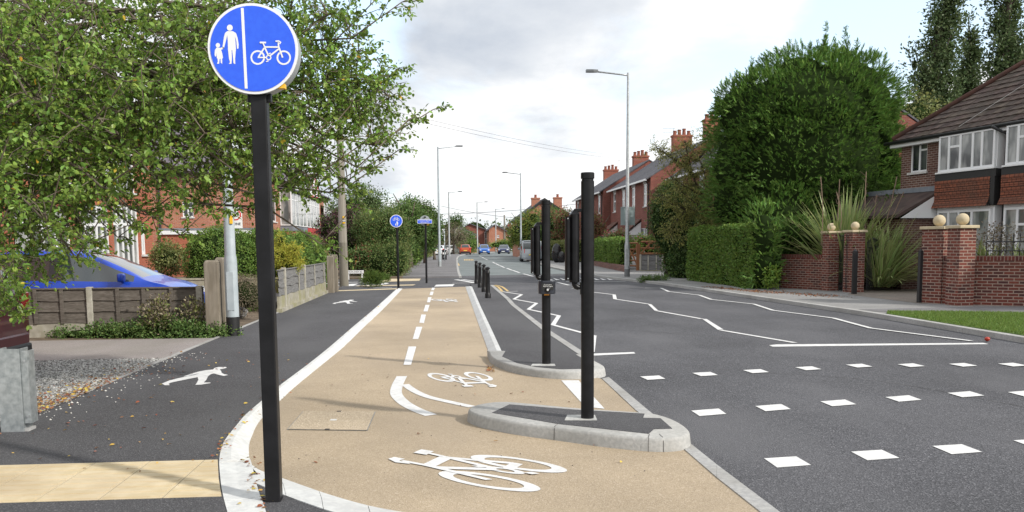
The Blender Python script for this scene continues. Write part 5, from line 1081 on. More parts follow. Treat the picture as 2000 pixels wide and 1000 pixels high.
# house on the right, facade turned ten degrees --------------------------------------------------
HO = PY(1762, 275, 29.5); HO = (float(HO[0]), float(HO[1])); dn = np.array([.174, -.985]); dn = dn / np.linalg.norm(dn); HD = (float(dn[0]), float(dn[1])); HN = (HD[1], -HD[0])
t3 = empty('brick_house', (HO[0] + 3, HO[1] - 3, .1), 'brown brick house with tile hung bays and a dark tiled roof behind the garden wall', 'house')
pl = lambda px, py: PL(px, py, HO, HD)
EZ3 = pl(1800, 268)[1]; LH = 15.0
def hole(x0, y0, x1, y1): a, b = pl(x0, y1), pl(x1, y0); return (a[0], b[0], (a[1] + pl(x1, y1)[1]) / 2, (b[1] + pl(x0, y0)[1]) / 2)
hw = hole(1777, 277, 1812, 336)
mb = MB(); _bo = (HO[0] + HN[0] * .32, HO[1] + HN[1] * .32); plb = lambda px, py: PL(px, py, _bo, HD); bay_s0 = plb(1829, 330)[0]; bay_s1 = plb(1944, 330)[0]; b2s0 = plb(1960, 300)[0]; b2s1 = b2s0 + (bay_s1 - bay_s0)
wall(mb, HO, HD, 0, LH, 0, EZ3, [hw])
P_ = lambda s, t_: (HO[0] + HD[0] * s + HN[0] * t_, HO[1] + HD[1] * s + HN[1] * t_)
A_, B_, C_, D_ = P_(0, 0), P_(0, -8.5), P_(LH, -8.5), P_(LH, 0)
for u, v in ((A_, B_), (B_, C_), (C_, D_)): mb.quad((*u, 0), (*v, 0), (*v, EZ3), (*u, EZ3))
put(mb, 'wall', brick_dk, t3); window(t3, HO, HD, *hw, (.5,), ((.72, .5, 1),))
for (s0, s1, zt_, zb_) in ((bay_s0, bay_s1, None, None), (b2s0, b2s1, None, None)):
    z_wt = EZ3 - .12; z_wb = plb(1890, 331)[1]; z_tb = plb(1880, 404)[1]; z_gt = plb(1880, 410)[1]; z_gb = .85
    T_ = .32; bo_ = P_(0, T_)
    window(t3, bo_, HD, s0 + .08, s1 - .05, z_wb, z_wt, (.19, .40, .62, .78) if s0 < 9 else (.3, .6), ((.66, .19, .40),), t=.0, fw=.07, glass=glass_c, sill=upvc, sillh=.05)
    window(t3, P_(s0, 0), (HN[0], HN[1]) , .05, T_, z_wb, z_wt, (), (), t=0, sill=None) if False else None
    mb = MB(); mb.obox(HO, HD, s0 + .04, s1 - .01, .003, T_ - .06, 0.0, z_wt); bay = put(mb, 'bay', upvc, t3)
    mb = MB(); mb.obox(HO, HD, s0 - .02, s1 + .06, .004, T_ + .03, z_wb - .28, z_wb - .056); mb.obox(HO, HD, s1 - .14, s1 + .03, .006, T_ + .035, z_tb, z_wb - .281); put(mb, 'lead_flashing', blk_tim, bay)
    # tile hanging in overlapping courses
    mb = MB(); nC = 12; zz0 = z_tb; zz1 = z_wb - .281
    for i in range(nC):
        za, zb_ = zz0 + (zz1 - zz0) * i / nC, zz0 + (zz1 - zz0) * (i + 1) / nC; kick = .10 * max(0, 1 - i / 3.0)
        u0, u1 = T_ + .055 + kick, T_ + .030 + .10 * max(0, 1 - (i + 1) / 3.0)
        a_, b_ = P_(s0 - .0, u0), P_(s1 - .142, u0); c_, e_ = P_(s1 - .142, u1), P_(s0 - .0, u1)
        mb.quad((*a_, za), (*b_, za), (*c_, zb_ + .012), (*e_, zb_ + .012)); f0 = P_(s0, .003); mb.quad((*f0, za), (*a_, za), (*e_, zb_ + .012), (*P_(s0, .003), zb_ + .012)); mb.quad((*P_(s0, .0), za), (*P_(s1, .0), za), (*b_, za), (*a_, za))
    put(mb, 'hung_tiles', tile_hung, bay)
    window(t3, bo_, HD, s0 + .12, s1 - .1, z_gb, z_gt, (.22, .42, .66), ((.72, .22, .42),), t=-.0, fw=.07, glass=glass_c if s0 < 9 else glass_d, sill=upvc)
mb = MB(); s = (bay_s1 + b2s0) / 2; a_ = P_(s - .15, .5); b_ = P_(s + .02, .10); mb.tube([(*a_, EZ3 - .12), (*b_, EZ3 - .35), (*b_, 0)], .05, 8); put(mb, 'downpipe', rain_bk, t3, smooth=True)
# hipped roof with real overlapping courses
hp = None
for zr3 in np.arange(EZ3 + 1.0, EZ3 + 6, .05):
    P3 = np.array([*P_(4.25, -4.25), zr3]) - EYEP; zc_ = P3 @ FW; px_, py_ = 1000 + F * (P3 @ RT) / zc_, CY - F * (P3 @ UP) / zc_
    want = 268 + (px_ - 1762) * (128 - 268) / (2000 - 1762)
    if py_ <= want: break
ov = .28; eL = P_(-.12, ov); eR = P_(LH + ov, ov); rL = P_(4.25, -4.25); rR = P_(LH - 4, -4.25); bL = P_(-.12, -8.5 - ov); bR = P_(LH + ov, -8.5 - ov); ze = EZ3 - .03
def courses(mb, a, b, c, d_, n, lift=.035, jit=.0):
    a, b, c, d_ = map(np.array, (a, b, c, d_)); nrm = np.cross(b - a, d_ - a); nrm = nrm / np.linalg.norm(nrm); nrm = nrm if nrm[2] > 0 else -nrm
    for i in range(n):
        l0, l1 = a + (d_ - a) * i / n, a + (d_ - a) * (i + 1) / n; r0, r1 = b + (c - b) * i / n, b + (c - b) * (i + 1) / n
        m = max(1, int(np.linalg.norm(r0 - l0) / .33)); 
        for j in range(m):
            p0, p1 = l0 + (r0 - l0) * j / m, l0 + (r0 - l0) * (j + 1) / m; q0, q1 = l1 + (r1 - l1) * j / m, l1 + (r1 - l1) * (j + 1) / m
            dz = lift * (1 + random.uniform(-.25, .35)); g_ = (p1 - p0) * .02
            u0, u1 = p0 + nrm * dz + g_, p1 + nrm * dz - g_; um = (u0 + u1) / 2 + nrm * .016; vm = (q0 + q1) / 2 + nrm * .018
            mb.add([u0, um, u1, q1 + nrm * .004, vm, q0 + nrm * .004, p0, p1], [(0, 1, 4, 5), (1, 2, 3, 4), (6, 7, 2, 1, 0)])
mb = MB(); courses(mb, (*eL, ze), (*eR, ze), (*rR, zr3), (*rL, zr3), 19); courses(mb, (*bL, ze), (*eL, ze), (*rL, zr3), (*rL, zr3 - .001), 19)
mb.quad((*bR, ze), (*bL, ze), (*rL, zr3), (*rR, zr3)); mb.quad((*eR, ze), (*bR, ze), (*rR, zr3)); mb.quad((*eL, ze - .03), (*eR, ze - .03), (*rR, zr3 - .03), (*rL, zr3 - .03)); mb.quad((*eL, ze - .12), (*bL, ze - .12), (*bR, ze - .12), (*eR, ze - .12)); r3 = put(mb, 'roof', M('concrete_roof_tile', (.074, .051, .041), (.048, .034, .029), 3, .9, .004, island=.22, bscale=40, c3=(.12, .10, .08), s3=2, f3=.4), t3)
mb = MB(); mb.tube([(*eL, ze + .06), (*rL, zr3 + .06), (*rR, zr3 + .06)], .10, 8); put(mb, 'ridge_tiles', ridge_red, r3, smooth=True)
mb = MB(); g0_, g1_ = P_(-.5, ov + .04), P_(LH + .4, ov + .04); mb.tube([(*g0_, ze - .06), (*g1_, ze - .06)], .06, 8); put(mb, 'gutter', rain_bk, t3, smooth=True)
mb = MB(); mb.obox(HO, HD, -.3, LH + .3, ov - .06, ov - .03, ze - .22, ze - .10); mb.obox(HO, HD, -.3, LH + .3, .002, ov - .06, ze - .22, ze - .19); put(mb, 'fascia', upvc, t3)
mb = MB(); p0 = np.array([*P_(2.9, ov + .1), ze - .02]); 
cab = [np.array([*P_(2.95 + k * .18, ov - k * .28), ze + .12 + k * .28 * (zr3 - ze) / (4.25 + ov)]) for k in range(17)]; mb.tube(cab, .006, 4); put(mb, 'cable', M('pale_cable', (.5, .5, .5), rough=.6), r3)
# lean-to porch at the left end
pa, pb = pl(1826, 368), pl(1742, 372); zt_, zb_ = pl(1826, 370)[1], pl(1826, 405)[1]; s1_, s0_ = bay_s0 - .03, -1.6
mb = MB(); A1 = P_(s0_, 1.7); B1 = P_(s1_, 1.7); C1 = P_(s1_, .02); D1 = P_(s0_, .02); mb.add([(*A1, zb_ - .25), (*B1, zb_ - .25), (*C1, zt_), (*D1, zt_), (*A1, zb_ - .35), (*B1, zb_ - .35), (*C1, zt_ - .1), (*D1, zt_ - .1)], [(0, 1, 2, 3), (4, 7, 6, 5), (0, 4, 5, 1), (1, 5, 6, 2), (0, 3, 7, 4)]); pr_ = put(mb, 'porch_roof', MATS['concrete_roof_tile'], t3)
mb = MB(); B2 = P_(s1_ + .02, 1.6); C2 = P_(s1_ + .02, .03); mb.quad((*B2, zb_ - .36), (*C2, zb_ - .36), (*C2, zt_ - .06)); put(mb, 'gable_panel', upvc, pr_)
mb = MB(); mb.obox(HO, HD, s0_, s1_, .0, .18, zt_ - .06, zt_ + .10); put(mb, 'flashing', lead, pr_)
mb = MB(); mb.obox(HO, HD, s0_ + .1, s1_ - .1, .003, 1.4, 0, zb_ - .37); put(mb, 'porch_wall', brick_dk, t3)

# garden walls, piers, balls and gates ------------------------------------------------------------
coping = M('cream_coping', (.50, .42, .28), (.57, .48, .33), 9, .8, .002, c3=(.42, .34, .22), s3=5, f3=.5)
iron = M('wrought_iron', (.015, .015, .017), rough=.5)
def wall_run(name, p, q, z0, z1, th, label, solider=True):
    d = np.array([q[0] - p[0], q[1] - p[1]]); L_ = float(np.linalg.norm(d)); d /= L_; t = empty(name, (p[0], p[1], z0), label, 'garden wall')
    mb = MB(); mb.obox(p, tuple(d), 0, L_, -th, 0, z0 - .1, z1 - .11); put(mb, 'wall', brick_gd, t)
    mb = MB(); mb.obox(p, tuple(d), 0, L_, -th - .006, .006, z1 - .109, z1); put(mb, 'coping', MB_('soldier_brick', (.17, .045, .034), (.09, .03, .028), (.26, .18, .145), bw=.075, bh=.4, ms=.01), t)
    return t, tuple(d), L_
def pier(x, y, w, z1, ang, label, ball=.13):
    t = empty('gate_pier', (x, y, .1), label, 'gate pier', 'brick gate piers with cream balls')
    mb = MB(); mb.box((x - w / 2, y - w / 2, 0), (x + w / 2, y + w / 2, z1), ang); put(mb, 'pier', brick_gd, t)
    mb = MB(); mb.box((x - w / 2 - .05, y - w / 2 - .05, z1 + .001), (x + w / 2 + .05, y + w / 2 + .05, z1 + .075), ang); put(mb, 'coping', coping, t, bevel=.012)
    mb = MB(); mb.lathe([(.06, z1 + .07)] + [(max(.002, ball * math.sin(a)), z1 + .075 + ball * .97 - ball * math.cos(a)) for a in np.linspace(.35, math.pi, 14)], (x, y, 0), 24); put(mb, 'ball', coping, t, smooth=True)
    return t
Wl0, Wl1 = G(1524, 562, .1), G(1612, 567, .1); zL = float(PY(1560, 497, (Wl0[1] + Wl1[1]) / 2)[2])
wall_run('garden_wall', tuple(Wl0[:2]), tuple(Wl1[:2]), .1, zL, .22, 'low curved looking brick garden wall between the conifer and the narrow gate')
gA = G(1622, 568, .1); xA, yA = gA[0] + .06, gA[1] + .2; zA = float(PY(1622, 456, yA)[2]); pier(xA, yA, .37, zA, .15, 'first ball topped pier from the conifer, left of the narrow gate')
gB = G(1672, 571, .1); xB, yB = gB[0] + .0, gB[1] + .2; zB = float(PY(1672, 454, yB)[2]); pier(xB, yB, .44, zB, .15, 'second ball topped pier, between the narrow gate and the open drive gate')
gC = G(1828, 592.5, .1); xC, yC = gC[0] + .15, gC[1] + .25; zC = float(PY(1833, 448, yC)[2]); pier(xC, yC, .56, zC, .5, 'left ball topped pier of the right hand garden wall, beside the drive', .148)
gD = G(1888, 597, .1); xD, yD = gD[0] - .06, gD[1] + .22; zD = float(PY(1888, 446, yD)[2]); pier(xD, yD, .44, zD, .12, 'corner ball topped pier of the right hand garden wall', .148)
W0 = (xC - .05, yC - .28); zR = float(PY(1940, 500, 20)[2])
Wc = G(1866, 594.5, .1); We = G(2000, 598, .1)
wall_run('garden_wall', (float(gC[0]) + .02, float(gC[1]) - .02), (float(Wc[0]), float(Wc[1])), .1, zR, .22, 'short brick wall joining the two right hand ball topped piers')
dW = (We - Wc)[:2]; dW = dW / np.linalg.norm(dW); Wf = Wc[:2] + dW * 7
tw, dw_, Lw_ = wall_run('garden_wall', (float(Wc[0]), float(Wc[1])), (float(Wf[0]), float(Wf[1])), .1, zR, .22, 'long brick garden wall running out of the picture at the right, topped by railings')
def railing(name, p, q, z0, z1, n, label, tops=True, parent=None, cat='railing', arch=0.0, r=.009):
    t = empty(name, (p[0], p[1], z0), label, cat); mb = MB()
    for i in range(n + 1):
        f = i / n; x, y = p[0] + (q[0] - p[0]) * f, p[1] + (q[1] - p[1]) * f; zt_ = z1 + arch * math.sin(math.pi * f)
        mb.tube([(x, y, z0), (x, y, zt_ - .05)], r, 6)
        if tops: mb.lathe([(r, zt_ - .06), (r * 2.2, zt_ - .035), (.001, zt_ + .02)], (x, y, 0), 6)
    put(mb, 'bars', iron, t); mb = MB()
    for z in (z0 + .12, z1 - .18): mb.tube([(p[0], p[1], z), (q[0], q[1], z)], .014, 6)
    put(mb, 'rail', iron, t); return t
w_off = lambda s, off=-.11: (float(Wc[0] + dW[0] * s + dW[1] * off), float(Wc[1] + dW[1] * s - dW[0] * off))
railing('railing', w_off(.62), w_off(6.5), zR, zR + .52, 42, 'black railings with pointed tops standing on the long brick wall')
dC = unit((Wc - gC)[None, :2])[0]
railing('railing', (float(gC[0] + dC[0] * .42), float(gC[1] + dC[1] * .42 + .12)), (float(Wc[0] - .05), float(Wc[1]) + .14), zR, zR + .5, 4, 'short black railing between the two right hand piers')
railing('iron_gate', (xA + .24, yA - .1), (xB - .27, yB - .12), .14, zA - .05, 6, 'narrow closed black iron gate between the two left piers', cat='gate')
qg = G(1722, 566, .1)
railing('iron_gate', (xB + .32, yB - .2), (float(qg[0]) + .0, float(qg[1]) + .3), .16, zB - .28, 9, 'open black iron drive gate folded back beside the long leaved plant', cat='gate', arch=.12, r=.011)
g = G(1668, 574, .1); t = empty('gate_post', (g[0], g[1], .1), 'black square steel gate post in front of the second ball topped pier', 'gate post'); mb = MB(); mb.box((g[0] - .06, g[1] - .06, .05), (g[0] + .06, g[1] + .06, 1.38)); mb.lathe([(.07, 1.381), (.05, 1.42), (.005, 1.45)], (g[0], g[1], 0), 10); put(mb, 'post', iron, t)
g = G(1799, 591, .1); t = empty('gate_post', (g[0], g[1], .1), 'black steel gate post beside the right hand wall at the drive', 'gate post'); mb = MB(); mb.box((g[0] - .07, g[1] - .02, .05), (g[0] + .0, g[1] + .1, 1.42)); mb.lathe([(.05, 1.421), (.03, 1.45), (.005, 1.47)], (g[0] - .035, g[1] + .04, 0), 8); put(mb, 'post', iron, t)
drive_r = MB_('block_paving', (.24, .20, .18), (.30, .26, .22), (.14, .13, .11), bw=.2, bh=.1, ms=.006, c3=(.18, .17, .15), f3=.6)
sheet('driveway', [tuple(p[:2]) for p in gpx([(1655, 575), (1800, 593), (1850, 590), (1830, 548), (1700, 548)], .1)], .0995, drive_r)

# ================================================================== left fences and posts
fence_w = M('weathered_boards', (.10, .085, .07), (.17, .15, .13), 9, .95, .004, stretch=(1, 1, 9), c3=(.06, .05, .04), s3=2, f3=.6)
fence_g = M('grey_boards', (.15, .15, .15), (.24, .235, .23), 9, .95, .004, stretch=(1, 1, 9), c3=(.09, .09, .09), s3=3, f3=.6)
conc_post = M('concrete_post', (.38, .36, .31), (.48, .46, .40), 14, .95, .004, c3=(.24, .23, .17), s3=2.5, f3=.7)
conc_board = M('mossy_gravel_board', (.30, .28, .23), (.40, .38, .32), 7, .95, .004, c3=(.24, .23, .09), s3=1.6, f3=.7)
old_timber = M('old_gatepost_timber', (.20, .17, .13), (.30, .26, .21), 10, .95, .008, stretch=(1, 1, .15), c3=(.11, .10, .08), s3=3, f3=.6)
def panel_fence(name, p, q, z0, zg, z1, posts, battens, mat, label, wav=.01, boards=3, post_up=.04, pw=.10):
    d = np.array([q[0] - p[0], q[1] - p[1]]); L_ = float(np.linalg.norm(d)); d = tuple(d / L_); t = empty(name, (p[0], p[1], z0), label, 'fence', 'low panel fences on the left')
    mb = MB(); mb.obox(p, d, .0, L_, -.05, .0, z0 - .1, zg); put(mb, 'gravel_board', conc_board, t)
    hb = (z1 - zg) / boards; mb = MB()
    for i in range(boards):
        n = 24; a, b = zg + i * hb, zg + (i + 1) * hb
        for k in range(n):
            s0, s1 = L_ * k / n, L_ * (k + 1) / n; w0, w1 = wav * math.sin(k * 1.7 + i * 2), wav * math.sin((k + 1) * 1.7 + i * 2); nx, ny = d[1], -d[0]
            P = lambda s, t_, z: (p[0] + d[0] * s + nx * t_, p[1] + d[1] * s + ny * t_, z)
            mb.quad(P(s0, -.01 + (0.018), a + w0), P(s1, -.01 + .018, a + w1), P(s1, -.018, b + .02), P(s0, -.018, b + .02)); mb.quad(P(s0, .008, a + w0), P(s1, .008, a + w1), P(s1, -.03, a + w1), P(s0, -.03, a + w0))
    o = mb.build('boards', mat, t)
    mb = MB(); mb.obox(p, d, 0, L_, -.045, .018, z1, z1 + .025); put(mb, 'cap_rail', mat, t)
    for s in posts: mb = MB(); mb.obox(p, d, s - pw / 2, s + pw / 2, -.08, .035, z0 - .1, z1 + post_up); put(mb, 'post', conc_post, t, bevel=.008)
    for s in battens: mb = MB(); mb.obox(p, d, s - .03, s + .03, .009, .03, zg, z1 - .001); put(mb, 'batten', mat if mat is fence_w else conc_post, t)
    return t
YF = 16.35; xL, xR = -11.5, float(PY(399, 600, YF)[0]); ztop = float(PY(250, 564, YF)[2]); zgb = float(PY(250, 630, YF)[2])
sx = lambda px: float(PY(px, 600, YF)[0]) - xL
panel_fence('timber_fence', (xL, YF), (xR, YF), .08, zgb, ztop, [sx(176), sx(-15), sx(390)], [sx(v) for v in (122, 70, 20, -60, -110, 231, 282, 336)], fence_w, 'low dark timber fence on a concrete board in front of the blue car')
F0, F1 = G(553, 610, .08), G(653, 572, .08); 
def sy(px): a = PX(px, 580, -4.0); return float(a[1]) - float(F0[1])
zt2 = .08 + 1.0
panel_fence('timber_fence', (-4.0, float(F0[1])), (-4.0, float(F1[1])), .06, .46, zt2, [sy(557), sy(596), sy(648.5)], [sy(584), sy(615), sy(633)], fence_g, 'grey panel fence with concrete posts along the path, before the telegraph pole', wav=.02, pw=.11, post_up=.06)
mb = MB(); mb.is_closed = True; mb.box((-4.05, float(F0[1]) - .1, .0), (-3.93, float(F1[1]), .17)); tag(mb.build('path_edging', conc_board), kind='structure')
def old_post(px, py, w, dpt, h, label, lean=0.0):
    g = G(px, py, .08); t = empty('gatepost', (g[0], g[1], .08), label, 'gatepost', 'old timber gateposts'); x, y = g[0], g[1] + dpt / 2
    mb = MB(); mb.prism([(x - w / 2, y - dpt / 2), (x + w / 2, y - dpt / 2), (x + w / 2, y + dpt / 2), (x - w / 2, y + dpt / 2)], .02, .08 + h - .05); mb.prism([(x - w / 2, y - dpt / 2), (x + w / 2, y - dpt / 2), (x + w / 2, y + dpt / 2), (x - w / 2, y + dpt / 2)], .08 + h - .049, .08 + h, [(x - w / 2 + .03, y - dpt / 2 + .03), (x + w / 2 - .03, y - dpt / 2 + .03), (x + w / 2 - .03, y + dpt / 2 - .03), (x - w / 2 + .03, y + dpt / 2 - .03)]); put(mb, 'post', old_timber, t, bevel=.012)
    return t
old_post(417, 657, .25, .22, 1.36, 'nearer of the two thick weathered gateposts left of the pale lamp column')
old_post(433, 650, .16, .22, 1.40, 'farther of the two thick weathered gateposts, touching the pale lamp column')
old_post(646, 572, .22, .2, 1.25, 'first rounded gatepost at the far end of the grey panel fence')
old_post(654.5, 570, .2, .2, 1.28, 'second rounded gatepost, nearest the telegraph pole')
mb = MB(); mb.box((-10.4, 24.0, .0), (-4.35, 24.08, .78)); mb.box((-10.4, 23.98, .781), (-4.35, 24.1, .83)); mb.is_closed = True; tag(mb.build('garden_wall', conc_board), 'low grey garden divider between the gateposts and the round hedge', 'garden wall')
mb = MB(); mb.is_closed = True; hz = [G(563, 597, .06), G(560, 603, .06)]; mb.tube([(-4.15, 21.6, .10), (-4.2, 21.5, .35), (-4.25, 21.9, .6)], .015, 6); tag(mb.build('garden_hose', M('hose_teal', (.03, .35, .36), rough=.4)), 'short length of turquoise hose at the near end of the grey panel fence', 'hose')

# right: field gate, panel fence ---------------------------------------------------------------
gate_w = M('brown_stained_timber', (.20, .085, .035), (.27, .12, .05), 8, .8, stretch=(1, 1, .3)); Yg = 49.0
gp = [PY(1225.5, 520, Yg)[0], PY(1247, 520, Yg - 1.2)[0]]; t = empty('field_gate', (gp[1], Yg, .1), 'brown timber five bar gate and posts behind the tall lamp column', 'gate')
def gz(py): return float(PY(1250, py, Yg)[2])
for px_, Y_, tp in ((1222.5, Yg + 1.5, 476), (1246.5, Yg, 477)): x = float(PY(px_, 500, Y_)[0]); mb = MB(); mb.box((x - .10, Y_ - .1, .0), (x + .10, Y_ + .1, gz(tp))); put(mb, 'post', gate_w, t)
xa_, xb_ = float(PY(1223, 500, Yg + 1.5)[0]), float(PY(1246, 500, Yg)[0]); 
mb = MB()
for z in (.35, .65, .95, 1.3, 1.65): mb.tube([(xa_, Yg + 1.5, z), (xb_, Yg, z)], .05, 4)
mb.tube([(xa_, Yg + 1.5, .35), (xb_, Yg, 1.65)], .05, 4); mb.tube([(xa_, Yg + 1.5, 1.65), (xb_, Yg, .35)], .05, 4); put(mb, 'bars', gate_w, t)
xc_ = float(PY(1296, 500, Yg - .5)[0]); t = empty('field_gate', (xb_ + .5, Yg - .3, .1), 'second brown timber gate length behind the small grey panel fence', 'gate'); mb = MB()
for z in (1.05, 1.35, 1.72): mb.tube([(xb_ + .15, Yg - .1, z), (xc_, Yg - .5, z)], .06, 4)
mb.tube([(xb_ + .15, Yg - .1, 1.05), (xc_ * .5 + xb_ * .5, Yg - .3, 1.7)], .05, 4); mb.tube([(xc_, Yg - .5, 1.05), (xc_ * .5 + xb_ * .5, Yg - .3, 1.7)], .05, 4); mb.box((xc_ * .6 + xb_ * .4 , Yg - .45, 1.35), (xc_, Yg - .40, 1.72)); put(mb, 'bars', gate_w, t)
p0, p1 = PY(1250, 520, Yg - 1.0), PY(1296, 524, Yg - 1.4)
panel_fence('panel_fence', (float(p0[0]), Yg - 1.0), (float(p1[0]), Yg - 1.4), .1, .14, gz(498), [.02, float(p1[0] - p0[0])], [.45, .9], fence_g, 'small low grey panel fence at the foot of the ivy covered tree', wav=.005)
mb = MB(); hA, hB = G(1160, 518.5, .1), G(1220, 531, .1); d = unit((hB - hA)[None, :2])[0]; mb.obox((float(hA[0]), float(hA[1])), tuple(d), 0, float(np.linalg.norm((hB - hA)[:2])), -.25, 0, 0, .42); mb.is_closed = True; tag(mb.build('garden_wall', brick_gd), 'very low brick wall under the long hedge on the right', 'garden wall')
# ================================================================== vegetation
def leafm(n, c, isl=.35, tr=.3, rough=.5): return M(n, c, rough=rough, island=isl, transl=tr, spec=.35)
lf_tree = leafm('tree_leaf', (.205, .32, .065), .5, .40, .36); lf_yel = leafm('yellow_leaf', (.60, .42, .05), .2)
lf_hedge = leafm('hedge_leaf', (.15, .25, .048), .40); lf_dark = leafm('dark_hedge_leaf', (.08, .14, .03), .4); lf_con = leafm('conifer_spray', (.135, .255, .05), .5, .25)
lf_gold = leafm('golden_conifer', (.42, .42, .06), .3); lf_mid = leafm('mid_shrub_leaf', (.12, .20, .055), .45); lf_olive = leafm('olive_leaf', (.20, .225, .075), .4); lf_pur = leafm('purple_leaf', (.09, .04, .05), .45)
lf_bright = leafm('bright_leaf', (.22, .34, .06), .35); lf_red = leafm('russet_leaf', (.24, .10, .06), .5); lf_pop = leafm('poplar_leaf', (.095, .14, .055), .4); lf_lime = leafm('lime_leaf', (.20, .24, .04), .35); lf_pink = leafm('pink_flower', (.75, .08, .18), .2); lf_grass = leafm('grass_blade', (.15, .235, .05), .35, .35)
lf_brown = leafm('brown_twig_leaf', (.20, .165, .11), .4, .1); lf_ivy = leafm('ivy_leaf', (.06, .11, .03), .5); core_m = M('foliage_shade_core', (.018, .03, .010), rough=1.0, spec=.0)  # near-black solids added inside foliage to block light and stand for inner shade
bark = M('bark', (.10, .075, .055), (.17, .14, .11), 12, .95, .01, stretch=(1, 1, .2)); bark_d = M('dark_bark', (.05, .038, .03), (.09, .07, .055), 12, .95, .01)

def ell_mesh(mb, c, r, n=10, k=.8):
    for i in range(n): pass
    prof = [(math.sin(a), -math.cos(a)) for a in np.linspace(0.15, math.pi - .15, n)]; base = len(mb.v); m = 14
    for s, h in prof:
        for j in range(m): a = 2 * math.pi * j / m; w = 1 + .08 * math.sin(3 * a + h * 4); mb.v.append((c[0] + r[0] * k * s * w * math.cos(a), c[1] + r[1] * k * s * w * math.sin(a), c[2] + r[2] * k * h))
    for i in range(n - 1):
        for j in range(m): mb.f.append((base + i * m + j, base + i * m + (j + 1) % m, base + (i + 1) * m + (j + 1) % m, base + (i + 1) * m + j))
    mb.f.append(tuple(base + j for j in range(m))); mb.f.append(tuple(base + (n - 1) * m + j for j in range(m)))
def crown(name, ells, clumps, per, cr, size, mat, parent, droop=.2, W=.9, up=.3, core=.62, inner=.55, zmin=None, flat=1.0, mats=None, second=0.0):
    """leaf clumps spread through ellipsoids (cx,cy,cz,rx,ry,rz)"""
    E_ = np.array(ells, float); wts = E_[:, 3] * E_[:, 4] + E_[:, 3] * E_[:, 5]; wts = wts / wts.sum(); idx = rng.choice(len(E_), clumps, p=wts)
    d = rand_dirs(clumps); rr = (inner + (1 - inner) * rng.random(clumps) ** .5)[:, None]; C = E_[idx, :3] + d * E_[idx, 3:] * rr
    Cs = C.repeat(per, 0); D = d.repeat(per, 0); off = rng.normal(size=(clumps * per, 3)) * cr * .5; off[:, 2] *= flat; P = Cs + off
    outd = unit(D * .7 + unit(off) * .8 + rng.normal(size=off.shape) * .45 + np.array([0, 0, up])); A = unit(outd + np.array([0, 0, -droop]) + rng.normal(size=off.shape) * .35); Nn = unit(D + np.array([0, 0, .6]) + rng.normal(size=off.shape) * .55)
    if zmin is not None: k = P[:, 2] > zmin; P, A, Nn = P[k], A[k], Nn[k]
    mi = None
    if mats: mi = (rng.random(len(P)) < second).astype(int)
    o = leaf_mesh(name, P, A, Nn, size * (.6 + .8 * rng.random(len(P))), mat, parent, W, mats, mi)
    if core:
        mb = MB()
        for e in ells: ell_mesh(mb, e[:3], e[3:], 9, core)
        c = mb.build('inner_foliage', core_m, parent, smooth=True)  # added dark core, stands for the shade between the leaves
    return o
def trunk(parent, x, y, z0, z1, r, mat=None, lean=(0, 0), limbs=5, reach=1.2):
    mb = MB(); n = 6; pts = [(x + lean[0] * i / n + random.uniform(-.03, .03), y + lean[1] * i / n, z0 + (z1 - z0) * i / n) for i in range(n + 1)]; mb.tube(pts, [r * (1.25 if i == 0 else 1 - .45 * i / n) for i in range(n + 1)], 9)
    for k in range(limbs):
        a = 2 * math.pi * k / limbs + random.random(); b = pts[3 + k % 3]; L_ = reach * random.uniform(.7, 1.1)
        mb.tube([b, (b[0] + L_ * .5 * math.cos(a), b[1] + L_ * .5 * math.sin(a), b[2] + L_ * .55), (b[0] + L_ * math.cos(a), b[1] + L_ * math.sin(a), b[2] + L_ * 1.3)], [r * .5, r * .35, r * .12], 6)
    return put(mb, 'trunk', mat or bark, parent, smooth=True)
def plant(name, label, cat, loc, group=None): return empty(name, loc, label, cat, group)

# --- the big tree overhanging from the left -----------------------------------------------
T0 = np.array([-6.6, 10.2, .08]); tt = plant('overhanging_tree', 'large leafy tree reaching over the path from the left with drooping branches', 'tree', tuple(T0))
def curve(a, b, lift, sag, n=9):
    a, b = np.array(a, float), np.array(b, float); m = (a + b) / 2 + np.array([0, 0, lift]); return [(1 - t) ** 2 * a + 2 * t * (1 - t) * m + t * t * b + np.array([0, 0, -sag * t ** 3]) + rng.normal(size=3) * .025 for t in np.linspace(0, 1, n)]
mbt = MB(); mbt.tube([T0, T0 + [.05, 0, 1.2], T0 + [.0, .1, 2.6], T0 + [.2, 0, 4.2], T0 + [.1, .1, 6.0]], [.20, .16, .13, .09, .04], 12)
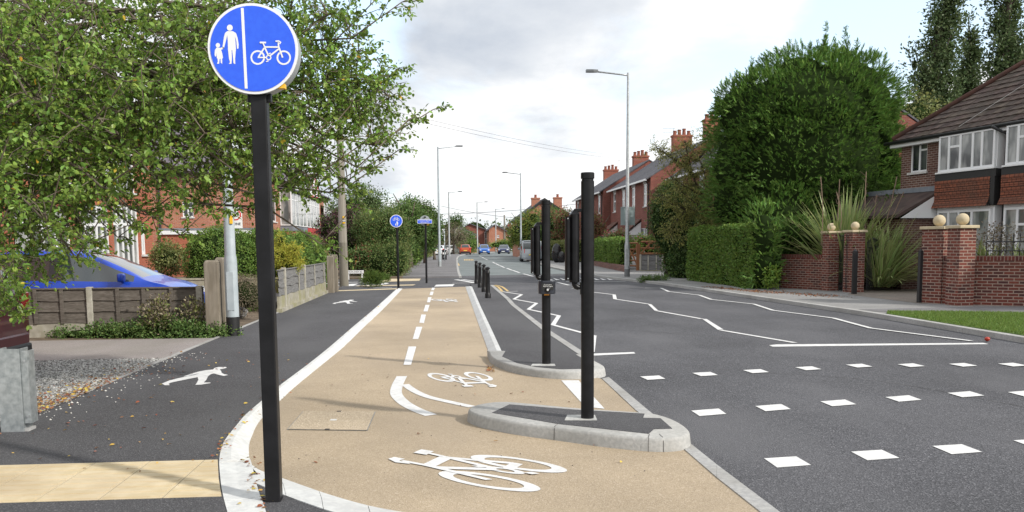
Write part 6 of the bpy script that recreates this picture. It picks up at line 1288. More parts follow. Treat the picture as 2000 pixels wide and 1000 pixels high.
# tips of the main limbs (surveyed positions, depths 7-11 m)
tips = [(846, 214, 9.6), (800, 232, 9.2), (775, 135, 9.8), (785, 4, 9.0), (745, -12, 9.0), (740, 165, 9.8), (725, 118, 9.7), (700, 160, 9.6), (760, 190, 9.7), (780, 292, 9.4), (740, 310, 9.5), (640, 90, 9.6), (735, 262, 9.0), (640, 30, 8.8), (560, 40, 9.2), (690, 405, 9.6), (600, 330, 9.0), (700, 100, 9.8), (560, 250, 8.2), (590, 180, 9.0), (560, 345, 9.4), (480, 380, 9.0), (400, 415, 8.6), (330, 395, 8.2), (250, 440, 8.0), (30, 560, 7.4), (30, 500, 7.0), (200, 420, 7.2), (120, 330, 6.8),
        (300, 300, 7.0), (400, 260, 7.6), (420, 120, 7.8), (330, 60, 7.4), (240, 160, 7.0), (120, 120, 6.8), (20, 260, 6.4), (470, 10, 8.6), (180, 20, 7.6), (60, 20, 7.4), (640, 150, 9.3), (520, 330, 8.8), (380, 350, 8.0), (700, 330, 10.0), (690, 200, 9.0), (640, 240, 8.7), (500, 180, 8.4), (20, 400, 6.9), (0, 560, 7.2), (280, 230, 8.6), (450, 310, 9.6), (350, 180, 9.4), (80, 400, 8.4), (540, 110, 9.8), (200, 80, 9.0), (610, 290, 9.8), (10, 130, 7.6), (120, 220, 8.6), (430, 360, 9.8), (290, 420, 9.0),
        (20, 330, 7.8), (40, 440, 8.6), (200, 320, 9.2), (150, 440, 8.8), (80, 380, 9.6), (240, 350, 9.8), (330, 300, 9.6), (20, 540, 8.2), (400, 200, 9.8), (260, 100, 9.8), (470, 260, 9.8), (600, 100, 10.0), (100, 60, 9.6), (330, 130, 8.0), (480, 90, 8.4), (200, 240, 7.6), (-60, 300, 7), (-80, 440, 7.2), (-120, 100, 7)]
seg_b, twig_pts = [], []
for (px, py, Y) in tips:
    tip = PY(px, py, Y); d0 = tip - T0; hz = np.clip(1.6 + .36 * (tip[2]) + rng.random() * .8, 1.5, 5.2); base = T0 + np.array([.05, .05, hz]); L_ = np.linalg.norm(tip - base)
    C_ = curve(base, tip, .10 * L_ + .25, .12 * L_, 12); C_ = [c + (rng.normal(size=3) * .07 if 0 < i < 11 else 0) for i, c in enumerate(C_)]; C_[-1] = tip; r0 = .010 + .0055 * L_
    mbt.tube(C_, [r0 * (1 - .88 * i / 11) for i in range(12)], 6); seg_b.append((np.array(C_), L_ * (.55 if py > 320 and px > 230 else 1.0)))
for k in range(14):      # upper crown above the frame
    a = 2 * math.pi * k / 14; tip = T0 + np.array([2.6 * math.cos(a), 2.4 * math.sin(a), 5.4 + 1.6 * rng.random()]); C_ = curve(T0 + [0, 0, 3.6], tip, .5, .2, 12); mbt.tube(C_, [.05 * (1 - .85 * i / 11) for i in range(12)], 6); seg_b.append((np.array(C_), 3.0))
tw = []
for C_, L_ in seg_b:
    nb = int(L_ * 4.6)
    for _ in range(nb):
        f = .25 + .75 * rng.random() ** .8; i = min(int(f * 11), 10); u = f * 11 - i; b = C_[i] * (1 - u) + C_[i + 1] * u; ax = unit((C_[i + 1] - C_[i])[None])[0]
        d = unit((ax * .75 + rng.normal(size=3) * np.array([.6, .6, .42]))[None])[0]; ln = (.20 + .42 * rng.random()) * (1.1 - .55 * f)
        tw.append((b, d, ln))
    for q in range(5): tw.append((C_[-1 - q // 2] , unit((C_[-1] - C_[-3] + rng.normal(size=3) * .08)[None])[0], .12 + .1 * rng.random()))
allC = np.concatenate([c for c, _ in seg_b])
body = [(150, 110, 8.6, 2.0, 1.6, 1.45, 620), (330, 90, 9.0, 1.6, 1.3, 1.15, 400), (350, 235, 9.2, 1.5, 1.2, .50, 300), (520, 90, 9.6, 1.05, 1.0, .85, 260), (550, 215, 9.6, .95, 1.0, .48, 220), (40, 355, 8.4, .7, 1.2, .64, 330), (215, 320, 8.6, .75, .8, .26, 90), (650, 220, 9.7, .7, .6, .65, 170), (710, 180, 9.8, .4, .4, .35, 50), (600, 30, 9.4, .5, .5, .4, 70), (15, 510, 8.0, .32, .5, .38, 80), (430, 335, 9.6, .6, .7, .12, 26), (600, 320, 9.6, .4, .4, .14, 26), (40, 230, 7.6, 1.0, .8, 1.0, 260)]
for (px, py, Y, rx, ry, rz, n) in body:
    c = PY(px, py, Y); Q = c + rand_dirs(n) * np.array([rx, ry, rz]) * (rng.random((n, 1)) ** .4)
    Q = Q[(np.sin(Q[:, 0] * 4.1 + Q[:, 2] * 1.3) + np.sin(Q[:, 2] * 5.3 + Q[:, 1] * 2.1) + np.sin(Q[:, 0] * 2.2 - Q[:, 1] * 3.7)) > -.75]
    for q_ in Q:
        k = np.argmin(((allC - q_) ** 2).sum(1)); dv = q_ - allC[k]; dl = np.linalg.norm(dv); 
        if dl > .55: continue
        mbt.tube([allC[k], allC[k] + dv * .5 + [0, 0, .04], q_], [.006, .005, .003], 3, cap=False); d = unit((dv / (dl + .05) + rng.normal(size=3) * .7 + [0, 0, -.15])[None])[0]; tw.append((q_, d, .16 + .24 * rng.random()))
LP, LA, LN = [], [], []
for b, d, ln in tw:
    e = b + d * ln + np.array([0, 0, -.10 * ln]); pts = [b, (b + e) / 2 + np.array([0, 0, .03 * ln]) + rng.normal(size=3) * .012, e]
    mbt.tube(pts, [.0055, .004, .0018], 3, cap=False)
    subs = [(b, e)] + [((b * (1 - u) + e * u), (b * (1 - u) + e * u) + unit((d + rng.normal(size=3) * .75)[None])[0] * ln * .45) for u in (.3, .5, .7, .85)]
    for sb, se in subs:
        n = max(3, int(np.linalg.norm(se - sb) / .028)); u = (np.arange(n) + rng.random(n)) / n; P = sb + (se - sb) * u[:, None]
        LP.append(P + rng.normal(size=(n, 3)) * .008); LA.append(unit((se - sb)[None] * .8 / max(np.linalg.norm(se - sb), .05) + rng.normal(size=(n, 3)) * .75 + np.array([0, 0, -.25]))); LN.append(unit(rng.normal(size=(n, 3)) * .6 + np.array([0, 0, 1])))
put(mbt, 'trunk', bark, tt, smooth=True)
LP, LA, LN = np.concatenate(LP), np.concatenate(LA), np.concatenate(LN); print('hero leaves', len(LP))
mi = (rng.random(len(LP)) < .006).astype(int)
leaf_mesh('crown', LP, LA, LN, .028 + .032 * rng.random(len(LP)) ** 1.3, None, tt, 1.0, [lf_tree, lf_yel], mi)

# --- hedges ------------------------------------------------------------------------------------
def hedge_box(name, label, o, d, L_, depth, z0, z1, size, dens, mat, round_=.12, wob=.05, parent=None, cat='hedge'):
    t = plant(name, label, cat, (o[0], o[1], z0)); nrm = np.array([d[1], -d[0]]); dd = np.array(d)
    faces = [(L_, z1 - z0, 'f'), (L_, depth, 't'), (depth, z1 - z0, 'a'), (depth, z1 - z0, 'b'), (L_, z1 - z0, 'k')]; P_l, N_l = [], []
    for (a, b, k) in faces:
        n = int(a * b * dens * (1.25 if k == 't' else 1)); u, v = rng.random(n) * a, rng.random(n) * b
        if k == 'f': s, t_, z, nn = u, 0 * u, z0 + v, np.array([*nrm, 0])
        elif k == 'k': s, t_, z, nn = u, 0 * u - depth, z0 + v, np.array([*-nrm, 0])
        elif k == 't': s, t_, z, nn = u, -v, 0 * u + z1, np.array([0, 0, 1.])
        elif k == 'a': s, t_, z, nn = 0 * u, -u, z0 + v, np.array([*-dd, 0])
        else: s, t_, z, nn = 0 * u + L_, -u, z0 + v, np.array([*dd, 0])
        wb = wob * (np.sin(s * 2.3 + z * 1.7) + np.sin(s * .9 - t_ * 3.1 + z * 3.3) * .6) + rng.normal(size=n) * size * .35
        top = np.clip((z - (z1 - round_)) / round_, 0, 1) ** 2 * round_ * .5 if k != 't' else 0 * u
        p = np.stack([o[0] + dd[0] * s + nrm[0] * t_, o[1] + dd[1] * s + nrm[1] * t_, z], 1) + nn * (wb - top)[:, None]; P_l.append(p); N_l.append(np.repeat(nn[None], n, 0))
    P, Nn = np.concatenate(P_l), np.concatenate(N_l); A = unit(Nn * .5 + np.array([0, 0, .35]) + rng.normal(size=P.shape) * .6); N2 = unit(Nn + rng.normal(size=P.shape) * .6)
    leaf_mesh('foliage', P, A, N2, size * (.6 + .8 * rng.random(len(P))), mat, t, .95)
    mb = MB(); mb.obox(o, tuple(d), size * .7, L_ - size * .7, -depth + size * .7, -size * .7, z0 - .1, z1 - size * .7); c = put(mb, 'inner_foliage', core_m, t)  # added dark box inside the hedge, its shade put into the colour
    return t
def hb(label, pA, pB, depth, z1, size, dens, mat, **k):
    d = unit((pB - pA)[None, :2])[0]; return hedge_box('hedge', label, (float(pA[0]), float(pA[1])), tuple(d), float(np.linalg.norm((pB - pA)[:2])), depth, float(pA[2]), z1, size, dens, mat, **k)
hA, hB = G(1344, 547, .1), G(1470, 564, .1); hb('tall clipped bright green box hedge between the ivy covered tree and the conifer', hA, hB, .7, 2.22, .075, 750, lf_hedge)
hA, hB = G(1160, 517.5, .1), G(1216, 528, .1); hA = hA.copy(); hA[2] = .42; hb('long clipped green hedge on the low brick wall beside the brown gate', hA, hB + [0, .7, 0], .6, float(PY(1200, 467, hB[1])[2]), .10, 260, lf_hedge)
hA = np.array([-6.4, 27.0, .06]); hb('square cut green hedge behind the yellow conifer, next to the telegraph pole', hA, np.array([-4.45, 27.0, .06]), 6.0, float(PY(600, 452, 27)[2]), .06, 500, lf_hedge, wob=.07, round_=.3) if False else None
t = plant('hedge', 'large square cut green hedge behind the yellow conifer', 'hedge', (-5.3, 27, .06))
crown('foliage', [(-5.35, 27.6, .95, .95, 1.1, 1.18), (-5.2, 29.4, .95, .85, 1.3, 1.18), (-5.0, 31.4, .95, .75, 1.3, 1.18), (-4.95, 32.8, .9, .65, .8, 1.12)], 3600, 14, .10, .05, lf_hedge, t, core=.93, inner=.96, zmin=.05)
t = plant('hedge', 'big round clipped dark green bush behind the pale lamp column', 'hedge', (-6.6, 26.3, .06))
cx_, zt_ = float(PY(432, 480, 26.3)[0]), float(PY(432, 441, 26.3)[2]); crown('foliage', [(cx_ - .05, 26.6, zt_ - 1.15, 1.06, 1.1, 1.12), (cx_ + .95, 27.2, zt_ - 1.15, .9, 1.0, 1.02)], 2600, 15, .09, .045, lf_hedge, t, core=.94, inner=.97, zmin=.05)
t = plant('golden_conifer', 'small yellow green conifer between the black sign post and the grey fence', 'shrub', (-4.7, 24.2, .06))
for i in range(1): pass
gx = lambda px, py, Y=24.2: PY(px, py, Y)
crown('foliage', [(*gx(548, 470), .16, .2, .28), (*gx(548, 500), .42, .4, .35), (*gx(570, 487), .30, .25, .14), (*gx(562, 520), .42, .35, .25), (*gx(535, 530), .4, .35, .35), (*gx(545, 560), .38, .3, .35), (*gx(575, 512), .25, .2, .12)], 260, 34, .11, .05, lf_gold, t, core=.45, inner=.5, up=.5, W=.6)
def shrub(label, ells, clumps, per, cr, size, mat, name='shrub', cat='shrub', **k):
    t = plant(name, label, cat, (ells[0][0], ells[0][1], .07)); crown('foliage', ells, clumps, per, cr, size, mat, t, **k); return t
shrub('small yellowish green shrub at the corner of the smooth brick house', [(*PY(328, 505, 28), .48, .5, .5)], 260, 14, .14, .06, lf_olive, core=.6)
shrub('brownish grey heather bush beside the pale lamp column', [(*PY(480, 575, 19.5), .42, .4, .42), (*PY(455, 570, 19.8), .2, .3, .35)], 500, 16, .1, .035, lf_brown, W=.4, up=.8, core=.7)
shrub('low green alpine cushion beside the rocks behind the black sign post', [(*G(492, 588, .25), .42, .5, .2), (*G(490, 602, .12), .5, .4, .12)], 300, 14, .08, .03, lf_bright, core=.7)
t = plant('creeper', 'low spreading green creeper with weeds along the foot of the dark timber fence', 'plant', (-6, 16, .08))
crown('foliage', [(*G(px, 652, .12), .55, .28, h) for px, h in ((160, .12), (215, .17), (265, .2), (310, .3), (350, .26), (390, .2), (410, .15))], 900, 14, .1, .045, lf_mid, t, core=.6, inner=.5)
t = plant('dock_weed', 'tall brownish weeds standing among the creeper by the timber fence', 'plant', (-5.5, 16.1, .1))
crown('foliage', [(*PY(305, 620, 16.0), .32, .12, .26), (*PY(385, 610, 16.1), .30, .12, .24), (*PY(312, 592, 16.0), .10, .08, .16)], 170, 9, .12, .05, lf_brown, t, core=0, inner=.1, up=.9, mats=[lf_brown, lf_olive], second=.4)
shrub('reddish cotoneaster bush behind the street name sign', [(*PY(715, 508, 46), .9, .8, .75), (*PY(735, 500, 46.5), .8, .8, .7), (*PY(690, 512, 46), .6, .6, .6)], 500, 16, .2, .08, lf_brown, core=.75, mats=[lf_mid, lf_red], second=.25)
shrub('bright green grass tussock beside the street name sign', [(*G(728, 546, .3), .45, .3, .28), (*G(742, 544, .2), .35, .3, .15)], 120, 14, .10, .14, lf_grass, W=.12, up=1.2, core=.5, name='grass_tussock', cat='plant')
shrub('large mixed green bush at the corner of the left pavement', [(*PY(742, 478, 47.5), 1.0, 1.2, 1.7), (*PY(765, 470, 47), 1.0, 1.1, 1.75), (*PY(770, 510, 45.5), .75, .9, 1.0), (*PY(720, 465, 49), .9, 1.0, 1.5), (*PY(745, 515, 45.5), .8, .8, .9), (*PY(776, 500, 50), .55, 1.5, 1.4)], 1900, 16, .3, .10, lf_mid, core=.8, inner=.8, up=1.1, mats=[lf_mid, lf_olive], second=.35, W=.5)
shrub('dark purple leaved shrub left of the large mixed bush', [(*PY(655, 452, 50), 1.1, 1, 1.0), (*PY(690, 440, 51), .9, 1, 1.1), (*PY(700, 470, 50), .8, .8, 1.2), (*PY(675, 480, 49), 1.1, .8, 1.2)], 700, 14, .3, .11, lf_pur, core=.75, mats=[lf_pur, lf_mid], second=.25)
def tree(label, x, y, ells, clumps, per, cr, size, mat, tr=.15, ht=None, name='tree', lean=(0, 0), group='trees beyond the junction', **k):
    t = plant(name, label, 'tree', (x, y, .07), group); zc = max(e[2] for e in ells) if ht is None else ht; trunk(t, x, y, 0, zc, tr, lean=lean, mat=k.pop('barkm', None), reach=k.pop('reach', 1.2)); crown('crown', ells, clumps, per, cr, size, mat, t, **k); return t
e_ = lambda px, py, Y, rx, ry, rz: (*[float(v) for v in PY(px, py, Y)], rx, ry, rz)
tree('loose grey green tree rising behind the telegraph pole', PY(700, 470, 58)[0], 58, [e_(690, 405, 58, 1.6, 1.5, 1.2), e_(725, 400, 58, 1.4, 1.4, 1.2), e_(665, 420, 59, 1.2, 1.4, 1.2), e_(705, 380, 58, .9, .9, .5), e_(735, 425, 57, 1.0, 1.0, 1.2)], 520, 15, .35, .11, lf_pop, core=.45, inner=.3, mats=[lf_pop, lf_mid], second=.4)
tree('round dark tree left of the blue plate sign', PY(800, 490, 62)[0], 62, [e_(785, 425, 62, 1.3, 1.3, 1.1), e_(808, 440, 62, 1.3, 1.3, 1.3), e_(775, 445, 63, 1.0, 1.2, 1.4), e_(800, 405, 63, .8, .8, .5), e_(790, 470, 62, .9, .9, .8)], 620, 15, .35, .13, lf_mid, core=.6, inner=.5, tr=.22)
tree('spiky topped evergreen behind the blue plate sign', PY(830, 490, 74)[0], 74, [e_(822, 440, 74, 1.5, 1.4, 1.8), e_(838, 450, 74, 1.2, 1.3, 1.7), e_(812, 408, 74, .5, .5, 1.0), e_(835, 412, 74, .6, .6, .8), e_(845, 440, 75, .7, .8, 1.3), e_(800, 400, 75, .35, .35, .9)], 640, 15, .35, .14, lf_dark, core=.55, inner=.5)
tree('dark tree with low hanging foliage beside the left lamp column', PY(848, 490, 90)[0], 90, [e_(836, 462, 90, 1.2, 1.2, 1.3), e_(824, 470, 88, 1.2, 1.2, 1.1), e_(812, 478, 86, 1.0, 1.0, .9)], 420, 14, .4, .17, lf_ivy, core=.6, inner=.5)
shrub('trimmed green hedge row beside the left pavement', [(*PY(803, 497, 66), .55, 1.2, .95), (*PY(808, 493, 76), .6, 2.5, 1.0), (*PY(818, 489, 95), .9, 3, 1.2)], 500, 12, .25, .12, lf_hedge, core=.85, inner=.85)
shrub('yellowish hedge beyond the round dark tree', [(*PY(824, 487, 104), 1.1, 2, .9), (*PY(834, 491, 106), .6, 2, .6)], 260, 12, .3, .15, lf_olive, core=.8, inner=.8)
tree('bare looking grey brown tree beyond the white cars', PY(886, 490, 140)[0], 140, [e_(880, 462, 140, 2.2, 1.5, 2.4), e_(897, 465, 140, 1.7, 1.5, 2.0), e_(865, 468, 138, 1.4, 1.3, 1.6)], 700, 9, .6, .16, lf_brown, core=.25, inner=.1, barkm=bark_d, tr=.2, W=.4, reach=2.5)
tree('dark conifer rising above the bare tree', PY(890, 490, 165)[0], 165, [e_(891, 435, 165, 1.2, 1, 1.3), e_(890, 450, 165, 2.0, 1, 1.5)], 260, 12, .6, .25, lf_dark, core=.5, inner=.3)
tree('leafy dark green bush tree left of the far brick houses', PY(908, 490, 150)[0], 150, [e_(905, 467, 150, 2.0, 1.5, 1.6), e_(915, 474, 150, 1.4, 1.3, 1.1)], 300, 12, .5, .22, lf_mid, core=.7, inner=.6)
shrub('clipped bright hedge far down on the left of the road', [(*PY(914, 481, 145), 1.6, 1.2, .9)], 160, 12, .4, .18, lf_hedge, core=.85, inner=.85)
shrub('clipped hedge in front of the far row house', [(*PY(985, 478, 165), 3.0, 1.2, .7), (*PY(1000, 478, 165), 2.2, 1.2, .9)], 260, 12, .4, .2, lf_hedge, core=.85, inner=.85)
fb = PY(927, 484, 150); mb = MB(); mb.box((fb[0] - .9, 150, 0), (fb[0] + .9, 150.1, 1.75)); mb.is_closed = True; tag(mb.build('board_fence', M('tan_boards', (.35, .23, .13), (.42, .29, .17), 4, .9)), 'short tan board fence beyond the orange red car', 'fence')
tree('yellow green tree above the grey van', PY(1020, 490, 92)[0], 92, [e_(1012, 452, 92, 1.2, 1.3, 1.3), e_(1030, 445, 92, 1.3, 1.3, 1.7), e_(1043, 430, 92, 1.0, 1.0, 1.2), e_(1005, 465, 92, .8, 1, .8), e_(1035, 470, 91, 1.6, 1.2, 1.0)], 560, 14, .35, .15, lf_lime, core=.55, inner=.4, group='trees on the right pavement', mats=[lf_lime, lf_mid], second=.4)
tree('green tree between the two black signal poles', PY(1080, 490, 88)[0], 88, [e_(1075, 440, 88, 1.4, 1.3, 1.8), e_(1090, 455, 88, 1.3, 1.3, 1.5), e_(1070, 465, 88, 1.5, 1.2, 1.3), e_(1096, 430, 89, 1.0, 1.0, 1.0)], 560, 14, .35, .15, lf_mid, core=.6, inner=.5, group='trees on the right pavement')
tree('russet leaved tree left of the nearer signal pole', PY(1108, 490, 82)[0], 82, [e_(1103, 425, 82, 1.2, 1.2, .9), e_(1110, 445, 82, 1.3, 1.2, 1.0), e_(1098, 455, 82, .9, .9, .8)], 330, 13, .3, .14, lf_red, core=.4, inner=.3, group='trees on the right pavement', mats=[lf_red, lf_mid], second=.4)
tree('reddish brown small tree right of the nearer signal pole', PY(1163, 490, 72)[0], 72, [e_(1160, 440, 72, 1.0, 1.1, 1.0), e_(1168, 452, 72, .8, .9, .8), e_(1152, 430, 72, .7, .8, .7)], 260, 13, .3, .12, lf_red, core=.4, inner=.3, group='trees on the right pavement', mats=[lf_red, lf_olive], second=.35)
hA, hB = np.array([float(PY(1063, 480, 80)[0]), 84., .1]), np.array([float(PY(1120, 480, 72)[0]), 72., .1]); hb('yellowish low hedge behind the farther signal pole', hA, hB, 1.5, 1.75, .13, 140, lf_olive)
t = empty('rubbish_sacks', (0, 0, 0), 'heap of black rubbish sacks against the low hedge between the signal poles', 'rubbish sacks'); p = PY(1087, 480, 71); mb = MB(); ell_mesh(mb, (p[0], 71, .85), (.42, .35, .8), 9, 1); ell_mesh(mb, (p[0] + .35, 70.7, .5), (.35, .3, .5), 9, 1); put(mb, 'sacks', M('black_plastic', (.012, .012, .014), rough=.25, bump=.08, c2=(.02, .02, .022), scale=3), t, smooth=True)
shrub('garden plants with pink flowers above the long hedge', [(*PY(1258, 473, 53), .7, .6, .5), (*PY(1235, 480, 54), .9, .6, .6), (*PY(1270, 485, 52.5), .6, .5, .7)], 300, 12, .2, .09, lf_bright, core=.6, mats=[lf_bright, lf_pink], second=.10)
shrub('red flowering plants over the hedge near the terrace porch', [(*PY(1205, 463, 60), 1.0, .6, .45)], 150, 12, .2, .09, lf_olive, core=.6, mats=[lf_olive, lf_pink], second=.12)
shrub('green weeds at the foot of the small grey panel fence', [(*G(1280, 545, .16), .6, .25, .10), (*G(1262, 546, .14), .35, .2, .08)], 110, 10, .10, .08, lf_mid, W=.5, core=.4, name='weeds', cat='plant')
# ivy covered column and the thin tree above it
t = plant('ivy_covered_tree', 'dark ivy covered column of foliage left of the clipped box hedge', 'tree', (PY(1310, 540, 40)[0], 40, .1)); Yi = 40.0
trunk(t, PY(1310, 540, Yi)[0], Yi, 0, 3, .25, mat=bark_d, reach=.4)
crown('crown', [e_(1303, 430, Yi, .78, .9, 1.6), e_(1312, 400, Yi + .3, .62, .8, 1.2), e_(1330, 450, Yi, .75, 1.0, 1.9), e_(1322, 500, Yi - .5, .62, .9, 1.3), e_(1335, 520, Yi - 1.5, .6, .8, .8), e_(1350, 420, Yi + 1, .9, 1.0, 1.4), e_(1368, 440, Yi + 1, .7, .9, 1.4), e_(1290, 415, Yi + .5, .35, .6, .9)], 1700, 14, .22, .09, lf_ivy, t, core=.85, inner=.82, mats=[lf_ivy, lf_dark], second=.5)
t = plant('sparse_tree', 'thin olive leaved tree with bare twigs against the sky, left of the conifer', 'tree', (PY(1420, 440, 37)[0], 37, .1)); mb = MB(); Yt = 37.5
b0 = PY(1432, 470, Yt); P0 = []
limbs_ = [[(1450, 520), (1430, 445), (1405, 432), (1380, 415), (1350, 390), (1325, 370)], [(1430, 445), (1400, 420), (1375, 385), (1350, 340), (1325, 300)], [(1405, 430), (1385, 400), (1378, 350), (1365, 310), (1335, 275)], [(1400, 420), (1395, 370), (1390, 310), (1380, 262)], [(1380, 415), (1350, 410), (1315, 400), (1290, 380)], [(1350, 340), (1330, 320), (1300, 300), (1282, 288)], [(1375, 385), (1340, 365), (1310, 345)], [(1385, 400), (1360, 360), (1345, 310), (1340, 282)], [(1365, 310), (1385, 285), (1400, 270)], [(1350, 400), (1330, 420), (1315, 440), (1310, 460)], [(1385, 425), (1370, 440), (1350, 455)]]
SP, SA, SN = [], [], []
for k, lm in enumerate(limbs_):
    pts = smooth_poly([PY(x, y, Yt + .15 * math.sin(k * 2 + i)) for i, (x, y) in enumerate(lm)], 3); r_ = .09 if k < 1 else .05; mb.tube(pts, [r_ * (1 - .85 * i / (len(pts) - 1)) + .006 for i in range(len(pts))], 6)
    for p in pts[2:]:
        for _ in range(9): e = p + unit((rng.normal(size=3) * [.7, .7, .5])[None])[0] * (.35 + .5 * rng.random()) + [0, 0, -.1]; mb.tube([p, e], [.01, .004], 3, cap=False); n = 15; u = rng.random(n)[:, None]; SP.append(p + (e - p) * (.2 + .85 * u) + rng.normal(size=(n, 3)) * .05); SA.append(unit((e - p)[None] + rng.normal(size=(n, 3)) * .4 + [0, 0, -.5])); SN.append(rand_dirs(n))
put(mb, 'trunk', bark_d, t, smooth=True); SP, SA, SN = map(np.concatenate, (SP, SA, SN)); leaf_mesh('crown', SP, SA, SN, .07 + .05 * rng.random(len(SP)), leafm('yellow_green_leaf', (.30, .31, .09), .4), t, .55)
# --- the big conifer ---------------------------------------------------------------------------
Yc = 33.6; cc = PY(1572, 330, Yc); t = plant('leyland_conifer', 'huge dense green conifer with feathery wispy top rising over the brick wall', 'tree', (cc[0], Yc, .1)); trunk(t, cc[0], Yc, 0, 5, .3, mat=bark_d, reach=.8)
ce = [e_(1575, 320, Yc, 3.5, 2.9, 3.5), e_(1575, 230, Yc, 3.1, 2.7, 2.2), e_(1640, 190, Yc, 2.0, 1.9, 1.6), e_(1500, 230, Yc, 2.1, 1.9, 1.6), e_(1590, 400, Yc, 3.2, 2.7, 2.4), e_(1650, 150, Yc, 1.0, 1.0, .8), e_(1560, 145, Yc, 1.3, 1.2, .9), e_(1440, 205, Yc, .9, .9, .8), e_(1705, 200, Yc, .95, 1.0, 1.1), e_(1555, 480, Yc - 1.0, 1.6, 1.6, 1.8), e_(1620, 490, Yc, 2.2, 1.8, 1.5), e_(1490, 465, 28.9, .42, .7, .95), e_(1492, 520, 28.8, .42, .6, .8), e_(1520, 462, 29.8, .6, .7, .4), e_(1560, 460, Yc - 4, .9, .6, .5), e_(1445, 320, Yc, 1.1, 1.3, 1.7), e_(1715, 320, Yc, .85, 1.3, 2.2), e_(1710, 430, Yc, .8, 1.3, 1.5), e_(1440, 395, Yc, 1.0, 1.2, 1.2), e_(1520, 430, Yc - 1.5, 1.5, 1.6, 1.3)]
E_ = np.array(ce); nf = 42000; w = E_[:, 3] * E_[:, 5]; idx = rng.choice(len(E_), nf, p=w / w.sum()); dd_ = rand_dirs(nf)
# keep fronds on the union's outside
P = E_[idx, :3] + dd_ * E_[idx, 3:]; q = ((P[:, None, :] - E_[None, :, :3]) / E_[None, :, 3:]); ins = ((q ** 2).sum(2) < .80).any(1); P, dd_ = P[~ins], dd_[~ins]; P = P + dd_ * (.26 * (np.sin(P[:, :1] * 3.1) * np.sin(P[:, 2:3] * 2.7 + P[:, 1:2] * 2)) + .12 * rng.normal(size=(len(P), 1)))
axis = unit(dd_ * .95 + np.array([-.35, -.15, .30]) * rng.random((len(P), 1)) + np.array([0, 0, .12]) + rng.normal(size=P.shape) * .3)
def fronds(P, axis, ln, k=9):
    n = len(P); side = unit(np.cross(axis, rand_dirs(n))); VP, VA, VN, VS = [], [], [], []
    nrm = np.cross(axis, side)
    for j in range(k):
        f = j / k; sg = 1 if j % 2 else -1; b = P + axis * (ln * f * .9)[:, None]; a = unit(axis * .8 + side * sg * (.62 - .25 * f) + rng.normal(size=P.shape) * .12); VP.append(b); VA.append(a); VN.append(nrm + rng.normal(size=P.shape) * .25); VS.append(ln * (.50 - .25 * f))
    VP.append(P); VA.append(axis); VN.append(nrm); VS.append(ln)
    return np.concatenate(VP), np.concatenate(VA), np.concatenate(VN), np.concatenate(VS)
fp = fronds(P, axis, .14 + .17 * rng.random(len(P)))
# wispy leaders on top
tops = []
for (px, py, h) in [(1612, 85, 1.1), (1655, 88, .9), (1540, 105, .7), (1470, 135, .6), (1500, 120, .5), (1580, 110, .6), (1690, 120, .5), (1440, 160, .6), (1630, 100, .7), (1560, 115, .5), (1405, 195, .3), (1725, 150, .5), (1675, 100, .6), (1520, 120, .5), (1455, 170, .4), (1595, 105, .6)]:
    b = PY(px - 4, py + 40, Yc + rng.normal() * .5); tp = PY(px + rng.normal() * 3, py - 20 * h, Yc); n = int(60 * (h + .6)); h *= 1.35; tp = PY(px + rng.normal() * 3, py - 30 * h, Yc); f = rng.random(n)[:, None]; tops.append((b + (tp - b) * f + rng.normal(size=(n, 3)) * .03, unit(unit((tp - b)[None]) * .7 + rng.normal(size=(n, 3)) * [.7, .7, .25] + [-.1, 0, .35]), (.10 + .30 * (1 - f[:, 0]))))
tp_ = fronds(np.concatenate([a for a, _, _ in tops]), np.concatenate([b for _, b, _ in tops]), np.concatenate([c for _, _, c in tops]), 8)
V1, F1_ = leaves_geo(fp[0], fp[1], fp[2], fp[3], .17); V2, F2_ = leaves_geo(tp_[0], tp_[1], tp_[2], tp_[3] * .9, .22)
np_mesh('crown', np.concatenate([V1, V2]), np.concatenate([F1_, F2_ + len(V1)]), lf_con, t)
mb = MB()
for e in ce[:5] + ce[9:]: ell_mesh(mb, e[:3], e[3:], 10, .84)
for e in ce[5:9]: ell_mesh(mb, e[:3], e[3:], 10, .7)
mb.build('inner_foliage', core_m, t, smooth=True)  # dark lumps added inside the conifer to block light
# poplars ---------------------------------------------------------------------------------------
def poplar(label, pts, Y, tw=.35):
    t = plant('poplar_tree', label, 'tree', (float(PY(pts[0][0], 400, Y)[0]), Y, 0), 'poplars behind the right hand house'); ax = smooth_poly([PY(x, y, Y) for x, y, _ in pts], 4); rr = smooth_poly([np.array([r, 0, 0]) for *_, r in pts], 4)
    mb = MB(); x0, y0, _ = ax[0]; mb.tube([(x0, y0, 0)] + [tuple(a) for a in ax], [tw] + [tw * (1 - .8 * i / len(ax)) for i in range(len(ax))], 8)
    ells = []
    for a, r in zip(ax, rr):
        for _ in range(3):
            an = rng.random() * 6.28; ro = r[0] * .8 * rng.random(); c = a + [ro * math.cos(an), ro * math.sin(an), rng.normal() * .8]; q = r[0] * (.30 + .25 * rng.random()); ells.append((*c, q, q, q * 1.9)); mb.tube([tuple(a - [0, 0, 1.5]), tuple(c + [0, 0, q])], [.08, .03], 4)
    put(mb, 'trunk', bark_d, t, smooth=True); crown('crown', ells, 70 * len(ax) , 11, .45, .20, lf_pop, t, core=.2, inner=.2, up=.9); return t
Yp = 62.
poplar('tallest poplar, leftmost of the three, leaning and running out at the top', [(1830, 250, 1.6), (1820, 200, 2.0), (1815, 150, 1.9), (1828, 100, 1.5), (1842, 40, 1.5), (1850, -30, 1.3), (1852, -110, .8)], Yp)
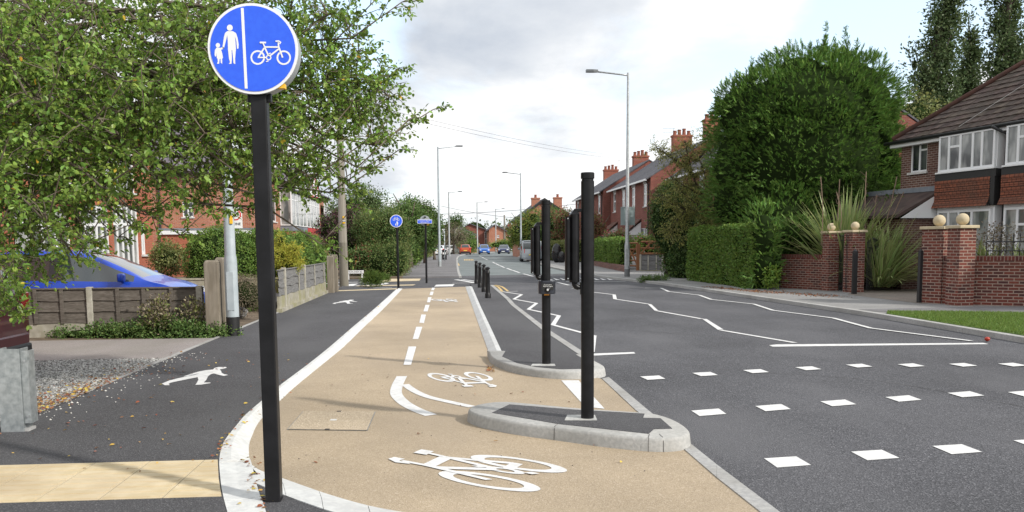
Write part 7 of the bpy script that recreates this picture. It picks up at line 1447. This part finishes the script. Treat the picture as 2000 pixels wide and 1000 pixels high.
poplar('shorter poplar standing between the two tall ones', [(1880, 260, 1.2), (1883, 200, 1.3), (1888, 150, 1.1), (1893, 105, .8), (1896, 75, .35)], Yp + 4)
poplar('tall poplar at the right edge of the picture', [(1975, 220, 2.0), (1972, 160, 1.9), (1965, 100, 1.6), (1968, 40, 1.5), (1975, -40, 1.3), (1975, -120, .8)], Yp)
shrub('pale green bushy tree top peeping between conifer and roof', [(*PY(1785, 235, 50), 1.6, 1.2, 1.6), (*PY(1790, 300, 50), 2.2, 1.2, 2.2)], 420, 12, .5, .16, lf_olive, core=.6)
shrub('dark clipped evergreen beside the porch of the right hand house', [(*PY(1790, 440, 28.8), .75, .8, .75), (*PY(1760, 450, 29.0), .7, .8, .8), (*PY(1808, 460, 28.6), .45, .6, .6), (*PY(1775, 490, 28.8), .8, .8, .8), (*PY(1745, 430, 29.6), .6, .6, .9)], 900, 14, .2, .07, lf_dark, core=.85, inner=.85)
shrub('small bright sapling at the left end of the brick garden wall', [(*PY(1505, 540, 28.2), .3, .2, .35), (*PY(1515, 530, 28.3), .15, .15, .25)], 60, 10, .12, .08, lf_bright, core=0, inner=.1)
# --- strap leaved plants -------------------------------------------------------------------------
phor_m = M('strap_leaf', (.23, .33, .10), rough=.45, island=.3, transl=.2); phor_e = M('strap_leaf_edge', (.45, .47, .22), rough=.5, transl=.15, island=.15)
def straps(name, parent, base, n, lmin, lmax, wid, spread, mats, sag=.6, bias=(0, 0)):
    V, Fq, mi = [], [], []; k = 0; S_ = 8
    for i in range(n):
        a = rng.random() * 6.283; el = math.pi / 2 - spread * rng.random() ** .7; d = np.array([math.cos(a) * math.cos(el) + bias[0], math.sin(a) * math.cos(el) + bias[1], math.sin(el)]); L_ = lmin + (lmax - lmin) * rng.random(); b = np.array(base) + np.array([rng.normal() * .14, rng.normal() * .14, 0]); side = unit(np.cross(d, [0, 0, 1.]) [None])[0]
        p = b.copy(); dirv = d / np.linalg.norm(d); w0 = wid * (.8 + .4 * rng.random()); bend = sag * (.5 + rng.random())
        for s in range(S_ + 1):
            f = s / S_; w = w0 * (1 - f ** 3) * (.6 + .4 * min(1, f * 4)) + .002; fold = np.array([0, 0, -w * .3])
            for off in (-1, -.62, .62, 1): V.append(p + side * w * off * .5 - fold * abs(off))
            dirv = dirv + np.array([0, 0, -bend * f * .22]); dirv /= np.linalg.norm(dirv); p = p + dirv * L_ / S_
            if s < S_:
                for c in range(3): q = k + s * 4 + c; Fq.append((q, q + 1, q + 5, q + 4)); mi.append(0 if c == 1 else 1)
        k += (S_ + 1) * 4
    return np_mesh(name, np.array(V), np.array(Fq), None, parent, mats, mi)
pb = G(1668, 556, .1); pb = (float(PY(1662, 520, 28.3)[0]), 28.3, .3); pb2 = (float(PY(1722, 530, 27.0)[0]), 27.0, .2)
t = plant('phormium', 'big variegated phormium with long arching strap leaves and dead flower stalks behind the piers', 'plant', pb)
straps('leaves', t, (pb[0] - .2, pb[1], .3), 300, 2.2, 3.4, .09, .95, [phor_m, phor_e], .7); straps('leaves', t, pb2, 240, 1.6, 2.6, .08, 1.25, [phor_m, phor_e], .75, (.25, -.05))
for (xa, ya, xb_, yb_) in [(1604, 480, 1603, 345), (1636, 470, 1640, 350), (1640, 460, 1634, 375), (1690, 450, 1692, 335), (1722, 470, 1752, 345), (1718, 470, 1765, 375), (1700, 470, 1712, 380)]:
    p, q_ = PY(xa, ya, 27.2), PY(xb_, yb_, 27.4); mb = MB(); m_ = (p + q_) / 2 + rng.normal(size=3) * .05; mb.tube(smooth_poly([p, m_, q_], 4), .014, 5)
    for f in (.6, .72, .82, .92): b_ = p + (q_ - p) * f; mb.tube([b_, b_ + [rng.normal() * .12, rng.normal() * .1, .16]], [.009, .004], 4)
    put(mb, 'flower_stalk', M('dead_stalk', (.20, .14, .10), rough=.9), t)
pq = PY(1858, 495, yC + .5); t = plant('phormium', 'small variegated strap leaved plant seen between the two right hand piers', 'plant', (pq[0], pq[1], zR - .5)); straps('leaves', t, (pq[0], pq[1] + .1, zR - .45), 30, .6, 1.0, .05, .6, [phor_m, phor_e], .5)
for (px, n, lab) in ((1925, 45, 'clump of variegated strap leaves behind the railings, next to the corner pier'), (1995, 25, 'clump of variegated strap leaves behind the railings at the right edge')):
    p = PY(px, 490, 21.2); t = plant('phormium', lab, 'plant', (p[0], 21.2, .8)); straps('leaves', t, (p[0], 21.1, zR - .35), n, .5, .95, .05, .9, [phor_m, phor_e], .8)
for (px, lab) in ((1945, 'dark thin stemmed shrub behind the railings below the bay window'),):
    p = PY(px, 470, 22); t = plant('dark_shrub', lab, 'shrub', (p[0], 22, .5)); crown('foliage', [(p[0], 22, zR + .35, .9, .4, .4)], 90, 10, .18, .06, lf_brown, t, core=0, inner=.1)
# --- grass verge ----------------------------------------------------------------------------------
def blades(name, P, hmin, hmax, mat, wid=.006, label=None):
    n = len(P); a = rng.random(n) * 6.283; side = np.stack([np.cos(a), np.sin(a), 0 * a], 1) * (wid * (.7 + .6 * rng.random(n)))[:, None]; h = hmin + (hmax - hmin) * rng.random(n); lean = rng.normal(size=(n, 3)) * .35; lean[:, 2] = 1; tip = P + lean * h[:, None]
    V = np.stack([P - side, P + side, tip], 1).reshape(-1, 3); Fq = np.arange(3 * n).reshape(-1, 3); return np_mesh(name, V, Fq, mat)
def in_poly(P, poly):
    x, y = P[:, 0], P[:, 1]; c = np.zeros(len(P), bool); n = len(poly)
    for i in range(n):
        x0, y0 = poly[i]; x1, y1 = poly[(i + 1) % n]; k = ((y0 > y) != (y1 > y)) & (x < (x1 - x0) * (y - y0) / (y1 - y0 + 1e-12) + x0); c ^= k
    return c
n = 90000; Pg = np.stack([9.6 + 4.6 * rng.random(n), 12.0 + 6.9 * rng.random(n), np.full(n, .11)], 1); Pg = Pg[in_poly(Pg, verge)]
o = blades('verge_grass', Pg, .02, .065, lf_grass, .006); tag(o, 'short bright green grass on the verge at the right edge', 'grass', kind='stuff')
n = 2500; Pg = np.stack([rng.normal(size=n) * .18 + float(G(560, 622, .1)[0]), rng.normal(size=n) * .15 + 20, np.full(n, .08)], 1)
# --- gravel stones, fallen leaves, rocks -------------------------------------------------------------
def stones(name, P, S, mat, label, cat='gravel'):
    O8 = np.array([[1, 0, 0], [0, 1, 0], [-1, 0, 0], [0, -1, 0], [0, 0, .6], [0, 0, -.3]], float); T8 = np.array([[0, 1, 4], [1, 2, 4], [2, 3, 4], [3, 0, 4], [1, 0, 5], [2, 1, 5], [3, 2, 5], [0, 3, 5]])
    n = len(P); J = O8[None] * (.6 + .8 * rng.random((n, 6, 1))) * S[:, None, None]; a = rng.random(n) * 6.28; ca, sa = np.cos(a)[:, None], np.sin(a)[:, None]; V = np.stack([J[:, :, 0] * ca - J[:, :, 1] * sa * .75, J[:, :, 0] * sa + J[:, :, 1] * ca * .75, J[:, :, 2]], 2) + P[:, None]
    Fq = (np.arange(n)[:, None, None] * 6 + T8[None]).reshape(-1, 3); return tag(np_mesh(name, V.reshape(-1, 3), Fq, mat), label, cat, kind='stuff')
stone_m = M('gravel_stone', (.38, .375, .36), rough=.9, island=.6)
n = 15000; Pg = np.stack([-8.6 + 4.5 * rng.random(n) ** .8, 8.0 + 4.9 * rng.random(n), np.full(n, .078)], 1); stones('gravel', Pg, .010 + .014 * rng.random(n), stone_m, 'grey and white gravel beside the galvanised post')
n = 150; Pg = np.stack([-4.0 + np.abs(rng.normal(size=n)) * .25, 8.3 + 5.2 * rng.random(n), np.full(n, .083)], 1); stones('scattered_stones', Pg, .006 + .012 * rng.random(n), M('white_stone', (.62, .61, .58), rough=.9, island=.3), 'loose white gravel stones strewn over the edge of the footway', 'stones')
n = 160; Pg = np.stack([-1.3 + 3.2 * rng.random(n), 6 + 9 * rng.random(n), np.full(n, .007)], 1); stones('scattered_grit', Pg, .003 + .006 * rng.random(n), M('dark_grit', (.12, .11, .10), rough=.9, island=.9), 'small bits of grit lying on the cycle track', 'grit')
def litter(name, P, size, mats, w, label):
    n = len(P); a = rng.random(n) * 6.28; A = np.stack([np.cos(a), np.sin(a), .12 * rng.normal(size=n)], 1); Nn = unit(np.array([0, 0, 1.]) + rng.normal(size=(n, 3)) * .35); mi = rng.choice(len(mats), n, p=w); return tag(leaf_mesh(name, P, A, Nn, size * (.6 + .8 * rng.random(n)), None, None, 1.0, mats, mi), label, 'fallen leaves', kind='stuff')
lm = [leafm('dead_leaf_orange', (.30, .13, .05), .3, .1), leafm('dead_leaf_yellow', (.55, .38, .08), .2, .1), leafm('dead_leaf_brown', (.20, .09, .04), .4, .1)]
n = 900; P1 = np.stack([-4.05 - np.abs(rng.normal(size=n)) * .30 + .1, 8.4 + np.abs(rng.normal(size=n)) * 1.6, np.full(n, .10)], 1); n2 = 130; P2 = np.stack([-3.9 + 2.2 * rng.random(n2) ** 1.6, 6.3 + 7 * rng.random(n2), np.full(n2, .092)], 1); n3 = 26; P3_ = np.stack([-1.5 + 3.3 * rng.random(n3), 5.8 + 8 * rng.random(n3), np.full(n3, .018)], 1)
ks = rng.integers(0, len(outerW), 70); P4 = np.array([[outerW[k][0] + rng.normal() * .03, outerW[k][1] + rng.normal() * .05, .095] for k in ks]); ks = rng.integers(0, len(inner2), 60); P5 = np.array([[inner2[k][0] + rng.normal() * .04, inner2[k][1] + rng.normal() * .05, .09] for k in ks])
g = G(960, 722); n6 = 60; P6 = np.stack([g[0] - .02 + rng.normal(size=n6) * .03, g[1] + rng.normal(size=n6) * .15, np.full(n6, .02)], 1)
litter('fallen_leaves', np.concatenate([P1, P2, P3_, P4, P5, P6]), .034, lm, [.45, .25, .30], 'small orange and yellow fallen leaves on the footway, kerb and gravel edge')
n = 500; ga_, gb_ = G(1480, 568, .1), G(1640, 580, .1); f = rng.random(n)[:, None]; P7 = ga_ + (gb_ - ga_) * f + np.stack([rng.normal(size=n) * .25, rng.normal(size=n) * .25, np.full(n, .01)], 1); P8 = G(1380, 560, .1) + (G(1500, 572, .1) - G(1380, 560, .1)) * f + np.stack([rng.normal(size=n) * .15, rng.normal(size=n) * .2, np.full(n, .01)], 1)
litter('fallen_leaves', np.concatenate([P7, P8]), .05, [lm[0], lm[2]], [.5, .5], 'brown fallen leaves along the foot of the hedge and brick wall on the right')
rock_m = M('limestone_rock', (.42, .41, .39), (.25, .24, .23), 6, .9, .02)
for i, (px, py, r) in enumerate([(538, 588, .24), (536, 568, .16), (470, 610, .16)]):
    p = G(px, py + 12, .06); mb = MB(); ell_mesh(mb, (p[0], p[1], .1 + r * .6), (r, r * .8, r * .8), 8, 1); mb.v = [(x + rng.normal() * .012, y + rng.normal() * .012, z + rng.normal() * .012) for x, y, z in mb.v]; mb.is_closed = True; tag(mb.build('garden_rock', rock_m), ['largest grey rock beside the near end of the grey panel fence', 'small grey rock on top of the larger one by the yellow conifer', 'grey rock left of the black sign post among alpine plants'][i], 'rock')
g = G(1928, 667, .0); mb = MB(); mb.lathe([(.005, .0), (.035, .02), (.045, .045), (.035, .07), (.008, .078)], (g[0], g[1], 0), 14); mb.is_closed = True; tag(mb.build('fallen_apple', M('red_apple', (.40, .04, .02), rough=.35), smooth=True), 'small red apple lying in the gutter by the grass verge', 'apple')
# far belt of trees closing the horizon ---------------------------------------------------------------
n = 16; ells = []
for i in range(60): x = -130 + i * 5.0 + rng.normal() * 1.5; ells.append((x, 270 + rng.normal() * 8, 3.0, 5.0, 4, 4.5 + rng.random() * 2.0))
o = crown('distant_treeline', ells, 2600, 9, 1.6, .8, lf_pop, None, core=.85, inner=.8, zmin=.2); tag(o, 'far belt of dark trees closing the view at the horizon', 'trees', kind='stuff')
for o in list(COL.objects):
    if o.name.startswith('inner_foliage') and o.parent is None: tag(o, kind='stuff'); o['label'] = 'dark core added to block light inside the far belt of trees'; o['category'] = 'trees'; o.name = 'distant_treeline'
